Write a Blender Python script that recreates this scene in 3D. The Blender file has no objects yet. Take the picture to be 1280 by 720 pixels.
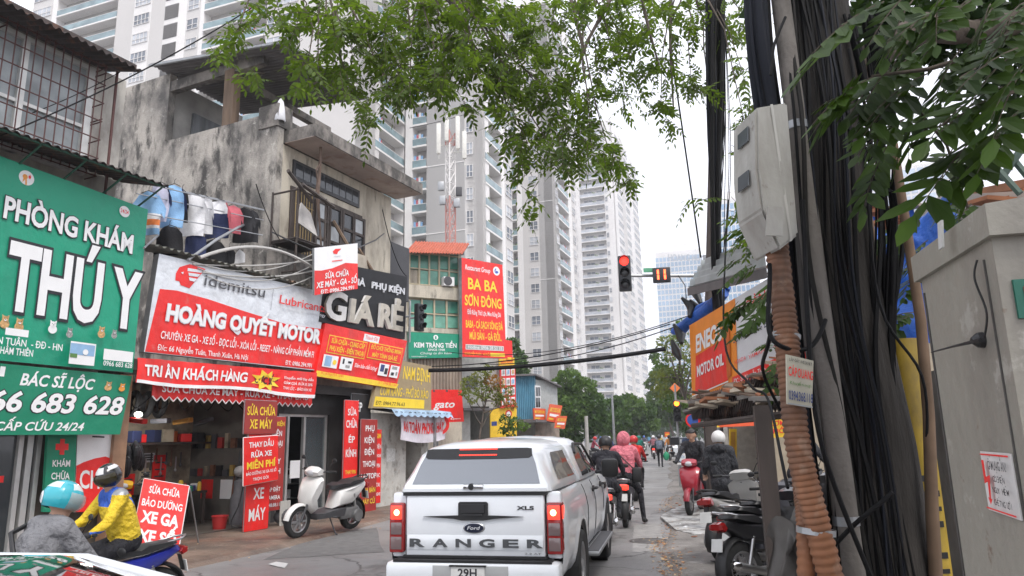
import bpy, bmesh, math, random
import numpy as np
from mathutils import Vector, Matrix, Euler
random.seed(7); rng = np.random.default_rng(7)
SC = bpy.context.scene; COL = SC.collection
rad = math.radians
# ---------------------------------------------------------------- camera, sky, sun, exposure
CF, CH, CT, CR = 895.0, 1.75, math.atan(188/895), .021
_fw = Vector((0, math.cos(CT), math.sin(CT))); _u0 = Vector((0, -math.sin(CT), math.cos(CT))); _r0 = Vector((1, 0, 0))
_up = _u0*math.cos(CR)+_r0*math.sin(CR); _rt = _r0*math.cos(CR)-_u0*math.sin(CR)
cam = bpy.data.cameras.new('camera'); co = bpy.data.objects.new('camera', cam); COL.objects.link(co)
cam.sensor_fit = 'HORIZONTAL'; cam.sensor_width = 36; cam.lens = CF/1280*36; cam.clip_end = 3000; cam.clip_start = .05
_m = Matrix((_rt, _up, -_fw)).transposed().to_4x4(); _m.translation = (0, 0, CH); co.matrix_world = _m
SC.camera = co
W = bpy.data.worlds.new('World'); SC.world = W; W.use_nodes = True
nt = W.node_tree; bg = nt.nodes['Background']
sky = nt.nodes.new('ShaderNodeTexSky'); sky.sky_type = 'NISHITA'; sky.sun_disc = False
SUN_EL, SUN_AZ = 58, 150          # azimuth clockwise from +Y (the way the camera looks)
sky.sun_elevation = rad(SUN_EL); sky.sun_rotation = rad(SUN_AZ); sky.dust_density = 6; sky.air_density = 1.2
mx = nt.nodes.new('ShaderNodeMix'); mx.data_type = 'RGBA'; mx.inputs[0].default_value = .86
mx.inputs[7].default_value = (9.2, 9.3, 10.1, 1)     # even grey-white cloud deck over the clear-sky model
nt.links.new(sky.outputs[0], mx.inputs[6]); nt.links.new(mx.outputs[2], bg.inputs[0]); bg.inputs[1].default_value = .115
sl = bpy.data.lights.new('sun', 'SUN'); sl.energy = 1.5; sl.angle = rad(16); sl.color = (1, .965, .91)
so = bpy.data.objects.new('sun', sl); COL.objects.link(so)
so.rotation_euler = Vector((math.sin(rad(SUN_AZ))*math.cos(rad(SUN_EL)), math.cos(rad(SUN_AZ))*math.cos(rad(SUN_EL)), math.sin(rad(SUN_EL)))).to_track_quat('Z', 'Y').to_euler()
vs = SC.view_settings; vs.view_transform = 'Standard'; vs.look = 'None'; vs.gamma = 1; vs.use_curve_mapping = False; vs.exposure = .78
SC.cycles.max_bounces = 6; SC.cycles.transparent_max_bounces = 8; SC.cycles.volume_bounces = 0
try: SC.cycles.use_denoising = True
except Exception: pass
# ---------------------------------------------------------------- sight lines of the survey photograph: pixel -> point in the place
def ray(x, y): return _fw+_rt*((x-640)/CF)+_up*((360-y)/CF)
C0 = Vector((0, 0, CH))
def G(x, y, z=0.): d = ray(x, y); return C0+d*((z-CH)/d.z)
def D(x, y, Y): d = ray(x, y); return C0+d*(Y/d.y)
def PL(x, y, p, az):
    n = Vector((math.cos(rad(az)), -math.sin(rad(az)), 0)); d = ray(x, y)
    return C0+d*(n.dot(Vector((p[0], p[1], 0)))/n.dot(d))
def px(p):
    v = Vector(p)-C0; z = v.dot(_fw); return (640+CF*v.dot(_rt)/z, 360-CF*v.dot(_up)/z, z)
def dirv(az): return Vector((math.sin(rad(az)), math.cos(rad(az)), 0))
# ---------------------------------------------------------------- materials
MATS = {}
def M(name, col, rough=.6, metal=0., var=.10, vs=5., bump=0., bs=60., dirt=None, coat=0., emit=0., alpha=1., streak=1., spec=.5, trans=0.):
    if name in MATS: return MATS[name]
    m = bpy.data.materials.new(name); MATS[name] = m; m.use_nodes = True
    n = m.node_tree.nodes; l = m.node_tree.links; b = n['Principled BSDF']
    b.inputs['Roughness'].default_value = rough; b.inputs['Metallic'].default_value = metal
    b.inputs['Coat Weight'].default_value = coat; b.inputs['Specular IOR Level'].default_value = spec
    b.inputs['Transmission Weight'].default_value = trans
    c = (*col, 1)
    if var or dirt or bump:
        tc = n.new('ShaderNodeNewGeometry' if not name.startswith('o_') else 'ShaderNodeTexCoord')
        pos = tc.outputs['Position'] if not name.startswith('o_') else tc.outputs['Object']
        mp = n.new('ShaderNodeMapping'); mp.inputs['Scale'].default_value = (1, 1, streak); l.new(pos, mp.inputs[0])
    out = None
    if var:
        t = n.new('ShaderNodeTexNoise'); t.inputs['Scale'].default_value = vs; t.inputs['Detail'].default_value = 5
        l.new(mp.outputs[0], t.inputs['Vector'])
        r = n.new('ShaderNodeValToRGB'); r.color_ramp.elements[0].position = .3; r.color_ramp.elements[1].position = .7
        r.color_ramp.elements[0].color = tuple(max(0, v*(1-var)) for v in col)+(1,); r.color_ramp.elements[1].color = tuple(v*(1+var) for v in col)+(1,)
        l.new(t.outputs['Fac'], r.inputs[0]); out = r.outputs[0]
    for k, dd in enumerate(dirt or ()):
        dc, thr, sc_, soft, amt = dd[:5]
        t = n.new('ShaderNodeTexNoise'); t.inputs['Scale'].default_value = sc_; t.inputs['Detail'].default_value = 8; t.inputs['Roughness'].default_value = .65
        mq = n.new('ShaderNodeMapping'); mq.inputs['Scale'].default_value = (1, 1, dd[5] if len(dd) > 5 else 1); mq.inputs['Location'].default_value = (k*3.1, 1.7*k, 5.*k)
        l.new(pos, mq.inputs[0]); l.new(mq.outputs[0], t.inputs['Vector'])
        r = n.new('ShaderNodeMapRange'); r.inputs[1].default_value = thr-soft; r.inputs[2].default_value = thr+soft; r.inputs[4].default_value = amt
        l.new(t.outputs['Fac'], r.inputs[0])
        x = n.new('ShaderNodeMix'); x.data_type = 'RGBA'; x.inputs[7].default_value = (*dc, 1)
        if out: l.new(out, x.inputs[6])
        else: x.inputs[6].default_value = c
        l.new(r.outputs[0], x.inputs[0]); out = x.outputs[2]
    if out: l.new(out, b.inputs['Base Color'])
    else: b.inputs['Base Color'].default_value = c
    if bump:
        t = n.new('ShaderNodeTexNoise'); t.inputs['Scale'].default_value = bs; t.inputs['Detail'].default_value = 6
        l.new(mp.outputs[0], t.inputs['Vector'])
        k = n.new('ShaderNodeBump'); k.inputs['Strength'].default_value = min(1, bump); k.inputs['Distance'].default_value = .6/bs*max(1, bump); l.new(t.outputs['Fac'], k.inputs['Height']); l.new(k.outputs[0], b.inputs['Normal'])
    if emit:
        b.inputs['Emission Color'].default_value = c; b.inputs['Emission Strength'].default_value = emit
    if alpha < 1:
        b.inputs['Alpha'].default_value = alpha
    return m
def leafmat(name, col, col2, tr=.35, sc=2.5):
    if name in MATS: return MATS[name]
    m = bpy.data.materials.new(name); MATS[name] = m; m.use_nodes = True; n = m.node_tree.nodes; l = m.node_tree.links
    b = n['Principled BSDF']; b.inputs['Roughness'].default_value = .5; b.inputs['Specular IOR Level'].default_value = .3
    g = n.new('ShaderNodeNewGeometry'); t = n.new('ShaderNodeTexNoise'); t.inputs['Scale'].default_value = sc; l.new(g.outputs['Position'], t.inputs['Vector'])
    wn = n.new('ShaderNodeTexWhiteNoise'); wn.noise_dimensions = '1D'; l.new(g.outputs['Random Per Island'], wn.inputs['W'])
    ad = n.new('ShaderNodeMath'); ad.operation = 'MULTIPLY_ADD'; ad.inputs[1].default_value = .5; l.new(wn.outputs['Value'], ad.inputs[0]); 
    sub = n.new('ShaderNodeMath'); sub.operation = 'SUBTRACT'; sub.inputs[1].default_value = .25; l.new(t.outputs['Fac'], sub.inputs[0]); l.new(sub.outputs[0], ad.inputs[2])
    x = n.new('ShaderNodeMix'); x.data_type = 'RGBA'; x.inputs[6].default_value = (*col, 1); x.inputs[7].default_value = (*col2, 1); l.new(ad.outputs[0], x.inputs[0])
    l.new(x.outputs[2], b.inputs['Base Color'])
    tl = n.new('ShaderNodeBsdfTranslucent'); tc = n.new('ShaderNodeMix'); tc.data_type = 'RGBA'; tc.blend_type = 'MULTIPLY'; tc.inputs[0].default_value = 1; tc.inputs[7].default_value = (1.6, 1.6, .65, 1)
    l.new(x.outputs[2], tc.inputs[6]); l.new(tc.outputs[2], tl.inputs[0])
    ms = n.new('ShaderNodeMixShader'); ms.inputs[0].default_value = tr; l.new(b.outputs[0], ms.inputs[1]); l.new(tl.outputs[0], ms.inputs[2]); l.new(ms.outputs[0], n['Material Output'].inputs[0])
    return m
# ---------------------------------------------------------------- objects
WORLD = {}          # things whose parts are built in place coordinates: root -> location
def tag(o, label=None, cat=None, group=None, kind=None):
    if label: o['label'] = label
    if cat: o['category'] = cat
    if group: o['group'] = group
    if kind: o['kind'] = kind
    elif cat: o['kind'] = 'thing'
    return o
def thing(name, label, cat, loc=(0, 0, 0), rz=0, group=None, local=False, kind=None):
    o = bpy.data.objects.new(name, None); COL.objects.link(o); o.location = loc; o.rotation_euler = (0, 0, rz); o.empty_display_size = .2
    if not local: WORLD[o.name] = Vector(loc)
    return tag(o, label, cat, group, kind)
def copy_tree(o, parent=None):
    c = o.copy(); COL.objects.link(c); c.parent = parent
    if o.name in WORLD: WORLD[c.name] = WORLD[o.name]
    for ch in list(o.children): copy_tree(ch, c)
    return c
def off_of(p):
    if p is None: return Vector()
    while p is not None:
        if p.name in WORLD: return WORLD[p.name]
        p = p.parent
    return Vector()
class MB:
    def __init__(s): s.v = []; s.f = []; s.m = []; s.k = 0
    def add(s, vs, fs, m=None):
        b = len(s.v); s.v += [tuple(q) for q in vs]; s.f += [tuple(i+b for i in f) for f in fs]; s.m += [s.k if m is None else m]*len(fs); return s
    def quad(s, a, b, c, d, m=None): return s.add([a, b, c, d], [(0, 1, 2, 3)], m)
    def box(s, c, d, mtx=None, m=None, bev=0):
        x, y, z = d[0]/2, d[1]/2, d[2]/2; c = Vector(c)
        if bev:
            bm = bmesh.new(); bmesh.ops.create_cube(bm, size=1); bmesh.ops.scale(bm, vec=d, verts=bm.verts)
            bmesh.ops.bevel(bm, geom=bm.edges[:], offset=min(bev, x*.9, y*.9, z*.9), segments=2, affect='EDGES', profile=.5)
            bm.verts.index_update(); P = [v.co.copy() for v in bm.verts]; F = [tuple(v.index for v in f.verts) for f in bm.faces]; bm.free()
        else:
            P = [Vector((i*x, j*y, k*z)) for k in (-1, 1) for j in (-1, 1) for i in (-1, 1)]
            F = [(0, 2, 3, 1), (4, 5, 7, 6), (0, 1, 5, 4), (2, 6, 7, 3), (0, 4, 6, 2), (1, 3, 7, 5)]
        if mtx is not None: P = [mtx @ p for p in P]
        return s.add([p+c for p in P], F, m)
    def obox(s, o, a, b, c, m=None):      # box from corner o and three edge vectors
        o, a, b, c = map(Vector, (o, a, b, c)); P = [o, o+a, o+a+b, o+b, o+c, o+a+c, o+a+b+c, o+b+c]
        return s.add(P, [(0, 3, 2, 1), (4, 5, 6, 7), (0, 1, 5, 4), (1, 2, 6, 5), (2, 3, 7, 6), (3, 0, 4, 7)], m)
    def tube(s, pts, r, n=8, m=None, caps=True):
        pts = [Vector(p) for p in pts]; N = len(pts); rs = list(r) if hasattr(r, '__len__') else [r]*N
        V = []; prev = None
        for i, p in enumerate(pts):
            t = (pts[min(i+1, N-1)]-pts[max(i-1, 0)])
            t = t.normalized() if t.length > 1e-9 else Vector((0, 0, 1))
            if prev is None: a = t.orthogonal().normalized()
            else:
                a = prev-t*prev.dot(t); a = a.normalized() if a.length > 1e-6 else t.orthogonal().normalized()
            prev = a; b = t.cross(a)
            V += [p+(a*math.cos(2*math.pi*k/n)+b*math.sin(2*math.pi*k/n))*rs[i] for k in range(n)]
        F = [(i*n+k, i*n+(k+1) % n, (i+1)*n+(k+1) % n, (i+1)*n+k) for i in range(N-1) for k in range(n)]
        if caps: F += [tuple(range(n))[::-1], tuple(range((N-1)*n, N*n))]
        return s.add(V, F, m)
    def cyl(s, a, b, r, r2=None, n=14, m=None): return s.tube([a, b], [r, r if r2 is None else r2], n, m)
    def ell(s, c, d, nu=14, nv=9, mtx=None, m=None):
        c = Vector(c); V = []; 
        for j in range(nv+1):
            th = math.pi*j/nv
            for i in range(nu):
                ph = 2*math.pi*i/nu; q = Vector((d[0]*math.sin(th)*math.cos(ph), d[1]*math.sin(th)*math.sin(ph), d[2]*math.cos(th)))
                V.append((mtx @ q if mtx is not None else q)+c)
        F = [(j*nu+i, (j+1)*nu+i, (j+1)*nu+(i+1) % nu, j*nu+(i+1) % nu) for j in range(nv) for i in range(nu)]
        return s.add(V, F, m)
    def prism(s, poly, o, ax, ay, az_, m=None):     # 2-D polygon in (ax, ay) at o, thickened along az_
        o, ax, ay, az_ = map(Vector, (o, ax, ay, az_)); n = len(poly)
        V = [o+ax*p[0]+ay*p[1] for p in poly]; V += [v+az_ for v in V]
        F = [tuple(range(n))[::-1], tuple(range(n, 2*n))]+[(i, (i+1) % n, n+(i+1) % n, n+i) for i in range(n)]
        return s.add(V, F, m)
    def pillow(s, poly, hw, k=.75, m=None, x0=0, wf=None):   # side profile (y,z) swelled sideways to +-hw with rounded flanks
        n = len(poly); cy = sum(p[0] for p in poly)/n; cz = sum(p[1] for p in poly)/n; V = []; L = [(-1, k), (-.86, (1+k*2)/3+.02), (-.5, 1), (.5, 1), (.86, (1+k*2)/3+.02), (1, k)]
        for t, q in L:
            for p in poly:
                w = hw*(wf(p) if wf else 1); V.append((x0+t*w, cy+(p[0]-cy)*q, cz+(p[1]-cz)*q))
        F = [tuple(range(n))[::-1], tuple(range(5*n, 6*n))]+[(j*n+i, j*n+(i+1) % n, (j+1)*n+(i+1) % n, (j+1)*n+i) for j in range(5) for i in range(n)]
        return s.add(V, F, m)
    def grid(s, fn, nu, nv, m=None):
        V = [fn(i/nu, j/nv) for j in range(nv+1) for i in range(nu+1)]; w = nu+1
        return s.add(V, [(j*w+i, j*w+i+1, (j+1)*w+i+1, (j+1)*w+i) for j in range(nv) for i in range(nu)], m)
    def lathe(s, prof, c, ax, n=20, m=None):        # prof: (radius, along)
        c = Vector(c); ax = Vector(ax).normalized(); a = ax.orthogonal().normalized(); b = ax.cross(a); V = []
        for r, h in prof: V += [c+ax*h+(a*math.cos(2*math.pi*k/n)+b*math.sin(2*math.pi*k/n))*r for k in range(n)]
        F = [(i*n+k, i*n+(k+1) % n, (i+1)*n+(k+1) % n, (i+1)*n+k) for i in range(len(prof)-1) for k in range(n)]
        return s.add(V, F, m)
    def mesh(s, name, mats, off=None, smooth=None):
        me = bpy.data.meshes.new(name); V = np.array(s.v, dtype=float).reshape(-1, 3)
        if off is not None: V = V-np.array(off)
        me.from_pydata(V.tolist(), [], s.f)
        for q in (mats if isinstance(mats, (list, tuple)) else [mats]): me.materials.append(q)
        if len(me.materials) > 1: me.polygons.foreach_set('material_index', np.array(s.m, dtype=np.int32))
        if smooth is not None:
            me.shade_smooth() if hasattr(me, 'shade_smooth') else None
            if smooth < 170: me.set_sharp_from_angle(angle=rad(smooth))
        me.update(); return me
    def build(s, name, mats, parent=None, smooth=None, loc=None, recalc=True):
        off = off_of(parent) if parent is not None else (Vector(loc) if loc is not None else None)
        me = s.mesh(name, mats, off, smooth)
        if recalc and len(s.f) < 60000:
            bm = bmesh.new(); bm.from_mesh(me); bmesh.ops.recalc_face_normals(bm, faces=bm.faces[:]); bm.to_mesh(me); bm.free()
        o = bpy.data.objects.new(name, me); COL.objects.link(o)
        if parent is not None: o.parent = parent
        elif loc is not None: o.location = loc
        return o
def catenary(a, b, sag, n=14):
    a, b = Vector(a), Vector(b); return [a.lerp(b, i/n)-Vector((0, 0, sag*4*(i/n)*(1-i/n))) for i in range(n+1)]
def jitter(pts, amp, keep=1): return [p if i < keep or i >= len(pts)-keep else Vector(p)+Vector((random.uniform(-amp, amp), random.uniform(-amp, amp), random.uniform(-amp, amp))) for i, p in enumerate(map(Vector, pts))]
# ---------------------------------------------------------------- lettering
_TX = {}
def glyphs(s, bold=.012, shear=0., space=1.):
    """filled outlines of a line of text; every contour group is filled on its own, so overlapping strokes stay solid"""
    k = (s, bold, shear, space)
    if k in _TX: return _TX[k]
    cu = bpy.data.curves.new('t', 'FONT'); cu.body = s; cu.size = 1; cu.shear = shear; cu.space_character = space
    cu.resolution_u = 3; cu.fill_mode = 'NONE' if hasattr(cu, 'fill_mode') else cu.fill_mode; cu.dimensions = '3D'; cu.fill_mode = 'HALF'
    o = bpy.data.objects.new('t', cu); COL.objects.link(o); dg = bpy.context.evaluated_depsgraph_get(); me = o.evaluated_get(dg).to_mesh()
    P = [tuple(v.co[:2]) for v in me.vertices]; nb = {}
    for e in me.edges: a, c = e.vertices; nb.setdefault(a, []).append(c); nb.setdefault(c, []).append(a)
    o.evaluated_get(dg).to_mesh_clear(); bpy.data.objects.remove(o); bpy.data.curves.remove(cu)
    seen = set(); loops = []
    for v0 in range(len(P)):
        if v0 in seen or v0 not in nb: continue
        L = [v0]; seen.add(v0); c = v0
        while True:
            nx = [q for q in nb[c] if q not in seen]
            if not nx: break
            c = nx[0] if len(L) > 1 else min(nx) if v0+1 in nx else nx[0]; seen.add(c); L.append(c)
        if len(L) > 2: loops.append([P[i] for i in L])
    area = lambda L: sum(p[0]*q[1]-q[0]*p[1] for p, q in zip(L, L[1:]+L[:1]))/2
    def inside(p, L):
        r = False
        for (x0, y0), (x1, y1) in zip(L, L[1:]+L[:1]):
            if (y0 > p[1]) != (y1 > p[1]) and p[0] < (x1-x0)*(p[1]-y0)/(y1-y0)+x0: r = not r
        return r
    def grow(L, d):
        R = []; n = len(L)
        for i in range(n):
            p, q, r = L[i-1], L[i], L[(i+1) % n]; ax, ay = q[0]-p[0], q[1]-p[1]; bx, by = r[0]-q[0], r[1]-q[1]; la, lb = math.hypot(ax, ay) or 1, math.hypot(bx, by) or 1
            n1 = (ay/la, -ax/la); n2 = (by/lb, -bx/lb); mx_, my_ = n1[0]+n2[0], n1[1]+n2[1]; k_ = max(.35, 1+n1[0]*n2[0]+n1[1]*n2[1]); R.append((q[0]+mx_/k_*d, q[1]+my_/k_*d))
        return R
    loops = [[p for j, p in enumerate(L) if math.hypot(p[0]-L[j-1][0], p[1]-L[j-1][1]) > 1e-5] for L in loops]
    A = [area(L) for L in loops]; hold = {}
    for i, L in enumerate(loops):
        for j, K in enumerate(loops):
            if i != j and abs(A[j]) > abs(A[i]) and A[i]*A[j] < 0 and all(inside(p, K) for p in L[::2]): hold[i] = j
    outer = [i for i in range(len(loops)) if i not in hold]; V, F, Z = [], [], []
    G_ = [grow(L, (bold if A[i] > 0 else -bold)*(-1 if i in hold else 1)) for i, L in enumerate(loops)]
    from mathutils.geometry import tessellate_polygon
    for n_, i in enumerate(outer):
        poly = [G_[i]]+[G_[j] for j in hold if hold[j] == i]; fl = [p for L in poly for p in L]; bb = len(V); V += fl; Z += [n_ % 4]*len(fl)
        F += [tuple(bb+q for q in t) for t in tessellate_polygon([[Vector((*p, 0)) for p in L] for L in poly])]
    V = np.array(V).reshape(-1, 2); _TX[k] = (V, F); _TX[(k, 'z')] = Z; return _TX[k]
def gz(s, bold, shear=0., space=1.): return _TX[((s, bold, shear, space), 'z')]
def caph():
    if 'cap' not in _TX: _TX['cap'] = float(glyphs('H', 0.)[0][:, 1].max())
    return _TX['cap']
class Face:
    """A flat printed face: local s (right), t (up) in 0..1 between four corners, each layer a little prouder of the board."""
    def __init__(s, tl, tr, br, bl, out=None):
        s.tl, s.tr, s.br, s.bl = map(Vector, (tl, tr, br, bl)); n = (s.br-s.bl).cross(s.tl-s.bl).normalized()
        if out is not None and n.dot(Vector(out)) < 0: n = -n
        s.n = n; s.w = ((s.tr-s.tl).length+(s.br-s.bl).length)/2; s.h = ((s.tl-s.bl).length+(s.tr-s.br).length)/2
    def P(s, u, v, o=0.): return s.bl*(1-u)*(1-v)+s.br*u*(1-v)+s.tr*u*v+s.tl*(1-u)*v+s.n*o
def sign(name, label, f, thick, bgmat, items, cat='sign', group=None, edge=None, frame=None):
    """items: ('r',u0,v0,u1,v1,mat) ('c',u,v,r,mat[,ry]) ('p',[(u,v)..],mat) ('t',text,u0,u1,v0,v1,mat,bold,shear,depth,curve)"""
    b = MB(); q = [f.P(0, 0), f.P(1, 0), f.P(1, 1), f.P(0, 1)]; e = -f.n*thick
    b.add(q+[p+e for p in q], [(0, 1, 2, 3)], 0); b.add(q+[p+e for p in q], [(4, 7, 6, 5), (0, 4, 5, 1), (1, 5, 6, 2), (2, 6, 7, 3), (3, 7, 4, 0)], 1)
    base = (q[0]+q[1])/2
    o = b.build(name, [bgmat, edge or bgmat], None, loc=base); WORLD[o.name] = base; tag(o, label, cat, group)
    pm = []; pb = MB(); lay = .004
    def mi(lst, m):
        if m not in lst: lst.append(m)
        return lst.index(m)
    for it in items:
        if it[0] == 'r':
            _, u0, v0, u1, v1, m = it; pb.add([f.P(u0, v0, lay), f.P(u1, v0, lay), f.P(u1, v1, lay), f.P(u0, v1, lay)], [(0, 1, 2, 3)], mi(pm, m)); lay += .003
        elif it[0] == 'c':
            u, v, r, m = it[1:5]; ry = it[5] if len(it) > 5 else r*f.w/f.h
            pb.add([f.P(u+r*math.cos(a*math.pi/14), v+ry*math.sin(a*math.pi/14), lay) for a in range(28)], [tuple(range(28))], mi(pm, m)); lay += .002
        elif it[0] == 'p':
            pb.add([f.P(*p, lay) for p in it[1]], [tuple(range(len(it[1])))], mi(pm, it[2])); lay += .003
        elif it[0] == 't':
            _, tx, u0, u1, v0, v1, m = it[:7]; bold = it[7] if len(it) > 7 else .018; sh = it[8] if len(it) > 8 else 0; dep = it[9] if len(it) > 9 else 0; outl = it[10] if len(it) > 10 else None
            lm = []; lb = MB()
            for kk, (bb, mm, oo) in enumerate(([(bold+.035, outl, 0)] if outl else [])+[(bold, m, .006 if outl else 0)]):
                V, F = glyphs(tx, bb, sh); Z = gz(tx, bb, sh); V0 = glyphs(tx, bold, sh)[0]
                if not len(V): continue
                x0, x1 = V0[:, 0].min(), V0[:, 0].max(); U = u0+(V[:, 0]-x0)/(x1-x0)*(u1-u0); T = v0+V[:, 1]/caph()*(v1-v0)
                if dep:
                    P0 = [f.P(a, c, .006) for a, c in zip(U, T)]; P1 = [p+f.n*(dep+.001*z) for p, z in zip(P0, Z)]; nn = len(P0)
                    ed = {}
                    for fc in F:
                        for a, c in zip(fc, fc[1:]+fc[:1]): ed[(a, c)] = 1
                    side = [(a, c, nn+c, nn+a) for (a, c) in ed if (c, a) not in ed]
                    i2 = mi(lm, m); i3 = mi(lm, it[11] if len(it) > 11 else m)
                    lb.add(P0+P1, [tuple(nn+i for i in fc) for fc in F], i2); lb.add(P0+P1, side, i3)
                else:
                    lb.add([f.P(a, c, lay+oo+.001*z) for a, c, z in zip(U, T, Z)], F, mi(lm, mm))
            if lb.f: lb.build('lettering', lm, o, recalc=False)
    if pb.f: pb.build('print', pm, o, recalc=False)
    if frame:
        fb = MB(); w = frame[1]
        for a, c in zip(q, q[1:]+q[:1]): fb.cyl(a-f.n*thick/2, c-f.n*thick/2, w, n=6)
        fb.build('frame', frame[0], o)
    return o
# ================================================================ materials
WHITE = M('white_paint', (.72, .72, .72), .5, var=.05); SIGNW = M('sign_white', (.80, .80, .80), .45, var=.03)
RED = M('sign_red', (.80, .020, .017), .45, var=.08, vs=1.5, bump=.2, bs=4, dirt=[((.42, .05, .045), .60, 2.2, .10, .6, .35), ((.55, .18, .15), .66, 5, .05, .35)]); DRED = M('sign_dark_red', (.35, .03, .025), .55, var=.12)
YEL = M('sign_yellow', (.85, .60, .04), .5, var=.06); GRN = M('sign_green', (.006, .30, .175), .45, var=.07, vs=.9, bump=.15, bs=3, dirt=[((.02, .20, .13), .60, 1.6, .1, .4, .3)]); GRN2 = M('sign_deep_green', (.005, .22, .12), .45, var=.07, vs=1, bump=.15, bs=3, dirt=[((.02, .12, .07), .60, 1.8, .1, .55, .3)])
BLACK = M('black_plastic', (.012, .012, .013), .45, var=.1); BLK2 = M('black_paint', (.02, .02, .022), .4, var=.1); DGREY = M('dark_grey', (.06, .06, .065), .6)
RUBBER = M('rubber', (.018, .018, .018), .8, var=.2, vs=20); STEEL = M('steel', (.5, .5, .5), .35, 1, var=.1); GALV = M('galvanised_steel', (.35, .36, .37), .5, .8, var=.15)
CHROME = M('chrome', (.7, .7, .7), .12, 1, var=0); RUST = M('rusty_iron', (.16, .07, .04), .85, var=.3, vs=12); IRON = M('painted_iron_red', (.085, .032, .028), .7, var=.25, vs=9)
GLASS = M('dark_glass', (.03, .035, .04), .06, var=0, spec=.7); TEALG = M('teal_glass', (.10, .22, .23), .15, var=.15, vs=.6); GREENG = M('green_glass', (.06, .22, .16), .15, var=.3, vs=1.5)
CONC = M('weathered_concrete', (.40, .37, .33), .9, var=.16, vs=1.2, bump=.5, bs=22, dirt=[((.10, .095, .09), .52, .9, .08, .9, .6), ((.04, .038, .036), .57, 2.6, .06, .9, .4), ((.55, .52, .47), .64, 5, .04, .6)])
CONCD = M('blackened_concrete', (.22, .20, .18), .9, var=.3, vs=3, bump=.5, bs=25, dirt=[((.045, .043, .04), .50, 2.5, .08, .85, .6)])
CREAM = M('cream_plaster', (.50, .455, .37), .85, var=.08, vs=1.5, bump=.2, bs=30, dirt=[((.24, .21, .17), .56, 2.0, .10, .8, .3), ((.10, .09, .08), .64, 3, .06, .7, .3)])
PINKC = M('stained_soffit', (.42, .34, .30), .9, var=.15, vs=1.5, dirt=[((.25, .15, .11), .6, 2, .08, .7), ((.08, .07, .06), .68, 3, .04, .8)])
OLDW = M('old_whitewash', (.55, .54, .50), .9, var=.12, vs=3, bump=.35, bs=30, dirt=[((.18, .16, .14), .58, 3.5, .06, .75, .6), ((.40, .33, .27), .6, 7, .05, .7)])
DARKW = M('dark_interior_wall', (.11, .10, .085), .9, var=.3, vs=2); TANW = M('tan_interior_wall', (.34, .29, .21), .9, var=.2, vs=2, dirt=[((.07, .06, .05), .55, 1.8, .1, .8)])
WOOD = M('weathered_wood', (.16, .11, .075), .85, var=.35, vs=7, streak=.12, bump=.4, bs=30); DWOOD = M('dark_wood', (.055, .042, .036), .7, var=.3, vs=8, streak=.2)
TINR = M('corrugated_rust_tin', (.055, .042, .038), .8, var=.35, vs=3, dirt=[((.20, .09, .05), .6, 4, .06, .7)]); TING = M('corrugated_grey_tin', (.30, .30, .30), .6, .3, var=.2, vs=2, dirt=[((.14, .10, .08), .6, 1.5, .1, .7)])
TIND = M('dark_tin', (.13, .12, .12), .7, var=.25, vs=2)
TILEB = M('sheet_blue', (.10, .27, .38), .6, var=.12, vs=2, dirt=[((.25, .20, .16), .66, 1.5, .06, .6, .3)])
TARP = M('blue_tarpaulin', (.02, .10, .42), .5, var=.3, vs=3, bump=.6, bs=8)
GARM = [M('cloth_'+n_, c, .85, var=.08, vs=9, bump=.3, bs=25) for n_, c in (('white', (.72, .72, .74)), ('navy', (.02, .03, .09)), ('sky', (.25, .45, .70)), ('black', (.015, .015, .018)), ('rose', (.55, .13, .16)), ('orange', (.75, .22, .06)), ('lilac', (.55, .55, .68)))]
PLASTERS = [M('facade_'+str(i), c, .8, var=.05, vs=.15) for i, c in enumerate(((.62, .59, .55), (.40, .39, .37), (.70, .68, .66), (.33, .325, .32)))]
TWHITE = M('tower_white', (.74, .72, .70), .8, var=.04, vs=.1, dirt=[((.58, .56, .54), .6, .25, .1, .5, .2)]); TGREY = M('tower_grey', (.36, .35, .34), .8, var=.05, vs=.1); TLIGHT = M('tower_light_grey', (.56, .54, .52), .8, var=.05, vs=.1)
TDARK = M('tower_recess', (.36, .34, .32), .9, var=.15, vs=.3); WINA = M('tower_window', (.17, .19, .22), .12, var=.4, vs=.35); WINB = M('tower_window_pale', (.42, .44, .47), .25, var=.3, vs=.4); RAILG = M('balcony_glass', (.20, .28, .30), .2, var=.35, vs=.5)
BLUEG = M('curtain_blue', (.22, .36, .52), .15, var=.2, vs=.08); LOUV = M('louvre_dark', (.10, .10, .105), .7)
PLANTG = M('balcony_plants', (.07, .13, .035), .8, var=.5, vs=3)
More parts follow.
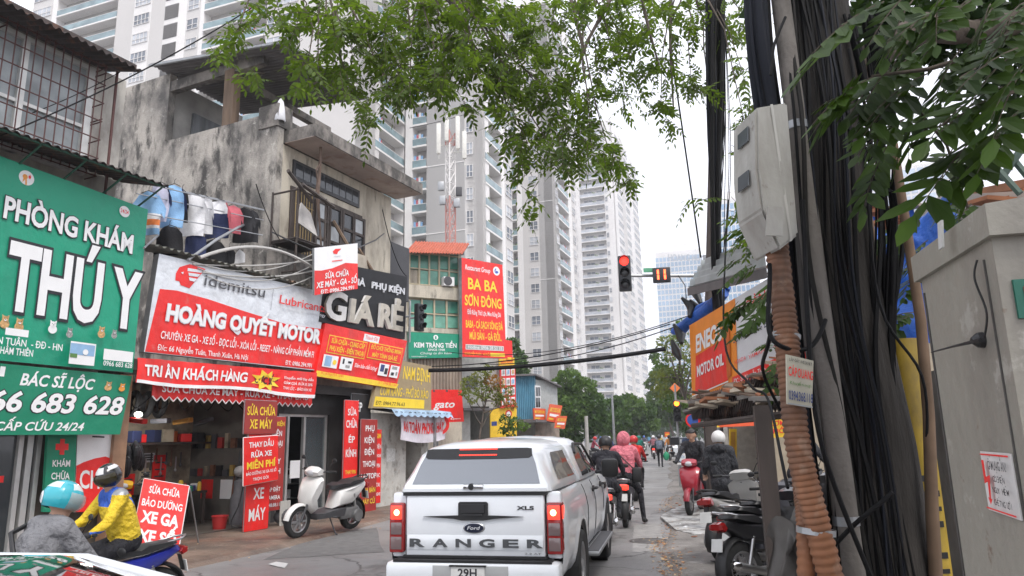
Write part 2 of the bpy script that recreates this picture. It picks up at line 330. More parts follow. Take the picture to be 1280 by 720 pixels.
# ================================================================ ground
def ground_mat():
    m = bpy.data.materials.new('asphalt'); m.use_nodes = True; n = m.node_tree.nodes; l = m.node_tree.links; b = n['Principled BSDF']
    g = n.new('ShaderNodeNewGeometry')
    def noise(s, d=8, r=.6):
        t = n.new('ShaderNodeTexNoise'); t.inputs['Scale'].default_value = s; t.inputs['Detail'].default_value = d; t.inputs['Roughness'].default_value = r; l.new(g.outputs['Position'], t.inputs['Vector']); return t.outputs['Fac']
    def ramp(v, a, c0, e, c1):
        r = n.new('ShaderNodeValToRGB'); r.color_ramp.elements[0].position = a; r.color_ramp.elements[1].position = e; r.color_ramp.elements[0].color = (*c0, 1); r.color_ramp.elements[1].color = (*c1, 1); l.new(v, r.inputs[0]); return r.outputs[0]
    def mix(a, c, f):
        x = n.new('ShaderNodeMix'); x.data_type = 'RGBA'; l.new(a, x.inputs[6]) if not isinstance(a, tuple) else setattr(x.inputs[6], 'default_value', (*a, 1))
        l.new(c, x.inputs[7]) if not isinstance(c, tuple) else setattr(x.inputs[7], 'default_value', (*c, 1)); l.new(f, x.inputs[0]); return x.outputs[2]
    def rng_(v, a, e, hi=1.):
        r = n.new('ShaderNodeMapRange'); r.inputs[1].default_value = a; r.inputs[2].default_value = e; r.inputs[4].default_value = hi; l.new(v, r.inputs[0]); return r.outputs[0]
    base = ramp(noise(.35), .3, (.165, .16, .156), .7, (.26, .253, .246))
    fine = mix(base, (.32, .30, .28), rng_(noise(70, 3), .60, .72, .45)); fine = mix(fine, (.05, .048, .046), rng_(noise(55, 3), .58, .72, .5))
    fine = mix(fine, (.075, .07, .066), rng_(noise(.9, 6), .55, .63, .6)); fine = mix(fine, (.24, .22, .20), rng_(noise(1.7, 7, .7), .62, .68, .35))
    v = n.new('ShaderNodeTexVoronoi'); v.feature = 'DISTANCE_TO_EDGE'; v.inputs['Scale'].default_value = .45
    wv = n.new('ShaderNodeVectorMath'); wv.operation = 'ADD'; t3 = n.new('ShaderNodeTexNoise'); t3.inputs['Scale'].default_value = 1.5; t3.inputs['Detail'].default_value = 5; l.new(g.outputs['Position'], t3.inputs['Vector']); l.new(g.outputs['Position'], wv.inputs[0]); l.new(t3.outputs['Color'], wv.inputs[1]); l.new(wv.outputs[0], v.inputs['Vector'])
    cr = n.new('ShaderNodeMapRange'); cr.inputs[1].default_value = .016; cr.inputs[2].default_value = .0; l.new(v.outputs['Distance'], cr.inputs[0])
    mm = n.new('ShaderNodeMath'); mm.operation = 'MULTIPLY'; l.new(cr.outputs[0], mm.inputs[0]); l.new(rng_(noise(.25, 3), .44, .55, .9), mm.inputs[1])
    fine = mix(fine, (.04, .038, .036), mm.outputs[0]); l.new(fine, b.inputs['Base Color'])
    l.new(ramp(noise(.5, 5), .42, (.42,)*3, .62, (.85,)*3), b.inputs['Roughness'])
    k = n.new('ShaderNodeBump'); k.inputs['Strength'].default_value = .5; k.inputs['Distance'].default_value = .012; l.new(noise(45, 6), k.inputs['Height']); l.new(k.outputs[0], b.inputs['Normal'])
    return m
ASPH = ground_mat()
tag(MB().quad((-900, -300, 0), (900, -300, 0), (900, 1500, 0), (-900, 1500, 0)).build('road', ASPH), kind='structure')
AZF = 25; P0 = Vector((-5.5, 15, 0)); DF = dirv(AZF); NF = Vector((math.cos(rad(AZF)), -math.sin(rad(AZF)), 0)); UP = Vector((0, 0, 1))
def F(u, z, o=0.): return P0+DF*u+NF*o+UP*z
def pF(x, y, o=0.):
    p = PL(x, y, P0+NF*o, AZF); return (p-P0).dot(DF), p.z
def XF(x, y, o=0.): return PL(x, y, P0+NF*o, AZF)
AZR = 11.92; DR = dirv(AZR); NR = Vector((math.cos(rad(AZR)), -math.sin(rad(AZR)), 0))
def RR(n, s, z=0.): return NR*n+DR*s+UP*z
PAVE = M('wet_brown_pavement', (.17, .125, .095), .55, var=.3, vs=1.2, bump=.5, bs=9, dirt=[((.06, .05, .045), .55, .9, .1, .8), ((.30, .25, .21), .62, 4, .05, .5), ((.20, .08, .05), .6, .6, .08, .6)])
PAVR = M('muddy_pavement', (.20, .185, .17), .75, var=.25, vs=1.5, bump=.6, bs=14, dirt=[((.09, .08, .072), .54, 1.1, .08, .7), ((.34, .32, .30), .63, 3, .05, .6)])
b = MB()
edge = [(-14, 2.3), (-6, 2.35), (-4, 2.3), (-1.5, 2.2), (.5, 1.9), (2.5, 1.5), (4, 1.2), (5.5, .9), (8, .6)]
P = [F(u, .05, o) for u, o in edge]; Q = [F(u, 0, o+.12) for u, o in edge]; B_ = [F(u, .05, -9) for u, o in edge]
for i in range(len(edge)-1): b.quad(P[i], P[i+1], Q[i+1], Q[i]); b.quad(B_[i], B_[i+1], P[i+1], P[i])
tag(b.build('pavement', PAVE), kind='structure')
b = MB(); N_ = 40
def kerbn(s): return -.12+.10*math.sin(s*.9)+.06*math.sin(s*2.3+1)
for i in range(N_):
    s0, s1 = -6+i*1.5, -6+(i+1)*1.5
    b.quad(RR(kerbn(s0), s0, .004), RR(kerbn(s1), s1, .004), RR(kerbn(s1)+.15, s1, .05), RR(kerbn(s0)+.15, s0, .05)); b.quad(RR(kerbn(s0)+.15, s0, .05), RR(kerbn(s1)+.15, s1, .05), RR(14, s1, .05), RR(14, s0, .05))
tag(b.build('pavement', PAVR, smooth=40), kind='structure')
b = MB(); V = [G(*q, .06) for q in ((825, 645), (846, 633), (870, 629), (915, 626), (985, 628), (985, 640), (960, 655), (912, 664), (868, 668), (845, 662))]; n_ = len(V)
b.add(V+[v+Vector((0, 0, -.07)) for v in V], [tuple(range(n_))]+[(i, i+n_, (i+1) % n_+n_, (i+1) % n_) for i in range(n_)])
tag(b.build('concrete_patch', M('broken_concrete', (.42, .42, .41), .8, var=.25, vs=4, bump=.8, bs=12, dirt=[((.13, .12, .11), .53, 3, .06, .85)])), kind='structure')
# ---- leaf litter along the gutter
b = MB(); LIT = [M('litter_'+str(i), c, .85, var=.2, vs=30) for i, c in enumerate(((.42, .20, .06), (.28, .13, .06), (.50, .36, .20), (.16, .11, .08)))]
for i in range(1500):
    s = random.uniform(6, 22) if i % 3 else random.uniform(7.5, 13); n0 = random.gauss(.0, .11)+kerbn(s) if i % 4 else random.uniform(-.3, 3); z = .012 if n0 < kerbn(s) else .058
    c = RR(n0, s, z); a = random.uniform(0, 6.28); r = random.uniform(.012, .04); e = Vector((math.cos(a), math.sin(a), random.uniform(-.2, .3)))*r; g_ = Vector((-math.sin(a), math.cos(a), random.uniform(-.2, .3)))*r*.5
    b.add([c-e, c+g_, c+e, c-g_], [(0, 1, 2, 3)], random.randrange(4))
for i in range(300):
    u, o = random.uniform(-5, 7), random.uniform(-.2, 2.6); c = F(u, .062 if o < 1.4 else .01, o); a = random.uniform(0, 6.28); r = random.uniform(.01, .03); e = Vector((math.cos(a), math.sin(a), .1))*r; g_ = Vector((-math.sin(a), math.cos(a), .2))*r*.5
    b.add([c-e, c+g_, c+e, c-g_], [(0, 1, 2, 3)], random.randrange(4))
tag(b.build('leaf_litter', LIT), 'orange and brown leaf litter scattered along the right gutter', 'litter', kind='stuff')
# ================================================================ towers
AZS, AZP = 20.0, -70.0
def frame_mtx(p, xd, outd):      # local x along wall, local -y outwards, z up
    xd, outd = Vector(xd), Vector(outd); m = Matrix((xd, -outd, UP)).transposed().to_4x4(); m.translation = p; return m
def place_parts(root, name, protos, mats_of, mtxs, limit=100):
    """protos: list of (mesh builder, materials); mtxs: (matrix, proto index). The most visible become parts, the rest one mesh."""
    sc = []
    for m, k in mtxs:
        x, y, z = px(m.translation); sc.append(((0 if (-20 < x < 1300 and -20 < y < 620 and z > 0) else 1), z))
    order = sorted(range(len(mtxs)), key=lambda i: sc[i]); off = WORLD[root.name]
    meshes = [p.mesh(name, mt) for p, mt in protos]
    for i in order[:limit]:
        m, k = mtxs[i]; o = bpy.data.objects.new(name, meshes[k]); COL.objects.link(o); o.parent = root; mm = m.copy(); mm.translation = m.translation-off; o.matrix_local = mm
    if len(order) > limit:
        ml = []; b = MB()
        for i in order[limit:]:
            m, k = mtxs[i]; p, mt = protos[k]
            for q in mt:
                if q not in ml: ml.append(q)
            idx = [ml.index(q) for q in mt]; bb = len(b.v); b.v += [tuple(m @ Vector(v)) for v in p.v]; b.f += [tuple(j+bb for j in f) for f in p.f]; b.m += [idx[j] for j in p.m]
        o = b.build(name+'_grid', ml, root, recalc=False); o['kind'] = 'stuff'
def p_window(w, h, glass, split=2):
    b = MB(); b.box((0, -.02, h/2), (w, .06, h), m=1); t = .07
    for x in [-w/2+t/2+i*(w-t)/split for i in range(split+1)]: b.box((x, -.07, h/2), (t, .1, h), m=0)
    for z in (t/2, h*.42, h-t/2): b.box((0, -.075, z), (w-.01, .1, t), m=0)
    return b, [TWHITE, glass]
def p_balcony(w, d, var, fh, rail):
    b = MB(); b.box((0, -d/2-.01, .12), (w, d+.2, .26), m=0); b.box((0, -d-.03, .75), (w-.1, .04, 1.0), m=1); b.box((0, -d-.03, 1.28), (w, .07, .06), m=0)
    r = random.Random(var)
    b.box((-w*.2, .02, 1.4), (w*.32, .08, 2.2), m=2); b.box((w*.26, .02, 1.6), (w*.22, .08, 1.5), m=2); b.box((-w*.2, -.04, 1.4), (.08, .08, 2.2), m=0)
    for i in range(r.randrange(1, 4)):
        x = r.uniform(-w*.42, w*.42); k = r.randrange(4)
        if k == 0: b.box((x, -d*.6, 1.1), (.8, .35, .6), m=0)
        elif k == 1:
            for j in range(5): b.ell((x+r.uniform(-.6, .6), -d+.15, 1.3+r.uniform(-.3, .3)), (.3, .25, .3), 6, 4, m=3)
        else:
            for j in range(4): b.box((x+j*.35, -d*.7, 1.75-.15*(j % 2)), (.3, .05, .9), m=4+(j+k+var) % 3)
    return b, [TWHITE, rail, WINA, PLANTG, GARM[0], GARM[2], GARM[4]]
def p_louvre(w, h):
    b = MB(); b.box((0, .0, h/2), (w, .05, h), m=0)
    for i in range(int(h/.16)): b.box((0, -.05, i*.16+.1), (w, .07, .05), Matrix.Rotation(.5, 4, 'X'), m=1)
    return b, [LOUV, TDARK]
def tower(name, label, corner, hgt, left, right, fh, mcore, dl=22, dr=22, z0=0., rail=None, roofbox=True, cap=3):
    """left/right: spans [(w0,w1,kind,material)] measured from the corner along the two faces that show; kinds: plain win balc louv band"""
    cx = Vector((corner.x, corner.y, 0)); root = thing(name, label, 'tower', cx)
    xl = dirv(AZP); xr = dirv(AZS); ol = -xr; orr = -xl      # outward normals of the left-going and the right-going faces
    core = MB(); wl = max(s[1] for s in left); wr = max(s[1] for s in right)
    core.obox(cx+xl*2.2+xr*2.2, xl*(wl-2.4), xr*(wr-2.4), UP*hgt, 0)
    win, balc, louv = [], [], []; nfl = int(hgt/fh); wp, bp, lp = [], [], []; rail = rail or RAILG; keyw = {}
    for face, (spans, x, o, flip) in enumerate(((left, xl, ol, -1), (right, xr, orr, 1))):
        for w0, w1, kind, mt in spans:
            mt = [TWHITE, TGREY, TLIGHT, TDARK][mt]; mi = [TWHITE, TGREY, TLIGHT, TDARK].index(mt)
            dep = 1.5 if kind == 'balc' else 0.
            core.obox(cx+x*(w0+.0)-o*(2.25), x*(w1-w0), o*(2.25-dep), UP*(hgt+(.8 if kind == 'plain' else 0)), mi)
            if kind == 'band':
                pass
            for fl in range(nfl):
                z = fl*fh; mid = (w0+w1)/2; w = w1-w0
                if z < z0: continue
                if kind == 'win':
                    key = ('w', round(w, 1), (fl*7+int(mid*3)) % 2)
                    if key not in keyw: keyw[key] = len(wp); wp.append(p_window(w-.5, 1.75, (WINA, WINB)[key[2]], 2 if w < 3.5 else 4))
                    win.append((frame_mtx(cx+x*mid+UP*(z+.85)+o*.0, x*flip, o), keyw[key]))
                elif kind == 'balc':
                    key = ('b', round(w, 1), (fl*5+int(mid*7)) % 5)
                    if key not in keyw: keyw[key] = len(bp); bp.append(p_balcony(w, 1.5, key[2]+int(w*10), fh, rail))
                    balc.append((frame_mtx(cx+x*mid+UP*z-o*1.5, x*flip, o), keyw[key]))
                elif kind == 'louv':
                    key = ('l', round(w, 1))
                    if key not in keyw: keyw[key] = len(lp); lp.append(p_louvre(w-.2, fh*.72))
                    louv.append((frame_mtx(cx+x*mid+UP*(z+.4)+o*.02, x*flip, o), keyw[key]))
                elif kind == 'joint':
                    if fl % cap == 0: core.obox(cx+x*w0+UP*z, x*w, o*.06, UP*.12, 0)
    core.obox(cx+xl*.4+xr*.4+UP*hgt, xl*(wl-.8), xr*(wr-.8), UP*.6, 2)
    if roofbox: core.obox(cx+xl*wl*.3+xr*wr*.3+UP*hgt, xl*wl*.35, xr*wr*.35, UP*6, 0)
    core.build('wall', [TWHITE, TGREY, TLIGHT, TDARK], root)
    if win: place_parts(root, 'window', wp, None, win)
    if balc: place_parts(root, 'balcony', bp, None, balc)
    if louv: place_parts(root, 'louvre', lp, None, louv)
    return root
def wl_of(corner, x, y):      # metres along the left-going face
    p = PL(x, y, corner, AZP); return (p-Vector((corner.x, corner.y, 0))).dot(dirv(AZP))
def wr_of(corner, x, y):
    p = PL(x, y, corner, AZS); return (p-Vector((corner.x, corner.y, 0))).dot(dirv(AZS))
def spans(corner, fn, y, cuts, kinds):
    ws = [fn(corner, x, y) for x in cuts]; return [(min(ws[i], ws[i+1]), max(ws[i], ws[i+1]), k, m) for i, (k, m) in enumerate(kinds)]
c1 = D(462, 200, 86)
L = spans(c1, wl_of, 60, [452, 372, 331, 252, 247, 230, 220, 202, 185, 163, 142, 66, 60, 35], [('plain', 2), ('win', 2), ('balc', 3), ('plain', 0), ('win', 2), ('plain', 0), ('louv', 0), ('plain', 2), ('win', 0), ('plain', 2), ('balc', 3), ('plain', 0), ('win', 2)])
L[0] = (0, L[0][1], 'plain', 2)
tower('apartment_tower', 'broad pale apartment tower behind the old concrete house, teal balcony rails', c1, 118, L, [(0, 1.2, 'plain', 0), (1.2, 9, 'balc', 3), (9, 10, 'plain', 0), (10, 17, 'balc', 3), (17, 24, 'win', 2)], 3.25, TWHITE)
c2 = D(604, 250, 90)
L = spans(c2, wl_of, 250, [604, 594, 581, 533, 515, 506], [('plain', 0), ('win', 2), ('joint', 1), ('balc', 3), ('plain', 0)])
L[0] = (0, L[0][1], 'plain', 0)
tower('apartment_tower', 'grey panelled apartment tower behind the red and white telecom mast', c2, 78, L, spans(c2, wr_of, 250, [604, 607, 627, 631, 640], [('plain', 0), ('balc', 3), ('plain', 0), ('win', 2)]), 3.2, TWHITE)
c3 = D(697, 350, 136)
L = spans(c3, wl_of, 350, [697, 694, 676, 662, 655, 648, 632, 626], [('plain', 2), ('joint', 1), ('win', 2), ('plain', 2), ('plain', 0), ('balc', 3), ('plain', 0)])
L[0] = (0, L[0][1], 'plain', 0)
tower('apartment_tower', 'slim grey apartment tower with dark balconies, between panelled tower and white tower', c3, 92, L, spans(c3, wr_of, 350, [697, 701, 714, 718, 722], [('win', 2), ('balc', 3), ('plain', 0), ('win', 2)]), 3.2, TWHITE, cap=5)
c4 = D(775, 400, 238)
L = spans(c4, wl_of, 400, [775, 768, 763, 731, 727, 724, 716, 712], [('plain', 0), ('win', 0), ('balc', 2), ('plain', 0), ('win', 0), ('balc', 2), ('plain', 0)]); L[0] = (0, L[0][1], 'plain', 0)
tower('apartment_tower', 'tall white apartment tower with long loggias behind the red traffic light', c4, 112, L, spans(c4, wr_of, 400, [775, 780, 786, 790, 795, 799, 806], [('plain', 0), ('win', 0), ('plain', 2), ('win', 0), ('plain', 0), ('win', 0)]), 3.25, TWHITE, z0=12, rail=WINB)
b = MB(); cx = Vector((c4.x, c4.y, 0)); xl, xr = dirv(AZP), dirv(AZS)
root = thing('podium_building', 'dark glazed podium block at the foot of the white tower', 'building', cx)
b.obox(cx-xl*6-xr*6, xl*32, xr*40, UP*11, 0); b.build('wall', M('podium_wall', (.10, .12, .16), .4), root); b = MB()
for i in range(9): b.obox(cx-xl*5.5-xr*6.1+xl*i*3.5+UP*4.5, xl*3.1, xr*.12, UP*5, 0)
b.build('window', M('podium_glass', (.10, .17, .28), .1, var=.5, vs=.2), root); MB().obox(cx-xl*6.3-xr*6.3+UP*11, xl*32.6, xr*40, UP*.8).build('parapet', TWHITE, root)
def glass_tower(label, p, azl, wl, wr, hgt, mg, step, name='glass_tower'):
    cx = Vector((p.x, p.y, 0)); xl, xr = dirv(azl), dirv(azl+90); root = thing(name, label, 'tower', cx)
    MB().obox(cx, xl*wl, xr*wr, UP*hgt).build('wall', TWHITE, root); g, f = MB(), MB()
    for x, L_, o in ((xl, wl, -xr), (xr, wr, -xl)):
        n = int(L_/step)
        for i in range(n):
            for z in range(1, int(hgt/3.4)): g.obox(cx+x*(i+.12)*L_/n+UP*(z*3.4+.5)+o*.0, x*L_/n*.76, o*.15, UP*2.5)
    q = g.build('window_grid', mg, root); q['kind'] = 'stuff'
    MB().obox(cx+xl*wl*.3+xr*wr*.3+UP*hgt, xl*wl*.4, xr*wr*.4, UP*5).build('roof_plant', TWHITE, root); return root
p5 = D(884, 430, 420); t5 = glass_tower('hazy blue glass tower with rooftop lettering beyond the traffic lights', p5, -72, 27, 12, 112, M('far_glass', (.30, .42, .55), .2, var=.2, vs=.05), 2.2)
f5 = Face(D(835, 318, 418), D(880, 318, 418), D(880, 326, 418), D(835, 326, 418), (0, -1, 0))
b = MB(); V, Fs = glyphs('HOANG HUY', .02); x0, x1 = V[:, 0].min(), V[:, 0].max(); Q = [f5.P((x-x0)/(x1-x0), y/caph()) for x, y in V]; nn = len(Q)
b.add(Q+[q+Vector((0, 1, 0)) for q in Q], list(Fs)); b.build('lettering', M('roof_letters', (.30, .32, .36), .6), t5)
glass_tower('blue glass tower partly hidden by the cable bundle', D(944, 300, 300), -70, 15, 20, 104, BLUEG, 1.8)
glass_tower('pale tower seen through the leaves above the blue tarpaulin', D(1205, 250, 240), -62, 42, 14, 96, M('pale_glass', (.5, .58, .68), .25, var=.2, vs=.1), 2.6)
# ================================================================ left row of shops
def corr(b, o, a, c, n, amp, th, m=None):
    """corrugated sheet: n ridges along a, running along c, from corner o"""
    o, a, c = Vector(o), Vector(a), Vector(c); nm = a.cross(c).normalized()
    for k in range(2): b.grid(lambda u, v: o+a*u+c*v+nm*(amp*math.sin(u*n*2*math.pi)+k*th), n*6, 2, m)
def cover(u0, u1, z0, z1, o0, o1): return (F(u0, z0, o0), DF*(u1-u0), NF*(o1-o0), UP*(z1-z0))
def fbox(b, u0, u1, z0, z1, o0, o1, m=None): return b.obox(*cover(u0, u1, z0, z1, o0, o1), m)
def FS(tl, tr, br, bl, o=0.): return Face(XF(*tl, o), XF(*tr, o), XF(*br, o), XF(*bl, o), NF)
def FR(u0, u1, z0, z1, o=0.): return Face(F(u0, z1, o), F(u1, z1, o), F(u1, z0, o), F(u0, z0, o), NF)
# ---- clinic house
cl = thing('clinic_building', 'low shophouse of the clinic with barred upper windows and rusty tin eaves', 'building', F(-5, 0, -.6))
b = MB(); fbox(b, -9, -2.95, 2.3, 8.6, -8, -.62, 0); fbox(b, -9, -2.7, 0, 2.3, -1.2, -.62, 1); fbox(b, -9, -2.7, 0, 2.3, -8, -1.2, 1)
b.build('wall', [M('clinic_wall', (.42, .40, .36), .8, var=.1, dirt=[((.16, .14, .12), .55, 2, .1, .7, .4)]), M('clinic_lower_wall', (.10, .085, .07), .7, var=.25)], cl)
wf = MB(); gl = MB()
us = [-8.6, -7.6, -6.6, -5.62, -4.85, -3.72]
for i in range(len(us)-1):
    fbox(wf, us[i]-.05, us[i]+.06, 6.45, 8.5, -.62, -.5)
    for z0, z1 in ((6.55, 7.3), (7.36, 8.42)): fbox(gl, us[i]+.06, us[i+1]-.05, z0, z1, -.62, -.57)
fbox(wf, us[-1]-.05, us[-1]+.08, 6.45, 8.5, -.62, -.5); fbox(wf, us[0], us[-1], 7.3, 7.36, -.62, -.52); fbox(wf, us[0], us[-1], 6.45, 6.55, -.62, -.5); fbox(wf, us[0], us[-1], 8.42, 8.5, -.62, -.5)
wo = wf.build('window', M('aluminium_frame', (.62, .62, .60), .4, .3, var=.1), cl); gl.build('pane', M('frosted_pane', (.30, .33, .34), .25, var=.25, vs=2.5, dirt=[((.2, .24, .25), .6, 1.2, .1, .6)]), wo)
gb = MB()
for i in range(34): u = -8.7+i*.155; gb.cyl(F(u, 6.4, -.3), F(u, 8.55, -.3), .011, n=5)
for z in (6.42, 6.75, 7.1, 7.45, 7.8, 8.15, 8.5): gb.cyl(F(-8.7, z, -.3), F(-3.56, z, -.3), .012, n=5); gb.cyl(F(-3.56, z, -.3), F(-3.56, z, -.62), .012, n=5)
for z in (6.6, 7.5, 8.4):
    for u in (-7, -5.3, -3.56): gb.cyl(F(u, z, -.3), F(u, z, -.62), .012, n=5)
gb.cyl(F(-3.4, 6.1, -.25), F(-3.4, 8.5, -.25), .025, n=6); gb.build('security_grille', IRON, cl)
b = MB(); corr(b, F(-9.2, 8.95, -1.6), DF*6.0, NF*1.75-UP*.45, 40, .025, .02); fbox(b, -9.2, -3.25, 8.52, 8.62, .02, .06); b.build('roof', TINR, cl)
b = MB(); corr(b, F(-9.2, 6.62, -.6), DF*6.45, NF*1.15-UP*.28, 42, .022, .02); b.build('awning', TINR, cl)
b = MB()
for i in range(9): b.tube([F(-8.6+i*.72, 6.3, .48), F(-8.6+i*.72, 6.05, -.1), F(-8.6+i*.72, 5.9, -.6)], .018, 5)
b.tube([F(-9, 6.32, .5), F(-2.8, 6.32, .5)], .02, 5); b.build('awning_bracket', M('green_iron', (.03, .10, .07), .6), cl)
d = MB()
DU = [pF(x_, 600, -.55)[0] for x_ in (-70, 22, 27, 45)]
for u0, u1 in ((DU[0], DU[1]), (DU[2], DU[3])):
    fbox(d, u0, u0+.09, .05, 2.28, -.62, -.5); fbox(d, u1-.07, u1, .05, 2.28, -.62, -.5); fbox(d, u0, u1, 2.2, 2.28, -.62, -.5); fbox(d, u0, u1, .05, .15, -.62, -.5)
dr = d.build('door', M('aluminium_door', (.5, .5, .49), .35, .4), cl); d = MB(); fbox(d, DU[0]+.08, DU[1]-.06, .15, 2.2, -.6, -.57); fbox(d, DU[2]+.08, DU[3]-.06, .15, 2.2, -.6, -.57); d.build('pane', GLASS, dr)
d = MB(); fbox(d, DU[1]-.45, DU[1]-.2, 1.25, 1.35, -.565, -.562, 0); d.build('sticker', [RED], dr)
# ---- big clinic sign, two boards
OR_ = M('print_orange', (.75, .30, .05), .5); TAN = M('print_tan', (.55, .33, .14), .6, var=.4, vs=30); DTAN = M('print_brown', (.22, .11, .05), .6, var=.3, vs=30); GREY_ = M('print_grey', (.30, .30, .29), .6, var=.4, vs=40); INK = M('print_black', (.015, .015, .02), .5); PBLUE = M('print_blue', (.25, .42, .62), .5); PGRN = M('print_leaf_green', (.10, .22, .06), .6)
NAVY = M('print_navy', (.03, .05, .18), .5); SILV = M('print_silver', (.62, .63, .66), .4, var=.05)
def dog(u, v, s, m, ear=INK, a=2.0):      # a small printed animal: body, head, two ears, muzzle, eyes
    h = s*a
    return [('c', u, v-h*.55, s*.5, m, h*.5), ('c', u, v, s*.36, m, h*.36), ('p', [(u-s*.34, v+h*.12), (u-s*.12, v+h*.32), (u-s*.36, v+h*.5)], m), ('p', [(u+s*.34, v+h*.12), (u+s*.12, v+h*.32), (u+s*.36, v+h*.5)], m),
            ('c', u, v-h*.1, s*.14, SIGNW, h*.12), ('c', u, v-h*.05, s*.055, INK, h*.05), ('c', u-s*.13, v+h*.08, s*.04, INK, h*.045), ('c', u+s*.13, v+h*.08, s*.04, INK, h*.045)]
f = Face(F(-6.6, 6.17), XF(185, 262), XF(166, 466), F(-6.6, 3.05), NF)
def cu(x, y, ff):      # pixel -> (u, v) on a face
    q = PL(x, y, ff.bl, AZF); a = ff.br-ff.bl; t = (q-ff.bl).dot(a)/a.length_squared; lo = ff.bl.lerp(ff.br, t).z; hi = ff.tl.lerp(ff.tr, t).z; return t, (q.z-lo)/(hi-lo)
def T(ff, txt, x0, x1, ym, hpx, m, bold=.02, sh=0, *a):    # lettering centred on the row through (x,ym) in the photograph, cap height hpx
    u0, v0 = cu(x0, ym[0]+hpx[0]/2, ff); u1, v1 = cu(x1, ym[1]+hpx[1]/2, ff); w0 = cu(x0, ym[0]-hpx[0]/2, ff)[1]; w1 = cu(x1, ym[1]-hpx[1]/2, ff)[1]
    return ('t', txt, u0, u1, (v0+v1)/2, (w0+w1)/2, m, bold, sh, *a)
def R_(ff, x0, y0, x1, y1, m): u0, v0 = cu(x0, y1, ff); u1, v1 = cu(x1, y0, ff); return ('r', u0, v0, u1, v1, m)
it = []
u, v = cu(35, 223, f); it += [('c', u, v, .030, SIGNW), ('c', u-.006, v+.004, .010, OR_), ('p', [(u-.012, v), (u, v+.005), (u+.004, v-.035), (u-.002, v-.04), (u-.005, v-.01), (u-.014, v-.03)], OR_), ('r', u+.006, v+.004, u+.016, v+.014, RED), ('r', u+.0085, v-.001, u+.0135, v+.019, RED)]
u, v = cu(156, 265, f); it += [('c', u, v, .026, SIGNW), ('t', '24/24', u-.020, u+.020, v-.010, v+.012, RED, .012)]
it += [T(f, 'PHÒNG KHÁM', 4, 165, (262, 303), (24, 24), SIGNW, .03, 0, 0, INK), T(f, 'THÚ Y', 2, 172, (345, 375), (84, 64), SIGNW, .035, 0, 0, INK)]
for x, y, s, m in ((6, 399, .035, TAN), (23, 403, .035, TAN), (64, 406, .036, SIGNW), (84, 414, .028, GREY_), (123, 413, .034, TAN), (138, 416, .027, GREY_)):
    u, v = cu(x, y, f); it += dog(u, v, s, m, a=1.25)
it += [R_(f, 0, 414, 30, 419, SIGNW), T(f, '66 NGUYỄN TUÂN  - ĐĐ - HN', -60, 71, (418, 437), (9, 8), SIGNW, .015), T(f, 'KHÂM THIÊN', -12, 34, (436, 444), (9, 8), SIGNW, .015)]
it += [R_(f, 79, 431, 114, 455, SIGNW), R_(f, 80.5, 433, 112.5, 443, PBLUE), R_(f, 80.5, 443, 90, 447, PGRN), R_(f, 122, 441, 160, 450, SIGNW), T(f, '0966 683 628', 122, 158, (454, 458), (6, 6), SIGNW, .012)]
u, v = cu(100, 441, f); it += [('c', u, v, .012, SIGNW)]
sign('clinic_signboard', 'big green signboard reading PHÒNG KHÁM THÚ Y with printed pets', f, .12, GRN, it, edge=GALV)
f = Face(F(-6.6, 3.02), XF(165, 470), XF(150, 543), F(-6.6, 1.95), NF)
it = [T(f, 'BÁC SĨ LỘC', 20, 111, (474, 480), (14, 13), SIGNW, .025, .15), T(f, '0966 683 628', -62, 149, (498, 508), (24, 22), SIGNW, .03, .12, 0, INK), T(f, 'CẤP CỨU 24/24', -8, 103, (532, 534), (10, 10), SIGNW, .02, .15), R_(f, -6, 458, 2, 470, SIGNW)]
u, v = cu(129, 480, f); it += dog(u, v, .034, TAN, a=3.0); u, v = cu(145, 482, f); it += dog(u, v, .03, OR_, a=3.0)
sign('clinic_phone_board', 'deep green lower board with the telephone number 966 683 628', f, .10, GRN2, it, edge=GALV)
# small panels under it
f = FS((60, 541), (96, 541), (92, 640), (54, 640), -.35)
it = [('r', .28, .78, .72, .86, RED), ('r', .42, .72, .58, .92, RED), ('t', 'KHÁM', .2, .8, .57, .65, SIGNW, .02), ('t', 'CHỮA', .18, .8, .41, .49, SIGNW, .02), ('t', 'BỆNH', .18, .8, .25, .33, SIGNW, .02)]
sign('upright_sign', 'narrow green panel with a red cross reading KHÁM CHỮA', f, .06, GRN2, it)
f = FS((97, 541), (141, 543), (138, 640), (93, 640), -.38)
sign('upright_sign', 'white and red panel beside the green cross panel, with the letters CHU', f, .05, SIGNW, [('p', [(0, 0), (1, 0), (1, .68), (.8, .71), (.5, .68), (.2, .63), (0, .58)], RED), ('t', 'CHU', .1, .95, .3, .52, SIGNW, .02), ('r', .4, .95, .75, .97, INK)])
# ---- old concrete house
HU = 1.65; HO = -1.0
ho = thing('concrete_house', 'old stained concrete house with open roof terrace and jutting balcony slab', 'building', F(HU, 0, HO))
b = MB()
fbox(b, HU, 6.4, 3.2, 9.15, -1.28, HO, 1)                                     # street wall, cream
fbox(b, HU-.22, HU, 3.0, 9.95, -5.05, HO+.02, 0)                              # blank side wall up to the parapet
fbox(b, HU-.22, HU, 3.0, 12.0, -9.0, -5.05, 0)                                # its higher rear part
fbox(b, HU, 6.4, 3.0, 3.2, -9, HO, 0); fbox(b, 6.2, 6.4, 3.2, 9.9, -9, -1.28, 0); fbox(b, HU, 6.2, 3.2, 9.3, -9, -8.8, 0)
fbox(b, HU, 6.2, 9.0, 9.2, -8.8, -1.28, 0)                                     # terrace floor
fbox(b, HU, HU+2.6, 9.2, 11.9, -5.4, -5.2, 2); fbox(b, HU+2.6, 6.2, 9.2, 11.6, -5.4, -5.2, 3)
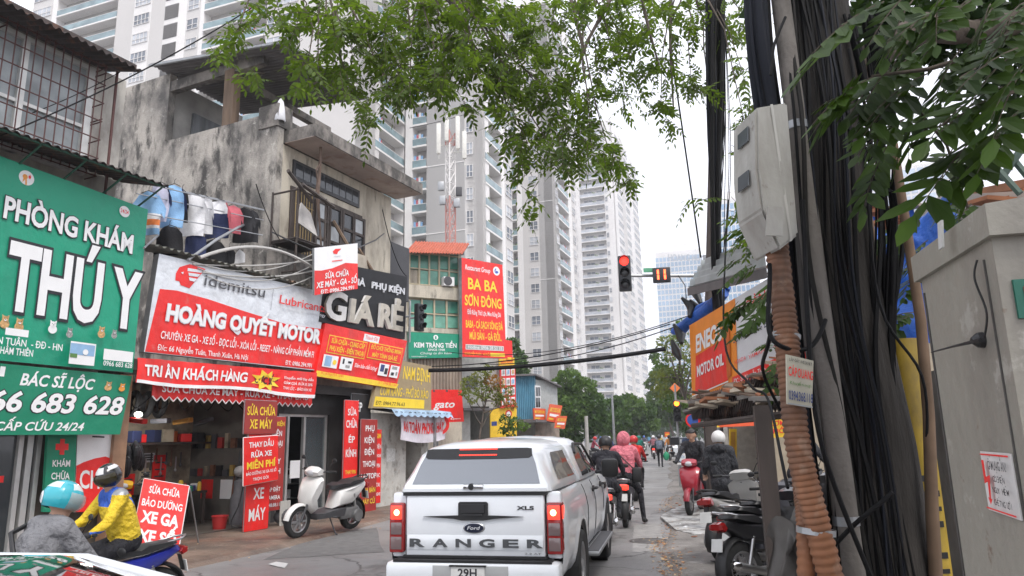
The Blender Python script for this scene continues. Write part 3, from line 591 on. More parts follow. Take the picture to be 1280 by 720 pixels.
b.build('wall', [CONC, CREAM, M('pale_render', (.36, .35, .33), .85, var=.2, vs=2), TDARK], ho)
b = MB(); fbox(b, HU+.02, 6.6, 9.17, 9.5, HO, .02, 0); fbox(b, HU+.02, 6.6, 9.16, 9.169, HO+.05, -.02, 1); b.build('balcony_slab', [CONCD, PINKC], ho)
b = MB(); fbox(b, HU-.2, 5.9, 9.2, 9.85, -1.25, HO, 0); fbox(b, HU-.26, HU+.25, 9.55, 10.15, -1.6, HO+.05, 0); b.build('parapet', CONCD, ho)
b = MB(); fbox(b, HU-.21, HU+.03, 9.95, 11.55, -2.95, -2.6); b.build('column', WOOD, ho)
b = MB(); fbox(b, HU-.2, HU, 11.45, 11.75, -5.05, -1.6); fbox(b, HU, 5.5, 11.3, 11.5, -2.9, -2.7); fbox(b, 5.2, 5.4, 9.2, 11.4, -2.9, -2.7); b.build('beam', CONCD, ho)
b = MB(); A_ = F(.95, 12.12, -5.3); B2 = F(1.0, 11.55, -.45); C2 = F(4.35, 11.45, -.4); corr(b, A_, C2-B2, B2-A_, 26, .02, .02); b.build('roof', TIND, ho)
b = MB(); b.cyl(A_-UP*.06, B2-UP*.06, .045, n=6); b.cyl(B2-UP*.05, C2-UP*.05, .03, n=6); b.build('gutter', GALV, ho)
b = MB(); fbox(b, HU+.7, HU+2.1, 9.25, 11.2, -5.19, -5.1); fbox(b, HU+.7, HU+2.1, 9.25, 9.3, -5.1, -5.0); b.build('shed_door', M('grey_boards', (.16, .17, .18), .7, var=.35, vs=4, streak=.2), ho)
w = MB(); fbox(w, 2.02, 4.76, 8.34, 8.86, HO-.01, HO+.05, 0); wo = w.build('transom_window', BLK2, ho); w = MB(); 
for i in range(9): fbox(w, 2.1+i*.29, 2.35+i*.29, 8.42, 8.78, HO+.05, HO+.06)
w.build('pane', GLASS, wo)
w = MB(); fbox(w, 1.98, 4.92, 6.3, 8.14, HO-.02, HO+.04); wo = w.build('window', DWOOD, ho)
w = MB(); p_ = MB(); px2 = MB()
for i, u in enumerate((2.9, 3.45, 4.0, 4.5)):
    for a in (0, .47): fbox(w, u+a*.98-.03, u+a*.98+.04, 6.4, 8.05, HO+.04, HO+.1)
    for z in (6.4, 7.0, 7.5, 7.98): fbox(w, u, u+.46, z, z+.07, HO+.04, HO+.09)
    for z in (6.47, 7.07, 7.57): fbox(p_ if (i+int(z*2)) % 3 else px2, u+.04, u+.43, z, z+.41 if z > 7 else z+.5, HO+.045, HO+.055)
w.build('shutter', DWOOD, wo); p_.build('pane', GLASS, wo); px2.build('pale_pane', M('hazy_pane', (.35, .37, .38), .2), wo)
w = MB()
for i in range(7): w.cyl(F(2.12+i*.1, 6.4, HO+.08), F(2.12+i*.1, 8.1, HO+.08), .014, n=5)
for z in (6.7, 7.2, 7.7): w.cyl(F(2.1, z, HO+.08), F(2.78, z, HO+.08), .014, n=5)
w.build('window_grille', M('ochre_bars', (.30, .22, .10), .7), wo)
b = MB()   # ramshackle cage left of the window
for u, o in ((1.35, -.15), (1.35, -.95), (2.35, -.15)): b.cyl(F(u, 5.6, o), F(u, 7.75, o), .03, n=6)
for z in (5.7, 6.5, 7.7): b.cyl(F(1.3, z, -.15), F(2.4, z, -.15), .025, n=6); b.cyl(F(1.35, z, -.15), F(1.35, z, -.95), .025, n=6)
fbox(b, 1.35, 2.35, 6.45, 6.5, -.95, -.15); b.cyl(F(.6, 7.85, .2), F(1.9, 7.55, -.2), .045, n=6); b.cyl(F(1.3, 7.78, .0), F(2.6, 7.6, -.1), .05, n=6)
b.build('balcony_cage', DWOOD, ho)
b = MB(); fbox(b, 1.3, 4.9, 5.35, 6.3, -1.0, -.55, 0); b.build('balcony_wall', CONCD, ho)
b = MB(); q = [F(1.55, 6.95, -.3), F(2.2, 6.75, -.25), F(2.1, 7.35, -.4), F(1.7, 7.5, -.35)]; b.add(q+[p-NF*.05 for p in q], [(0, 1, 2, 3), (7, 6, 5, 4), (0, 4, 5, 1), (1, 5, 6, 2), (2, 6, 7, 3), (3, 7, 4, 0)]); tag(b.build('board', M('grey_card', (.42, .40, .38), .8, var=.2), None, loc=q[0]), 'bent grey sheet stored in the rusty cage by the old window', 'sheet')
b = MB(); b.tube([F(4.9, 6.2, -.3), F(3.9, 6.9, -.6), F(3.5, 7.6, -.85)], .05, 6); b.tube([F(4.6, 6.2, -.2), F(4.3, 7.0, -.6)], .04, 6)
tag(b.build('plank', WOOD, None, loc=F(4.9, 6.2, -.3)), 'weathered poles leaning against the dark shutters of the old house', 'pole')
b = MB(); q = F(4.0, 5.6, -.45); b.obox(q, DF*.62, NF*.06+UP*.0, UP*1.15+DF*-.15); tag(b.build('board', M('bare_board', (.42, .37, .30), .8, var=.15), None, loc=q), 'pale board propped upright beneath the old shutters', 'board')
b = MB(); v_ = XF(402, 172, -.3); b.tube(jitter([v_+UP*.3, v_-UP*.3, v_-UP*.9, v_-UP*1.5, v_-UP*2.2+DF*.1, v_-UP*3+DF*.15], .05), [.03, .035, .05, .06, .03, .025], 6); b.tube(jitter([v_-UP*.7, v_-UP*1.0-DF*.2, v_-UP*1.2-DF*.1], .05), .02, 5)
tag(b.build('hanging_root', M('dry_root', (.13, .09, .07), .9, var=.3), None, loc=v_), 'dry brown vine hanging down from the balcony slab', 'vine')
# white cloth on the parapet, fern pot
# ---- dark panel and house behind sign
b = MB(); fbox(b, 5.75, 8.2, 6.2, 8.0, -1.6, -1.5); tag(b.build('billboard', M('charcoal_panel', (.05, .05, .055), .6, var=.1), None, loc=F(6, 6.2, -1.5)), 'blank charcoal billboard panel right of the old house', 'billboard')
sign('shop_sign', 'small green sign tucked behind the bracket of the black signboard', FR(6.0, 7.3, 5.45, 6.15, -1.2), .05, GRN, [('t', 'Cafe', .55, .9, .4, .7, SIGNW, .02, .2)])
# ---- low shop row volume (rooms behind the openings)
sh = thing('repair_garage', 'open motorbike repair garage, a dim room under the red valance', 'shop', F(-.5, 0, -.4))
b = MB()
fbox(b, -2.7, -2.55, .05, 3.3, -2.9, -.5, 0); fbox(b, 1.15, 1.3, .05, 3.3, -2.9, -.5, 0); fbox(b, -2.7, 1.3, .05, 3.3, -3.05, -2.9, 1); fbox(b, -2.7, 1.3, 3.1, 3.3, -2.9, -.3, 0); fbox(b, -2.55, 1.15, .05, .07, -2.9, -.4, 2)
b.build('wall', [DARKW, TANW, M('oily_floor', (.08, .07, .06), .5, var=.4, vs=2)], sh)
b = MB(); fbox(b, -2.75, -2.5, .05, 3.0, -.55, -.3); b.build('pillar', M('brown_tile', (.30, .17, .10), .5, var=.2), sh)
b = MB(); fbox(b, -2.5, 1.1, 1.78, 1.82, -2.9, -2.2); fbox(b, -2.5, -.9, 2.35, 2.39, -2.9, -2.3)
sf = b.build('shelf', DWOOD, sh)
# things in the garage
def at(u, z, o): return F(u, z, o)
b = MB()
for i in range(26):
    u = random.uniform(-2.3, -.9); r = random.uniform(.05, .11); z = random.uniform(1.35, 1.75)
    b.ell(F(u, z, -1.7+random.uniform(-.2, .2)), (r, r, r*2.2), 8, 6)
tag(b.build('bag', M('black_bags', (.02, .02, .022), .35, var=.3), None, loc=F(-1.6, 1.8, -2.2)), 'bunch of shiny black bags hanging inside the repair garage', 'bags')
for i in range(12):
    u = -2.2+i*.27; h = random.uniform(.15, .3); c = GARM[random.choice([1, 3, 3, 5, 1])] if i % 2 else [TANW, DGREY, RED, M('box_card', (.28, .19, .11), .8)][i % 4]
    b = MB(); b.box((0, 0, h/2), (random.uniform(.14, .24), .25, h), Matrix.Rotation(random.uniform(-.3, .3), 4, 'Z'), bev=.015)
    o = b.build('parts_box', c); o.location = F(u, 1.825, -2.5+.1*(i % 3)); o.rotation_euler = (0, 0, -rad(AZF)); o['label'] = 'small spare-parts box on the upper shelf inside the repair garage'; o['category'] = 'box'; o['group'] = 'parts boxes on the garage shelf'
cols_ = [SIGNW, M('paper_tan', (.5, .42, .3), .8), RED, DGREY, M('paper_blue', (.2, .3, .42), .7)]
pl_ = [(-1.6, 1.05, .5, .35, 3), (-.95, 1.1, .4, .35, 0), (-.5, .95, .4, .45, 2), (-.05, 1.1, .3, .35, 1), (.3, 1.25, .35, .6, 2), (.35, .75, .3, .4, 0), (-1.2, 1.5, .35, .22, 1), (.0, 1.5, .3, .2, 0), (-2.1, 1.1, .35, .4, 4)]
desc = ['black and grey wall chart', 'white wall chart', 'red price poster', 'tan paper notice', 'tall red calendar', 'white sheet below the red calendar', 'tan notice high', 'white notice high', 'bluish chart']
for (u, z, w_, h_, k), ds in zip(pl_, desc):
    b = MB(); fbox(b, u-w_/2, u+w_/2, z-h_/2, z+h_/2, -2.895, -2.87, 0)
    for j in range(3): fbox(b, u-w_*.35, u+w_*.35, z-h_*.3+j*h_*.25, z-h_*.3+j*h_*.25+.03, -2.87, -2.865, 1)
    tag(b.build('poster', [cols_[k], DGREY if k != 3 else SILV], None, loc=F(u, z, -2.88)), ds+' on the back wall of the repair garage', 'poster', 'papers on the garage wall')
for i in range(14):
    u = -.9+i*.13; b = MB(); p = F(u, 1.5+.1*(i % 3), -2.8); L_ = random.uniform(.2, .4); b.cyl(p, p-UP*L_, .016, n=6); b.ell(p-UP*L_, (.035, .02, .045), 8, 5)
    tag(b.build('spanner', [STEEL, DGREY, RUST][i % 3], None, loc=p), 'hand tool hanging on the back wall of the repair garage', 'tool', 'tools hung in the garage')
def bucket(name, label, loc, m, r=.16, h=.26):
    t = thing(name, label, 'bucket', loc, local=True); b = MB(); b.lathe([(0, .0), (r*.78, 0), (r*.8, .01), (r, h), (r*1.06, h), (r*1.06, h-.02), (r*.97, h-.02), (r*.76, .02), (0, .02)], (0, 0, 0), (0, 0, 1), 22); b.build('tub', m, t, 40)
    b = MB(); b.tube([(r*1.03*math.cos(a), .05-.02, h-.02+.12*math.sin(a)*-1.0) for a in [i*math.pi/10 for i in range(11)]], .006, 6); b.build('handle', M('tan_plastic', (.5, .35, .2), .5), t)
bucket('bucket', 'red plastic bucket standing on the garage doorstep', G(274, 661, .07), M('red_plastic', (.45, .03, .03), .4))
b = MB(); p = XF(173, 518, -1.6); lm = thing('work_lamp', 'lit white work lamp hanging at the top of the garage', 'lamp', p+UP*.12)
b.lathe([(.02, .12), (.03, .06), (.05, .05)], p, (0, 0, 1), 12); b.build('socket', BLACK, lm); b = MB(); b.ell(p, (.075, .075, .055), 12, 8); b.build('bulb', M('lit_bulb', (1, .97, .9), .5, var=0, emit=6), lm, 60)
b = MB(); b.cyl(p+UP*.1, p+UP*.75, .006, n=5); b.build('flex', BLACK, lm)
pl2 = bpy.data.lights.new('bulb_light', 'POINT'); pl2.energy = 65; pl2.shadow_soft_size = .08; lo = bpy.data.objects.new('bulb_light', pl2); COL.objects.link(lo); lo.location = p-UP*.15+NF*.1
# idemitsu board
BGREY = M('print_pale_grey', (.68, .71, .75), .4, var=.05, vs=1, bump=.3, bs=3, dirt=[((.48, .49, .50), .62, 1.8, .1, .5, .25)]); f = Face(XF(199, 317), XF(407, 366), XF(394, 463), XF(180, 440), NF)
it = [R_(f, 184, 316, 407, 470, BGREY)]; it = []
rp = [cu(x, y, f) for x, y in ((181, 439.5), (393.5, 462), (402, 411), (352, 404), (300, 388), (255, 373), (215, 362), (194, 360))]; it += [('p', rp, RED)]
lg = lambda pts, m: ('p', [cu(x, y, f) for x, y in pts], m)
it += [lg([(212, 340), (216, 332), (228, 328), (248, 334), (240, 345), (230, 359), (219, 355), (217, 350), (212, 349)], RED), lg([(226, 333), (245, 336), (243, 339), (226, 337)], BGREY), lg([(227, 339), (242, 341), (239, 344.5), (228, 343)], BGREY), lg([(228, 345), (238, 347), (235, 350.5), (229, 349)], BGREY), lg([(217.5, 339), (221, 338), (220.5, 341)], BGREY)]
it += [T(f, 'idemitsu', 247, 322, (345, 366), (15, 13), M('print_charcoal', (.07, .07, .08), .5), .004), R_(f, 331.3, 359, 332.3, 386, INK), T(f, 'Lubricants', 341, 399, (371, 385), (11, 10), RED, .006), T(f, 'The future of technology', 341, 399, (381, 394), (4, 4), SILV, .0)]
it += [T(f, 'HOÀNG QUYẾT MOTOR', 203, 395, (389, 421), (20, 15), SIGNW, .035, 0, 0, SILV), T(f, 'CHUYÊN: XE GA - XE SỐ - ĐỌC LỖI - XÓA LỖI - RESET - NÂNG CẤP PHẦN MỀM FI', 198, 389, (417, 444), (10, 7), SIGNW, .012), T(f, 'Đ/c: 66 Nguyễn Tuân, Thanh Xuân, Hà Nội', 195, 308, (433, 448), (7, 6), SIGNW, .008), T(f, 'ĐT: 0986.294.991', 355, 388, (453, 457), (5, 5), SIGNW, .012)]
sign('repair_signboard', 'white and red motor oil signboard reading HOÀNG QUYẾT MOTOR', f, .14, BGREY, it, edge=GALV)
# draped banner + scalloped valance
f = Face(XF(173, 447, .12), XF(398, 466, .12), XF(393, 497, .12), XF(170, 478, .12), NF); b = MB()
def ban(u, v): return f.P(u, v, .02*math.sin(u*23)+.02*math.sin(u*57+v*3)-.015*v)-UP*(.03*math.sin(u*9)*(1-v))
b.grid(ban, 60, 4, 0); b.grid(lambda u, v: ban(u, v)-NF*.012, 60, 4, 0)
bo = b.build('banner', [RED], None, 60, loc=f.bl); WORLD[bo.name] = Vector(f.bl); tag(bo, 'creased red cloth banner reading TRI ÂN KHÁCH HÀNG', 'banner')
b = MB(); b.grid(lambda u, v: ban(u, v*.13)+NF*.014, 60, 1, 0); b.build('hem', SIGNW, bo, recalc=False)
lb = MB(); ll = [SIGNW, YEL, INK]
def ontext(tx, u0, u1, v0, v1, m, bold=.02):
    V, Fx = glyphs(tx, bold); x0, x1 = V[:, 0].min(), V[:, 0].max(); lb.add([ban(u0+(x-x0)/(x1-x0)*(u1-u0), v0+y/caph()*(v1-v0))+NF*.016 for x, y in V], Fx, m)
ontext('TRI ÂN KHÁCH HÀNG', .03, .54, .34, .74, 0, .03)
st = [((.655+(.10 if i % 2 else .055)*math.cos(i*math.pi/8)), .5+(.62 if i % 2 else .33)*math.sin(i*math.pi/8)*.75) for i in range(16)]; lb.add([ban(u, min(.99, max(.02, v)))+NF*.015 for u, v in st], [tuple(range(16))], 1); ontext('CỰC SỐC', .585, .735, .36, .62, 2, .03)
for k, tx in enumerate(('Khuyến mãi thay dầu', 'GIẢM GIÁ RỬA XE 20%', 'THAY LỐC - BẢO HÀNH XE')): ontext(tx, .77, .97, .66-k*.2, .76-k*.2, 0, .01)
lb.build('lettering', ll, bo, recalc=False)
f2 = FR(-2.3, 1.95, 2.45, 2.92, -.02); NS = 24; b = MB()
def val(i, v):
    u = i/(NS*4); sc_ = .32*abs(math.sin(u*NS*math.pi)); return f2.P(u, 1-(1-v)*(.62+sc_*.55), .02*math.sin(u*NS*2*math.pi))
for k in range(2): b.grid(lambda u, v: val(u*NS*4, v)-NF*.012*k, NS*4, 3, 0)
vo = b.build('valance', [RED], None, 60, loc=f2.bl); WORLD[vo.name] = Vector(f2.bl); tag(vo, 'scalloped red awning valance hanging under the banner', 'awning')
lb = MB(); V, Fx = glyphs('SỬA CHỮA XE MÁY - RỬA XE - THAY DẦU', .02); x1 = V[:, 0].max(); lb.add([f2.P(.04+x/x1*.92, .55+y/caph()*.28, .035) for x, y in V], Fx); lb.build('lettering', SIGNW, vo, recalc=False)
b = MB(); b.tube([val(i, 0)+NF*.012 for i in range(NS*4+1)], .012, 4); b.build('trim', SIGNW, vo)
# small hanging sign
f = FS((393, 310), (447, 304), (447, 361), (393, 369), .45)
it = [('p', [(0, 0), (1, 0), (1, .55), (.7, .60), (.4, .52), (.15, .50), (0, .52)], RED), ('p', [(.40, .88), (.46, .93), (.60, .92), (.52, .86), (.50, .81), (.42, .83)], RED), ('r', .42, .76, .58, .775, SILV), ('r', .38, .66, .62, .68, RED), ('t', 'SỬA CHỮA', .22, .77, .32, .43, SIGNW, .025, .1), ('t', 'XE MÁY - GA - SỐ', .03, .97, .14, .26, SIGNW, .025, .1), ('t', 'ĐT: 0986.294.991', .12, .9, .01, .085, SIGNW, .02, .1)]
sign('hanging_sign', 'small white and red hanging sign reading SỬA CHỮA XE MÁY GA SỐ', f, .06, SIGNW, it, edge=GALV)
b = MB(); b.tube([XF(395, 315, .4), XF(360, 300, -.2), XF(340, 290, -.9)], .02, 6); b.tube([XF(447, 310, .4), XF(470, 300, -.3), XF(480, 292, -.9)], .02, 6); tag(b.build('sign_bracket', BLACK, None, loc=XF(395, 315, .4)), 'black iron bracket arms carrying the small hanging sign', 'bracket')
# GIÁ RẺ
f = FS((410, 326), (509, 346), (506, 424), (399, 402), .02); MET = M('letter_metal', (.45, .41, .34), .35, .5, var=.2); LW = M('letter_white', (.75, .73, .70), .4)
it = [('t', 'GIÁ RẺ', .03, .93, .12, .46, MET, .035, .0, .07, None, LW), ('t', 'HÀ   PHỤ KIỆN', .30, .96, .70, .80, SILV, .02, 0, .03)]
it[0] = ('t', 'G', .02, .24, .08, .50, LW, .03, 0, .07, None, MET); it += [('t', 'IÁ', .28, .57, .10, .44, MET, .04, 0, .07, None, LW), ('t', 'RẺ', .63, .94, .12, .46, MET, .04, 0, .07, None, LW)]
sign('shop_signboard', 'black signboard with raised metal letters GIÁ RẺ', f, .15, M('satin_black', (.010, .010, .012), .5, spec=.3), it)
f = FS((407, 404), (509, 426), (495, 486), (394, 470), .06)
it = [('p', [cu(x, y, f) for x, y in ((395, 463), (497, 480), (495, 486), (394, 470))], YEL), ('r', .44, .82, .63, .96, SIGNW), ('t', 'Thành Đô', .46, .61, .86, .93, RED, .0, .2), ('r', .06, .46, .495, .80, YEL), ('r', .065, .475, .49, .785, RED), ('r', .52, .50, .965, .82, YEL), ('r', .525, .515, .96, .805, RED),
      ('t', 'SỬA CHỮA - CUNG CẤP', .09, .47, .655, .745, YEL, .02), ('t', 'PHỤ KIỆN - ĐIỆN THOẠI', .085, .475, .51, .60, YEL, .02), ('t', 'ĐỒ CHƠI THÔNG MINH', .545, .945, .69, .77, YEL, .02), ('t', 'MÁY TÍNH GIÁ RẺ', .58, .91, .545, .625, YEL, .02),
      ('r', .04, .19, .20, .42, SIGNW), ('r', .06, .21, .13, .40, PBLUE), ('c', .165, .30, .02, YEL), ('r', .225, .2, .37, .43, SIGNW), ('r', .25, .3, .27, .4, INK), ('r', .29, .24, .34, .29, GREY_), ('r', .31, .33, .35, .37, INK), ('t', 'Đảm bảo chất lượng!', .39, .67, .28, .35, SIGNW, .012, .2), ('r', .69, .2, .82, .44, SIGNW), ('r', .71, .28, .76, .42, NAVY), ('r', .77, .24, .81, .36, INK), ('r', .84, .2, .96, .44, SIGNW), ('r', .86, .36, .93, .42, GREY_), ('r', .86, .24, .9, .3, INK), ('r', .92, .25, .945, .32, GREY_),
      ('t', 'ĐC: 68 NGUYỄN TUÂN', .03, .28, .045, .10, RED, .0), ('t', 'ĐT: 0948.88.11.66', .72, .97, .04, .095, RED, .0)]
sign('phone_shop_signboard', 'red and yellow signboard of a phone repair shop, SỬA CHỮA - CUNG CẤP', f, .15, RED, it)
# phone shop room
ps = thing('phone_shop', 'dark phone accessory shop with sliding glass door', 'shop', F(2.6, 0, -.3)); b = MB()
fbox(b, 1.3, 1.42, .05, 3.1, -5, -.5, 0); fbox(b, 4.35, 4.6, .05, 3.1, -5, -.3, 0); fbox(b, 1.3, 4.6, .05, 3.1, -5.1, -5, 0); fbox(b, 1.3, 4.6, 2.9, 3.1, -5, -.3, 0); fbox(b, 1.42, 4.35, 2.42, 2.9, -.75, -.6, 0); fbox(b, 3.3, 4.35, .05, 2.42, -.75, -.6, 0); fbox(b, 1.42, 4.35, .05, .07, -5, -.5, 1)
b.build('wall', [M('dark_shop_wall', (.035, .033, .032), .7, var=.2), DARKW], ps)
d = MB()
for u in (1.45, 1.86, 2.42, 3.2): fbox(d, u, u+.07, .07, 2.42, -.72, -.64)
fbox(d, 1.45, 3.27, 2.36, 2.42, -.72, -.64); fbox(d, 2.42, 3.27, .07, .2, -.71, -.65); do = d.build('door', M('door_frame', (.55, .55, .54), .35, .5), ps); d = MB(); fbox(d, 2.49, 3.2, .2, 2.36, -.69, -.67); d.build('pane', M('door_glass', (.12, .14, .15), .04, var=0, alpha=.45), do)
cs = thing('display_case', 'glass display case of phone accessories inside the phone shop', 'cabinet', F(2.2, .07, -1.6)); b = MB()
for u in (1.6, 2.4, 3.2):
    for o in (-1.4, -1.9): b.cyl(F(u, .07, o), F(u, 1.1, o), .015, n=5)
for z in (.4, .75, 1.1): fbox(b, 1.6, 3.2, z, z+.02, -1.9, -1.4)
b.build('frame', STEEL, cs); b = MB()
for z in (.42, .77):
    for i in range(9): fbox(b, 1.65+i*.17, 1.76+i*.17, z, z+.2, -1.8, -1.6, i % 4)
b.build('boxed_goods', [SIGNW, PBLUE, DGREY, RED], cs)
b = MB()
for r_ in range(5):
    for i in range(10): fbox(b, 1.5+i*.28, 1.68+i*.28, .9+r_*.32, 1.1+r_*.32, -4.98, -4.9, (i+r_) % 4)
tag(b.build('wall_display', [DGREY, SILV, NAVY, M('card_pale', (.35, .35, .34), .6)], None, loc=F(2.6, 1.5, -4.9)), 'wall of boxed accessories at the back of the phone shop', 'display')
b = MB(); fbox(b, 1.98, 2.3, .95, 1.35, -.63, -.61); tag(b.build('notice', SIGNW, None, loc=F(2.1, 1, -.6)), 'white notice taped on the phone shop glass', 'notice')
# vertical panels beside doors
def col(name, label, u0, u1, z0, z1, o, bg, words, **k):
    f = FR(u0, u1, z0, z1, o); return sign(name, label, f, .05, bg, [('t', w_, a, c, v0, v1, m, .02) for w_, a, c, v0, v1, m in words], frame=(GALV, .012), **k)
DKR = M('sign_maroon', (.30, .035, .03), .55, var=.15, vs=2)
col('upright_sign', 'dark red panel by the glass door ending in LẮP ĐẶT CAMERA', .42, .97, .38, 2.31, .12, DRED, [('PHỤ KIỆN', .12, .92, .90, .945, YEL), ('ĐIỆN', .28, .8, .79, .845, SIGNW), ('THOẠI', .15, .85, .68, .735, SIGNW), ('MÁY', .22, .8, .49, .545, SIGNW), ('TÍNH', .22, .8, .385, .44, SIGNW), ('LẮP ĐẶT', .1, .85, .20, .24, SIGNW), ('CAMERA', .1, .85, .115, .155, SIGNW), ('0948.88.11', .08, .85, .04, .075, SILV)])
col('upright_sign', 'maroon sign with yellow letters SỬA CHỮA XE MÁY above the other signs', -.39, .50, 1.95, 2.62, .3, DKR, [('SỬA CHỮA', .06, .94, .56, .80, YEL), ('XE MÁY', .15, .85, .16, .42, YEL)])
col('upright_sign', 'tall red and white panel reading XE MÁY standing on the pavement', -.2, .44, .06, 1.95, .25, RED, [('SỬA', .3, .98, .70, .77, SIGNW), ('BẢO DƯỠNG', .04, .96, .50, .56, SIGNW), ('XE', .3, .75, .32, .43, SIGNW), ('MÁY', .15, .85, .1, .22, SIGNW)])
f = FR(-.49, .43, .97, 1.9, .42); sign('upright_sign', 'tilted red sign reading THAY DẦU RỬA XE MIỄN PHÍ', Face(F(-.5, 1.87, .42), F(.43, 1.91, .42), F(.49, 1.02, .42), F(-.44, .95, .42), NF), .04, RED, [('t', 'THAY DẦU', .14, .86, .78, .89, SIGNW, .025), ('t', 'RỬA XE', .2, .8, .57, .68, SIGNW, .025), ('t', 'MIỄN PHÍ', .08, .92, .33, .47, YEL, .035), ('t', 'BẢO DƯỠNG XE GA XE SỐ', .06, .94, .20, .26, SIGNW, .012), ('t', 'TRỌN GÓI', .25, .7, .07, .13, SIGNW, .012)], frame=(SIGNW, .012))
col('upright_sign', 'narrow bright red panel reading SỬA CHỮA ÉP KÍNH at the shop pillar', 3.12, 3.66, .62, 2.76, .02, RED, [('SỬA', .2, .85, .83, .90, SIGNW), ('CHỮA', .1, .9, .69, .77, SIGNW), ('ÉP', .3, .75, .52, .59, SIGNW), ('KÍNH', .12, .88, .36, .44, SIGNW), ('THAY PIN', .12, .88, .17, .21, YEL), ('LẤY NGAY', .12, .88, .05, .09, YEL)])
col('upright_sign', 'tall dark red panel reading PHỤ KIỆN ĐIỆN THOẠI LAPTOP MUA BÁN', 3.66, 4.33, .05, 2.3, .12, DRED, [('PHỤ', .25, .8, .87, .93, SIGNW), ('KIỆN', .2, .8, .74, .80, SIGNW), ('ĐIỆN', .2, .8, .61, .67, SIGNW), ('THOẠI', .12, .88, .48, .54, SIGNW), ('LAPTOP', .03, .97, .35, .405, SIGNW), ('MUA BÁN', .08, .92, .2, .25, YEL), ('MÁY CŨ', .1, .9, .08, .13, YEL)])
col('upright_sign', 'thin red strip panel beside the old white wall', 4.40, 4.66, .2, 2.05, .02, RED, [('SIM', .15, .85, .88, .94, YEL), ('ĐIỆN', .1, .9, .74, .79, SIGNW), ('THOẠI', .08, .92, .62, .66, SIGNW), ('PIN', .2, .8, .48, .53, SIGNW), ('SẠC', .2, .8, .35, .4, SIGNW), ('TAI', .2, .8, .22, .27, SIGNW), ('NGHE', .1, .9, .1, .14, SIGNW)])
col('upright_sign', 'black upright panel with pale letters ÉP behind the red panels', 3.6, 4.3, 2.32, 2.95, -.15, BLK2, [('ÉP', .3, .6, .3, .65, SIGNW)])
# ---- whitewashed wall, yellow board, white banner
ws_ = thing('noodle_stall', 'low peeling whitewashed shop with a tattered blue and white awning', 'shop', F(6, 0, -.3)); b = MB()
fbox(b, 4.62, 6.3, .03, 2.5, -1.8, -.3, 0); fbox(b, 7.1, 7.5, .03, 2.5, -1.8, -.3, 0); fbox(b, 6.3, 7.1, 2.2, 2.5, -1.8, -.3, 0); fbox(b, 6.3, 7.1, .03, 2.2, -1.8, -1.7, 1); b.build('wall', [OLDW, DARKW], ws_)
b = MB(); corr(b, F(4.7, 2.62, -.4), DF*3.1, NF*.75-UP*.12, 14, .02, .015, 0); b.grid(lambda u, v: F(4.7+3.1*u, 2.66-.1*v-.06*abs(math.sin(u*30)) * (v > .9)-(.12 if v > .9 else 0), -.4+.8*v), 60, 8, 1); b.build('awning', [TIND, M('awning_blue', (.30, .42, .55), .7, var=.3, vs=3)], ws_)
b = MB(); fbox(b, 6.95, 7.02, .03, 2.5, .2, .27); b.build('awning_post', GALV, ws_)
f = FS((478, 446), (539, 458), (539, 513), (464, 510), .02)
it = [R_(f, 466, 500, 530, 508, YEL), T(f, 'NAM ĐỊNH', 499, 537, (462, 473), (15, 15), YEL, .02), T(f, 'CƠM RANG - PHỞ BÒ XÀO', 471, 535, (487, 494), (11, 10), YEL, .012), T(f, 'ĐT: 0984.77.96.63', 468, 505, (504, 505), (5, 4), INK, .0)]
sign('noodle_signboard', 'tan signboard with yellow letters NAM ĐỊNH and CƠM RANG', f, .1, M('sign_tan', (.34, .26, .15), .6, var=.1), it)
f = FR(5.3, 7.72, 1.78, 2.5, .18); b = MB(); cl_ = lambda u, v: f.P(u, v, .03*math.sin(u*11+v*4))-UP*(.10*math.sin(math.pi*u)*(1 if v < .5 else .6))
for k in range(2): b.grid(lambda u, v: cl_(u, v)-NF*.01*k, 24, 4)
bo = b.build('cloth_banner', M('banner_pinkish', (.70, .66, .72), .8), None, 60, loc=f.bl); WORLD[bo.name] = Vector(f.bl); tag(bo, 'sagging white cloth banner with red letters on the peeling wall', 'banner')
lb = MB(); V, Fx = glyphs('AN TOÀN PHÒNG CHÁY', .03); x1 = V[:, 0].max(); lb.add([cl_(.05+x/x1*.9, .35+y/caph()*.35)+NF*.012 for x, y in V], Fx); lb.build('lettering', RED, bo, recalc=False)
b = MB(); fbox(b, 5.35, 5.75, 1.2, 1.55, -.3, -.29); tag(b.build('notice', M('faded_paper', (.62, .62, .6), .8, var=.2, vs=20), None, loc=F(5.5, 1.2, -.3)), 'faded paper notice pasted on the peeling wall', 'notice')
RU = pF(547, 522, 0)[0]
rs = thing('road_sign', 'round red and white road sign on a thin post by the peeling shop', 'sign', F(RU, 0, .0)); b = MB(); b.cyl(F(RU, 0, .0), F(RU, 2.45, .0), .03, n=8); b.build('post', GALV, rs)
b = MB(); q = F(RU, 2.2, .06); vd = (Vector((0, 0, 0))-q); vd.z = 0; vd.normalize(); b.lathe([(0, 0), (.3, 0), (.3, .02), (0, .02)], q, vd, 24, 0); b.lathe([(0, .024), (.2, .024)], q, vd, 24, 1); b.build('disc', [RED, SIGNW], rs)
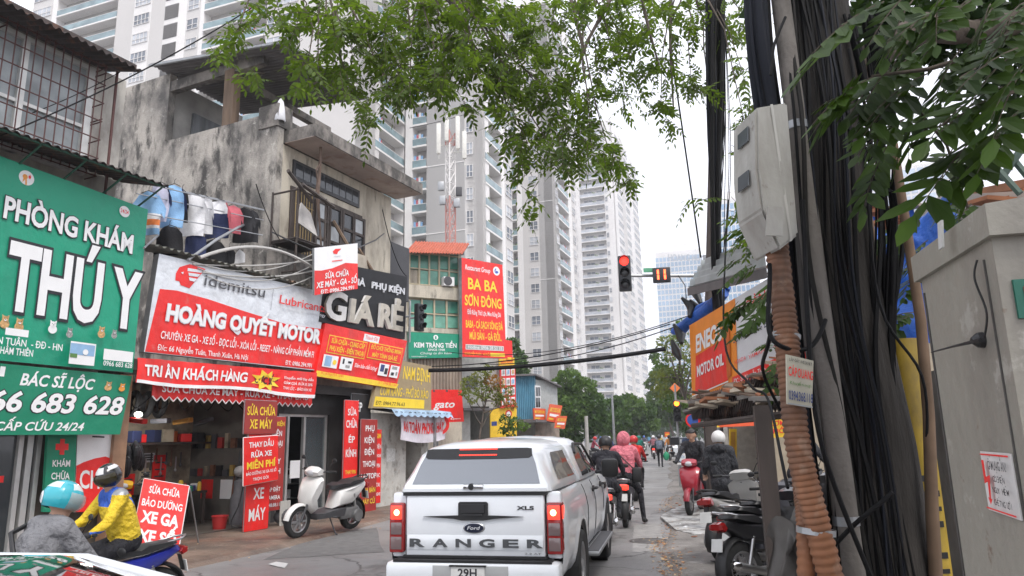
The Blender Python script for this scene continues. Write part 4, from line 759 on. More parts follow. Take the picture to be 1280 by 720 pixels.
# ---- laundry
def shirt(loc, w, h, m, m2=None, sleeves=True, az=AZF, label='', stripes=None):
    o = thing('hanging_shirt', label, 'laundry', loc, rz=0, group='washing on the line', local=True); b = MB(); ph = random.uniform(0, 6)
    def S(x, z, k): return Vector((x, .035*math.sin(x*14+ph+z*3)+.02*math.sin(z*9+ph)+k*.012, z))
    st_ = stripes or []
    for k in (-1, 1):
        def fn(u, v): z = -v*h; hw = w/2*(.62+.38*min(1, v*5)) if v < .2 else w/2*(1+.08*v); return S((u-.5)*2*hw, z-.05*abs(u-.5)*2*(1-v), k)
        bb = len(b.f); b.grid(fn, 10, 14, 0)
        if st_:
            for i in range(bb, len(b.f)):
                r = ((i-bb)//10)/14
                for a, c, mi in st_:
                    if a <= r < c: b.m[i] = mi
        if sleeves:
            for sg in (-1, 1): b.grid(lambda u, v: S(sg*(w*.36+u*w*.30), -.05-u*h*.34-v*h*.22+.02*k, k*(.8)), 4, 4, 1 if m2 else 0)
    q = b.build('cloth', [m, m2 or m]+[GARM[0], GARM[5], GARM[2]], o, 70); b = MB(); b.tube([(-w*.3, 0, -.03), (0, 0, .03), (w*.3, 0, -.03)], .008, 5); b.tube([(0, 0, .03), (0, 0, .1), (.03, 0, .13)], .006, 5); b.build('hanger', BLACK, o)
    o.rotation_euler = (0, 0, rad(90-az)+random.uniform(-.5, .15)-.9); return o
ld = [((186, 240), .62, .95, 2, None, 'light blue shirt with an orange stripe, end of the washing line', [(.5, .62, 2), (.62, .74, 3), (.74, .82, 2)]), ((201, 229), .45, .9, 4, 1, 'white and navy sleeved shirt next to the striped one', None), ((218, 231), .5, 1.0, 2, 1, 'sky blue shirt with navy shoulders on the line', None), ((228, 238), .3, .75, 3, 3, 'small black shirt between blue and white washing', None),
      ((243, 243), .55, 1.0, 0, None, 'large plain white shirt on the washing line', None), ((257, 246), .4, .9, 0, None, 'second white shirt, narrower, beside the large one', None), ((273, 250), .62, .95, 1, 4, 'navy shirt with a white chest panel', [(.0, .3, 2)]), ((292, 256), .42, .72, 4, 4, 'rose pink patterned top on the washing line', None), ((306, 260), .5, .9, 3, 3, 'black trousers and top at the far end of the line', None), ((316, 262), .35, .85, 3, 3, 'dark jacket hung last by the old wall', None)]
ld = [tuple(x) for x in ld]
for (q, w_, h_, i, j, lab, stp) in ld:
    m = GARM[4] if 'rose' in lab else GARM[i if i != 4 or 'white and' not in lab else 6]; shirt(XF(*q, -.55), w_*.8, h_*.9, GARM[4] if 'rose' in lab else GARM[{4: 6}.get(i, i)], GARM[j] if j is not None and 'rose' not in lab else None, True, label=lab, stripes=stp)
for q, w_, h_, m, lab in (((212, 283), .55, .6, 3, 'black skirt hanging below the blue shirts'), ((245, 290), .4, .5, 1, 'dark trousers hanging below the white shirts'), ((268, 300), .45, .6, 3, 'black cloth low on the washing rack'), ((287, 310), .3, .35, 3, 'dark socks cluster low on the rack'), ((300, 312), .25, .3, 0, 'grey rag hanging lowest on the rack')):
    shirt(XF(*q, -.5), w_, h_, GARM[m], None, False, label=lab)
b = MB()
for dz, o in ((0, -.55), (-.02, -.3), (-.25, -.4), (-.6, -.3)): b.tube([XF(172, 226, o)+UP*dz, XF(330, 262, o)+UP*dz], .012, 5)
b.tube([XF(235, 325, .05), XF(270, 300, -.1), XF(298, 284, -.4), XF(318, 276, -.9)], .03, 7); b.tube([XF(180, 310, .1), XF(198, 294, -.4)], .02, 6)
tag(b.build('drying_rack', GALV, None, loc=XF(240, 300, -.3)), 'bent steel pipes and wires of the washing rack', 'rack')
b = MB(); corr(b, F(-2.6, 5.55, -1.0), DF*4.2, NF*1.1-UP*.2, 26, .02, .02); tag(b.build('tin_canopy', M('mossy_tin', (.20, .20, .17), .8, var=.3, vs=3, dirt=[((.35, .2, .12), .6, 2, .06, .7)]), None, loc=F(-.5, 5.4, -.5)), 'mossy tin canopy between the washing and the motor oil signboard', 'canopy')
b = MB()
for k in range(5):
    y0 = 325+k*5; b.tube(catenary(XF(235+k*6, y0, .02), XF(390, 318+k*7, .1), random.uniform(.0, .35)), .012+.006*(k % 2), 5)
b.tube(catenary(XF(250, 322, .1), XF(392, 335, .2), -.35), .035, 6); tag(b.build('cable_tangle', M('pale_conduit', (.45, .44, .42), .6), None, loc=XF(300, 330, 0)), 'pale conduits looping along the top of the motor oil signboard', 'cables')
t = thing('hanging_cloth', 'white cloth hung on the parapet of the roof terrace', 'laundry', XF(351, 128, -1.0), local=True); b = MB(); b.lathe([(.02, 0), (.07, -.08), (.11, -.3), (.14, -.6), (.12, -.62)], (0, 0, .1), (0, 0, 1), 12); b.build('cloth', GARM[0], t, 60)
# ================================================================ houses and signs beyond the row
class Pl:
    def __init__(s, p, az): s.p = Vector((p[0], p[1], 0)); s.az = az; s.d = dirv(az); s.n = Vector((math.cos(rad(az)), -math.sin(rad(az)), 0))
    def pt(s, u, z, o=0.): return s.p+s.d*u+UP*z+s.n*o
    def hit(s, x, y, o=0.): return PL(x, y, s.p+s.n*o, s.az)
    def uz(s, x, y, o=0.): q = s.hit(x, y, o); return (q-s.p).dot(s.d), q.z
    def box(s, b, x0, x1, y0, y1, o0, o1, m=None, z0=None, o=None):
        u0, za = s.uz(x0, (y0+y1)/2, o1 if o is None else o); u1, _ = s.uz(x1, (y0+y1)/2, o1 if o is None else o); _, zt = s.uz((x0+x1)/2, y0, o1 if o is None else o); _, zb = s.uz((x0+x1)/2, y1, o1 if o is None else o)
        if z0 is not None: zb = z0
        return b.obox(s.pt(u0, zb, o0), s.d*(u1-u0), s.n*(o1-o0), UP*(zt-zb), m)
    def face(s, tl, tr, br, bl, o=0.): return Face(s.hit(*tl, o), s.hit(*tr, o), s.hit(*br, o), s.hit(*bl, o), s.n)
kp = Pl(D(577, 430, 34), 62)
kh = thing('tube_house', 'narrow house with green glazed floors above a shutter, red tin cap', 'building', kp.pt(0, 0)); b = MB()
kp.box(b, 508, 577, 314, 560, -7, -.2, 0, 0); kp.box(b, 510, 577, 358, 373, -.2, .1, 0); kp.box(b, 508, 577, 410, 416, -.2, .15, 0); b.build('wall', [CREAM], kh)
gl, fr = MB(), MB(); TF = M('tan_frame', (.42, .36, .25), .6)
for y0, y1, nx, ny in ((318, 357, 5, 2), (374, 411, 4, 2)):
    for i in range(nx):
        for j in range(ny):
            x0 = 512+i*62/nx; yy = y0+j*(y1-y0)/ny
            if not (y0 == 318 and j == 1 and i < 1): kp.box(gl, x0+1, x0+62/nx-1, yy+1, yy+(y1-y0)/ny-1, -.19, -.12, (i*3+j*2) % 3)
    for i in range(nx+1): kp.box(fr, 511+i*62/nx, 513+i*62/nx, y0, y1, -.2, -.05)
    for j in range(ny+1): kp.box(fr, 511, 575, y0+j*(y1-y0)/ny-.7, y0+j*(y1-y0)/ny+.7, -.2, -.06)
wo = fr.build('window', TF, kh); gl.build('pane', [GREENG, M('green_glass_dark', (.03, .10, .075), .12, var=.4, vs=2), M('green_glass_pale', (.13, .33, .25), .2, var=.3, vs=2)], wo)
b = MB(); q0, q1, q2 = kp.hit(506, 316, .7), kp.hit(578, 318, .7), kp.hit(540, 303, -.6); corr(b, q0, q1-q0, q2-q0-(q1-q0)*.3, 20, .03, .03); b.build('roof', M('red_tin', (.42, .11, .06), .7, var=.2), kh)
b = MB(); corr(b, kp.pt(kp.uz(513, 470)[0], kp.uz(545, 488)[1]), kp.d*(kp.uz(577, 470)[0]-kp.uz(513, 470)[0]), UP*2.0, 16, .05, .03); b.build('shutter', M('dun_shutter', (.30, .25, .20), .7, var=.2, vs=2), kh)
b = MB(); ac = thing('air_conditioner', 'small outdoor air conditioner on the upper green glazed floor', 'air conditioner', kp.hit(561, 354, .1)); kp.box(b, 555, 568, 346, 357, -.1, .25); b.build('case', WHITE, ac)
b = MB(); b.lathe([(.0, .01), (.2, .01), (.22, 0)], kp.hit(560, 351, .26), kp.n, 16); b.build('fan_grille', DGREY, ac)
f = kp.face((511, 415), (577, 418), (577, 447), (512, 448), .25); it = [('c', .5, .83, .045, SIGNW), ('r', .485, .76, .515, .88, GRN), ('t', 'KEM TRÀNG TIỀN', .09, .90, .42, .60, SIGNW, .03), ('t', 'SINCE 1958', .35, .67, .29, .37, SIGNW, .02), ('t', 'Chúng ta ăn kem', .2, .8, .15, .24, SIGNW, .0, .3), ('t', 'kemtrangtien.vn', .04, .32, .05, .1, SIGNW, .0)]
sign('ice_cream_signboard', 'green signboard KEM TRÀNG TIỀN below the green glazed floors', f, .15, M('sign_jade', (.005, .26, .15), .5), it)
bp_ = Pl(kp.hit(577, 380, .6), 48); f = bp_.face((577, 322), (628, 331), (633, 448), (578, 446))
it = [('t', 'Restaurant Group', .08, .68, .885, .935, SIGNW, .01, .2), ('c', .84, .92, .085, SIGNW), ('c', .84, .92, .05, M('logo_blue', (.05, .12, .5), .5)), ('p', [(.80, .91), (.86, .96), (.90, .91), (.85, .925)], SIGNW),
      ('t', 'BA BA', .14, .84, .69, .80, YEL, .022), ('t', 'SƠN ĐÔNG', .06, .93, .52, .62, YEL, .022), ('t', 'Đồi Rừng Thỏ Lợn, Mèo Rừng Dê', .12, .9, .43, .475, SIGNW, .012), ('t', 'BABA - CÁ SẠCH SÔNG ĐÀ', .08, .94, .295, .365, YEL, .02), ('t', 'MŨI SẢN - GÀ ĐỒI..', .16, .9, .18, .25, YEL, .02),
      ('r', .07, .075, .94, .125, SIGNW), ('r', .08, .08, .93, .12, M('hotline_grey', (.3, .32, .3), .5)), ('t', 'Hotline: 0936 28 53 33', .12, .9, .085, .115, SIGNW, .01), ('t', '18 NGUYỄN TUÂN - HÀ NỘI', .05, .6, .02, .045, YEL, .0), ('r', .62, .015, .96, .05, YEL)]
sign('restaurant_signboard', 'tall red signboard with yellow letters BA BA SƠN ĐÔNG', f, .25, RED, it, edge=GALV)
f = kp.face((537, 487), (577, 487), (580, 527), (538, 529), 1.2); it = [('t', 'gato', .1, .75, .45, .66, SIGNW, .02, .3), ('c', .62, .10, .02, SIGNW), ('t', 'gatovn', .66, .9, .08, .13, SIGNW, .0), ('r', .1, .93, .16, .99, DGREY), ('r', .5, .93, .56, .99, DGREY)]
sign('shop_signboard', 'square bright red sign with white script gato', f, .15, RED, it)
# next house with dark shop opening
hp = Pl(D(612, 500, 38), 55); h2 = thing('shop_house', 'grey shop house with a dark open ground floor behind the small tree', 'building', hp.pt(0, 0)); b = MB()
hp.box(b, 577, 642, 440, 508, -6, 0, 0); hp.box(b, 577, 588, 508, 600, -6, 0, 0, 0); hp.box(b, 612, 642, 508, 600, -6, 0, 0, 0); hp.box(b, 586, 614, 505, 600, -6, -5.5, 1, 0); b.build('wall', [M('grey_shop_wall', (.42, .42, .40), .8, var=.15), DARKW], h2)
b = MB(); hp.box(b, 580, 616, 510, 513, 0, 1.0); b.build('awning', TIND, h2); b = MB(); hp.box(b, 584, 597, 470, 485, 0, .06); b.build('window', GLASS, h2)
YS = M('sign_yellow_deep', (.75, .48, .03), .5)
for lab, c, bgm, items in (('yellow sign at the top of the stacked red and white signs', ((624, 448), (643, 447), (643, 457), (624, 458)), YS, [('t', 'ĐIỆN NƯỚC', .1, .9, .35, .65, RED, .02)]),
    ('red and white grid sign of photos above the yellow shop sign', ((625, 459), (644, 458), (645, 508), (626, 510)), RED, [('r', .08+.3*i, .06+.24*j, .32+.3*i, .24+.24*j, SIGNW) for i in range(3) for j in range(4)]+[('r', .13+.3*i, .10+.24*j, .27+.3*i, .20+.24*j, (GREY_, PBLUE, TAN)[(i+j) % 3]) for i in range(3) for j in range(4)]),
    ('yellow shop sign with a red round mark beside the small tree', ((613, 511), (646, 509), (646, 545), (613, 547)), YS, [('c', .68, .78, .13, RED), ('c', .68, .78, .08, SIGNW), ('r', .04, .40, .24, .55, NAVY)]),
    ('thin red sign at the edge of the tall BA BA signboard', ((632, 425), (640, 426), (641, 452), (633, 452)), RED, [('r', .2, .1, .8, .2, YEL)])):
    sign('shop_sign', lab, hp.face(*c, .3+.1*len(items)/12), .08, bgm, items)
# blue shack
bs = Pl(D(665, 500, 50), 70); sk = thing('tin_shack', 'upper-floor shack clad in blue corrugated sheet with a grey gable side', 'building', bs.pt(0, 0)); b = MB()
bs.box(b, 647, 669, 472, 600, -5, -.1, 0, 0); b.build('wall', [DARKW], sk); b = MB(); u0, z0 = bs.uz(645, 524); u1, z1 = bs.uz(669, 470); corr(b, bs.pt(u0, z0), bs.d*(u1-u0), UP*(z1-z0), 11, .05, .03); b.build('cladding', TILEB, sk)
b2 = Pl(bs.hit(669, 500), 30); b = MB(); b2.box(b, 669, 697, 476, 524, -4, 0, 0); b2.box(b, 669, 700, 524, 600, -4, -.6, 1, 0); b.build('side_wall', [M('grey_cladding', (.36, .38, .37), .7, var=.15), M('shack_base', (.25, .2, .16), .8, var=.4, vs=2)], sk)
b = MB(); b2.box(b, 669.5, 676, 482, 511, 0, .08, 0); wo = b.build('window', WHITE, sk); b = MB(); b2.box(b, 670.2, 672.6, 484, 495, .08, .1); b2.box(b, 673.2, 675.4, 484, 495, .08, .1); b2.box(b, 670.2, 672.6, 497, 509, .08, .1); b2.box(b, 673.2, 675.4, 497, 509, .08, .1); b.build('pane', GLASS, wo)
b = MB(); q = bs.hit(643, 470, .5); b.obox(q, bs.hit(670, 469, .5)-q, -bs.n*5, UP*.12); q = bs.hit(670, 469, .5); b.obox(q, b2.hit(702, 484, .4)-q, -bs.n*3, UP*.1); b.build('roof', TIND, sk)
b = MB(); bs.box(b, 640, 672, 524, 527, 0, 1.0); b2.box(b, 670, 703, 525, 528, 0, .8); b.build('canopy', TIND, sk)
for lab, c, r_ in (('small square red and orange sign under the shack window', ((667, 510), (682, 511), (682, 525), (668, 525)), 0), ('larger tilted red and orange sign at the corner of the shack', ((688, 505), (703, 507), (698, 529), (684, 526)), 1), ('lowest red and orange sign at the corner of the shack', ((697, 520), (709, 520), (706, 536), (694, 535)), 2)):
    sign('shop_sign', lab, b2.face(*c, .5+.35*r_), .08, M('sign_orange_red', (.68, .10, .03), .5), [('r', .08, .58, .9, .8, YS), ('r', .1, .3, .86, .45, SIGNW), ('t', 'BIA HƠI', .2, .8, .62, .76, RED, .02), ('r', .06, .1, .5, .2, YS)])
# ================================================================ masts, signals
def lattice(name, label, base, z0, z1, w):
    t = thing(name, label, 'mast', base+UP*z0); b = MB(); n = int((z1-z0)/.9); rows = {0: MB(), 1: MB()}
    for i in range(n):
        za, zb = z0+i*(z1-z0)/n, z0+(i+1)*(z1-z0)/n; bb = rows[(i//4) % 2]; P = [base+Vector((w*.5*math.cos(a), w*.5*math.sin(a), 0)) for a in (.5, 2.6, 4.7)]
        for k in range(3):
            p, q = P[k], P[(k+1) % 3]; bb.cyl(p+UP*za, p+UP*zb, .05, n=5); bb.cyl(p+UP*za, q+UP*zb, .025, n=4); bb.cyl(q+UP*za, p+UP*zb, .025, n=4); bb.cyl(p+UP*za, q+UP*za, .025, n=4)
    rows[0].build('lattice', M('mast_white', (.70, .68, .66), .6), t); rows[1].build('lattice', M('mast_red', (.48, .22, .19), .6), t)
    for k, (x, h, dz) in enumerate(((-.75, 2.2, 0), (.55, 2.4, .4), (1.0, 2.0, -.5), (-.2, 1.6, .6))):
        b = MB(); b.box(base+Vector((x, -.3, z1-.6+dz)), (.3, .22, h), bev=.06); b.cyl(base+Vector((x, -.1, z1-2+dz)), base+Vector((x, -.1, z1+.6+dz)), .04, n=6); b.cyl(base+Vector((x, -.1, z1-1+dz)), base+Vector((0, 0, z1-1+dz)), .03, n=5); b.build('antenna', M('antenna_white', (.66, .65, .60), .5), t, 40)
    for k, (x, z) in enumerate(((-.6, z1-4), (.6, z1-4.4), (-.5, z1-5), (.7, z1-8.5), (.45, z1-5.2))):
        b = MB(); b.box(base+Vector((x, -.2, z)), (.42, .3, .62), bev=.05); b.build('radio_unit', [GALV, DGREY][k % 2], t, 40)
    b = MB(); b.cyl(base+UP*z1, base+UP*(z1+3), .03, n=5); b.build('lightning_rod', GALV, t); return t
pm_ = D(563, 310, 46); lattice('telecom_mast', 'red and white lattice telecom mast with pale antennas above the red tin cap', Vector((pm_.x, pm_.y, 0)), pm_.z-4, D(563, 165, 46).z, .75)
b = MB(); b.obox(Vector((pm_.x-3.2, pm_.y-1, 0)), (5.6, 0, 0), (0, 6, 0), UP*(pm_.z-4)); rb = thing('roof_block', 'plain block of flats carrying the telecom mast', 'building', (pm_.x, pm_.y, 0)); b.build('wall', TLIGHT, rb); b = MB(); b.obox(Vector((pm_.x-3.3, pm_.y-1.1, pm_.z-4)), (5.8, 0, 0), (0, 6.2, 0), UP*.3); b.build('parapet', TWHITE, rb)
LRED = M('signal_red_lit', (1, .03, .02), .4, var=0, emit=2.2); LAMB = M('signal_orange_lit', (1, .22, .02), .4, var=0, emit=3.0); LOFF = M('signal_dark_lens', (.02, .02, .022), .2); SIGB = M('signal_black', (.018, .02, .024), .45)
def signal(name, label, c, facing, lit, s=1., n=3, lamp=LRED):
    """traffic light head, lamps facing `facing` (unit vector); c is the head's middle"""
    t = thing(name, label, 'traffic light', c); fx = Vector(facing).normalized(); sx = UP.cross(fx); m = Matrix((sx, -fx, UP)).transposed().to_4x4(); h = .34*n*s
    b = MB(); b.box(c, (.36*s, .22*s, h), m, bev=.03); b.build('housing', SIGB, t, 40)
    for i in range(n):
        z = h/2-(i+.5)*.34*s; p = c+UP*z+fx*.11*s; b = MB(); b.lathe([(0, .03*s), (.06*s, .028*s), (.115*s, .012*s), (.125*s, 0)], p, fx, 20); b.build('lens', lamp if i == lit else LOFF, t, 60)
        b = MB(); V = []
        for k in range(13):
            a = math.pi*(-.1+1.2*k/12); r = .135*s; q = p+sx*math.cos(a)*r+UP*math.sin(a)*r; V += [q, q+fx*.2*s*(.55+.45*math.sin(max(0, min(math.pi, a))))]
        b.add(V, [(2*k, 2*k+2, 2*k+3, 2*k+1) for k in range(12)]); b.build('visor', SIGB, t)
    return t
toC = lambda p: Vector((-p.x, -p.y, 0)).normalized()
c = D(781, 342, 20); sg = signal('traffic_light', 'traffic light showing red, hung from a mast arm over the street', c, toC(c), 0)
c11 = D(827, 344, 20); cd = thing('countdown_timer', 'black countdown timer showing 11 in lit red digits beside the red signal', 'timer', c11); fx = toC(c11); sx = UP.cross(fx)
b = MB(); b.box(c11, (.50, .18, .42), Matrix((sx, -fx, UP)).transposed().to_4x4(), bev=.02); b.build('housing', SIGB, cd, 40)
for k in (-1, 1):
    b = MB(); b.obox(c11+fx*.095+sx*(.095*k*-1-.03)*-1-sx*.06-UP*.14, sx*.055, fx*.01, UP*.13); b.obox(c11+fx*.095+sx*(.095*k*-1-.03)*-1-sx*.06+UP*.012, sx*.055, fx*.01, UP*.13); b.build('digit', LRED if 0 else M('digit_lit', (1, .10, .03), .4, var=0, emit=3.2), cd)
pb_ = Vector((D(900, 500, 20).x, 20.3, 0)); b = MB(); mp_ = thing('signal_mast', 'galvanised mast with a long arm carrying the red signal and the timer', 'mast', pb_)
za = c11.z+.03; b.tube([pb_, pb_+UP*(za+.6)], [.12, .08], 10); b.build('pole', GALV, mp_); b = MB(); b.tube([pb_+UP*za, Vector((c.x+.1, 20.2, za+.02))], [.06, .04], 8); b.build('arm', GALV, mp_); b = MB(); b.box(Vector((D(812, 338, 20.15).x, 20.15, za+.16)), (.35, .05, .12)); b.build('bracket', M('bracket_green', (.1, .35, .2), .6), mp_)
b = MB(); b.tube([Vector((D(848, 348, 20.2).x, 20.2, za)), Vector((D(856, 352, 20.2).x, 20.2, za-.3)), Vector((D(858, 370, 20.2).x, 20.2, za-1.0))], .015, 5); b.build('cable', BLACK, mp_)
c = XF(524, 396, -.2); c = D(524, 397, 20.3); sl_ = signal('traffic_light', 'unlit dark traffic light seen side-on next to the black signboard', c, Vector((.8, -.5, 0)), 9, .78)
b = MB(); q = c-dirv(0)*0+Vector((-.28, .05, 0)); st_ = thing('signal_mast', 'slim grey mast and arm of the side-on traffic light', 'mast', q+UP*-.5); b.cyl(q-UP*.7, q+UP*.5, .035, n=8); b.cyl(q, c, .03, n=6); b.build('pole', GALV, st_); b = MB(); b.cyl(q+UP*.05, XF(480, 398, -.6), .03, n=6); b.build('arm', GALV, st_)
pq = D(845, 600, 30); pq = Vector((D(846, 520, 30).x, 30, 0)); c = D(845, 508, 30); signal('traffic_light', 'small traffic light with a glowing orange lamp farther down the street', c+Vector((0, -.15, -.18)), toC(c), 0, .85, 3, LAMB)
mm = thing('signal_pole', 'grey pole of the orange signal with an orange mark on top', 'mast', pq); b = MB(); b.cyl(pq, pq+UP*(c.z+.9), .05, n=8); b.build('pole', GALV, mm); b = MB(); b.box(pq+UP*(c.z-1.4)+Vector((-.2, -.1, 0)), (.35, .2, .3)); b.build('pedestrian_signal', SIGB, mm); b = MB(); b.box(pq+UP*(c.z+.75), (.3, .05, .3), Matrix.Rotation(.78, 4, 'Y')); b.build('marker', M('marker_orange', (.8, .2, .05), .5), mm)
# ================================================================ trees
BARK = M('bark', (.10, .08, .065), .95, var=.4, vs=9, bump=.6, bs=25, streak=.3); LF_N = leafmat('leaf_near', (.028, .056, .011), (.125, .195, .03), .52); LF_M = leafmat('leaf_mid', (.045, .09, .02), (.12, .20, .04), .35, 1.); LF_D = leafmat('leaf_dark', (.03, .065, .018), (.075, .14, .03), .3, 1.); LF_Y = leafmat('leaf_olive', (.09, .13, .035), (.20, .22, .06), .4, 1.); LF_O = leafmat('leaf_orange', (.10, .12, .03), (.42, .17, .05), .35, 3.)
def leafcards(b, blobs, per, size, m=0, hollow=.55, droop=.3):
    for c, r in blobs:
        c = Vector(c); r = Vector(r) if hasattr(r, '__len__') else Vector((r, r, r*.85)); n = int(per*r.x*r.z)
        d = rng.normal(size=(n, 3)); d /= np.linalg.norm(d, axis=1)[:, None]; rr = (hollow+(1-hollow)*rng.random(n)**.6)*(1+.18*np.sin(d[:, 0]*7+c.x*3)*np.cos(d[:, 2]*6+c.y))
        P = d*rr[:, None]*np.array(r)[None]+np.array(c)
        a = d+rng.normal(size=(n, 3))*.7+np.array((0, 0, -droop)); a /= np.linalg.norm(a, axis=1)[:, None]; t = np.cross(a, rng.normal(size=(n, 3))); t /= np.linalg.norm(t, axis=1)[:, None]
        L = size*(.6+.8*rng.random(n))[:, None]; bb = len(b.v); Q = np.stack([P-a*L*.5, P+t*L*.28, P+a*L*.5, P-t*L*.28], 1).reshape(-1, 3)
        b.v += [tuple(q) for q in Q]; b.f += [(bb+4*i, bb+4*i+1, bb+4*i+2, bb+4*i+3) for i in range(n)]; b.m += [m]*n
def limbs(b, base, top, r, blobs):
    b.tube(jitter([Vector(base).lerp(Vector(top), i/5) for i in range(6)], r*.5), [r*(1-.12*i) for i in range(6)], 8)
    for c, rr in blobs:
        q = Vector(base).lerp(Vector(top), random.uniform(.6, 1)); b.tube(jitter([q.lerp(Vector(c), i/4) for i in range(5)], r*.5), [r*.45*(1-.2*i) for i in range(5)], 6)
def tree(name, label, base, blobs, mats, per, size, r=.18, group=None):
    base = Vector(base); base.z = 0; t = thing(name, label, 'tree', base, group=group); b = MB(); cs = [Vector(c) for c, _ in blobs]; top = sum(cs, Vector())/len(cs); top.z -= .4; limbs(b, base, top, r, blobs); b.build('trunk', BARK, t, 60)
    b = MB()
    for i, bl in enumerate(blobs): leafcards(b, [bl], per, size, i % len(mats))
    b.build('crown', mats, t, recalc=False); return t
def pblobs(lst, Y, sp=1.): return [(D(x, y, Y+random.uniform(-sp, sp)), r/CF*Y) for x, y, r in lst]
tree('street_tree', 'dense rounded green tree next to the blue shack', D(722, 560, 62), pblobs([(712, 478, 20), (700, 500, 22), (728, 488, 20), (738, 508, 20), (715, 515, 26), (745, 525, 18), (700, 530, 20), (725, 538, 18), (690, 490, 12)], 62), [LF_M, LF_D], 700, .34, .2, 'street trees on the left side')
tree('street_tree', 'shorter rounded green tree behind the thin lamp pole', D(765, 560, 74), pblobs([(762, 512, 16), (752, 528, 16), (775, 525, 14), (765, 540, 14), (770, 503, 10)], 74), [LF_D, LF_M], 620, .36, .2, 'street trees on the left side')
tree('street_tree', 'broad rounded green tree, last of the left-hand row', D(800, 555, 88), pblobs([(790, 508, 17), (806, 515, 15), (780, 525, 15), (800, 532, 17), (815, 530, 10), (786, 500, 10)], 88), [LF_M, LF_D], 560, .4, .25, 'street trees on the left side')
tree('street_tree', 'dark tree rising behind the blue corrugated shack', D(642, 560, 64), pblobs([(640, 430, 10), (646, 445, 12), (650, 460, 13), (640, 465, 12), (655, 470, 10), (648, 490, 14)], 64), [LF_D], 620, .34, .2)
tree('street_tree', 'small thin tree with orange-tinged leaves before the grey shop house', D(592, 590, 31), pblobs([(585, 480, 11), (600, 470, 12), (617, 478, 13), (630, 490, 12), (605, 490, 12), (590, 497, 9), (638, 505, 9), (622, 500, 9), (578, 490, 6), (610, 462, 8)], 31, .5), [LF_Y, LF_Y, LF_O, LF_Y], 1300, .14, .07)
tree('street_shrub', 'drooping leafy shrub in front of the yellow shop sign', D(642, 590, 31), pblobs([(632, 525, 9), (645, 530, 10), (655, 533, 7), (636, 540, 8), (628, 538, 6)], 31, .4), [LF_M], 1300, .15, .04)
tree('feathery_tree', 'loose olive-green tree behind the blue tarpaulin roll and orange signal', D(872, 560, 42), pblobs([(832, 430, 12), (826, 452, 12), (838, 470, 15), (826, 488, 12), (840, 505, 14), (848, 415, 12), (822, 470, 9), (846, 425, 10), (858, 440, 14), (838, 445, 9), (866, 460, 14), (848, 468, 14), (832, 465, 8), (860, 485, 14), (840, 490, 10), (870, 410, 10), (852, 405, 8), (876, 440, 10), (872, 500, 12), (850, 505, 9)], 42, 1.2), [LF_Y, LF_M, LF_Y], 520, .22, .14)
tree('feathery_tree', 'dim blue-green tree closing the far end of the street', D(845, 560, 110), pblobs([(825, 470, 14), (840, 488, 18), (822, 498, 15), (850, 505, 18), (830, 520, 16), (855, 525, 16), (815, 515, 9), (818, 445, 7), (812, 480, 7)], 110, 3), [LF_M, LF_D], 260, .6, .25)
tree('feathery_tree', 'low dark trees along the pavement beyond the orange signal', D(880, 560, 60), pblobs([(872, 520, 14), (888, 525, 12), (862, 533, 10), (900, 515, 14), (880, 500, 12), (915, 520, 12)], 60, 2), [LF_D], 420, .34, .16)
b = MB()
for i in range(26): x = 690+i*8.5; leafcards(b, [(D(x+random.uniform(-4, 4), 530+random.uniform(-7, 6), 190), (3.2, 3.2, 3.4))], 34, .9)
tag(b.build('far_trees', LF_D, recalc=False), 'band of distant trees at the end of the street', 'trees', kind='stuff')
b = MB(); q = D(768, 555, 58); q.z = 0; b.tube([q, q+UP*(D(768, 492, 58).z)], [.11, .08], 8); tag(b.build('lamp_pole', GALV, None, loc=q), 'thin bare grey pole standing before the rounded trees', 'pole')
b = MB(); q = D(734, 555, 52); q.z = 0; b.tube([q, q+UP*(D(734, 520, 52).z)], .13, 8); tag(b.build('concrete_post', M('post_concrete', (.40, .39, .37), .85, var=.15), None, loc=q), 'short pale concrete post beside the dense rounded tree', 'post')
# ---- overhead canopy of the near tree
def leaflet(b, p, a, w, L, m=0, bend=.2):
    """one pointed leaflet: p base, a direction, w sideways, folded along its midrib"""
    n = a.cross(w).normalized(); hw = L*.21
    b.add([p, p+a*L*.35+w*hw+n*L*.05, p+a*L*.72+w*hw*.8+n*L*.02-UP*L*bend*.3, p+a*L-UP*L*bend*.6, p+a*L*.72-w*hw*.8+n*L*.02-UP*L*bend*.3, p+a*L*.35-w*hw+n*L*.05], [(0, 1, 2, 3), (0, 3, 4, 5)], m)
def spray(b, p, d, L, pairs, ll, m=0, tw=None):
    p = Vector(p); d = Vector(d).normalized(); s = d.cross(UP); s = s.normalized() if s.length > .05 else Vector((1, 0, 0)); roll = random.uniform(-.7, .7); s = (Matrix.Rotation(roll, 3, d) @ s); pts = []
    for i in range(6): t = i/5; pts.append(p+d*L*t-UP*L*.28*t*t)
    b.tube(pts, [.0035, .003, .003, .0025, .002, .001], 3, m=1 if tw is None else tw, caps=False)
    for i in range(pairs+1):
        t = .22+.78*i/pairs; q = p+d*L*t-UP*L*.28*t*t; l_ = ll*(.72+.28*math.sin(math.pi*min(1, t*.9+.1)))*random.uniform(.85, 1.15); dd = (d-UP*.5*t).normalized()
        if i == pairs: leaflet(b, q, dd, s, l_, m)
        else:
            for sg in (-1, 1): a = (dd*.62+s*sg*.85-UP*random.uniform(.05, .4)).normalized(); w = a.cross(a.cross(dd)).normalized() if a.cross(dd).length > .01 else s; leaflet(b, q, a, dd.cross(a).cross(a).normalized() if dd.cross(a).length > .01 else s, l_, m)
TWIG = M('twig', (.07, .055, .04), .9)
ct = thing('shade_tree', 'big shade tree whose leafy branches hang over the street from the pole side', 'tree', D(1125, 720, 3.75)*1.0)
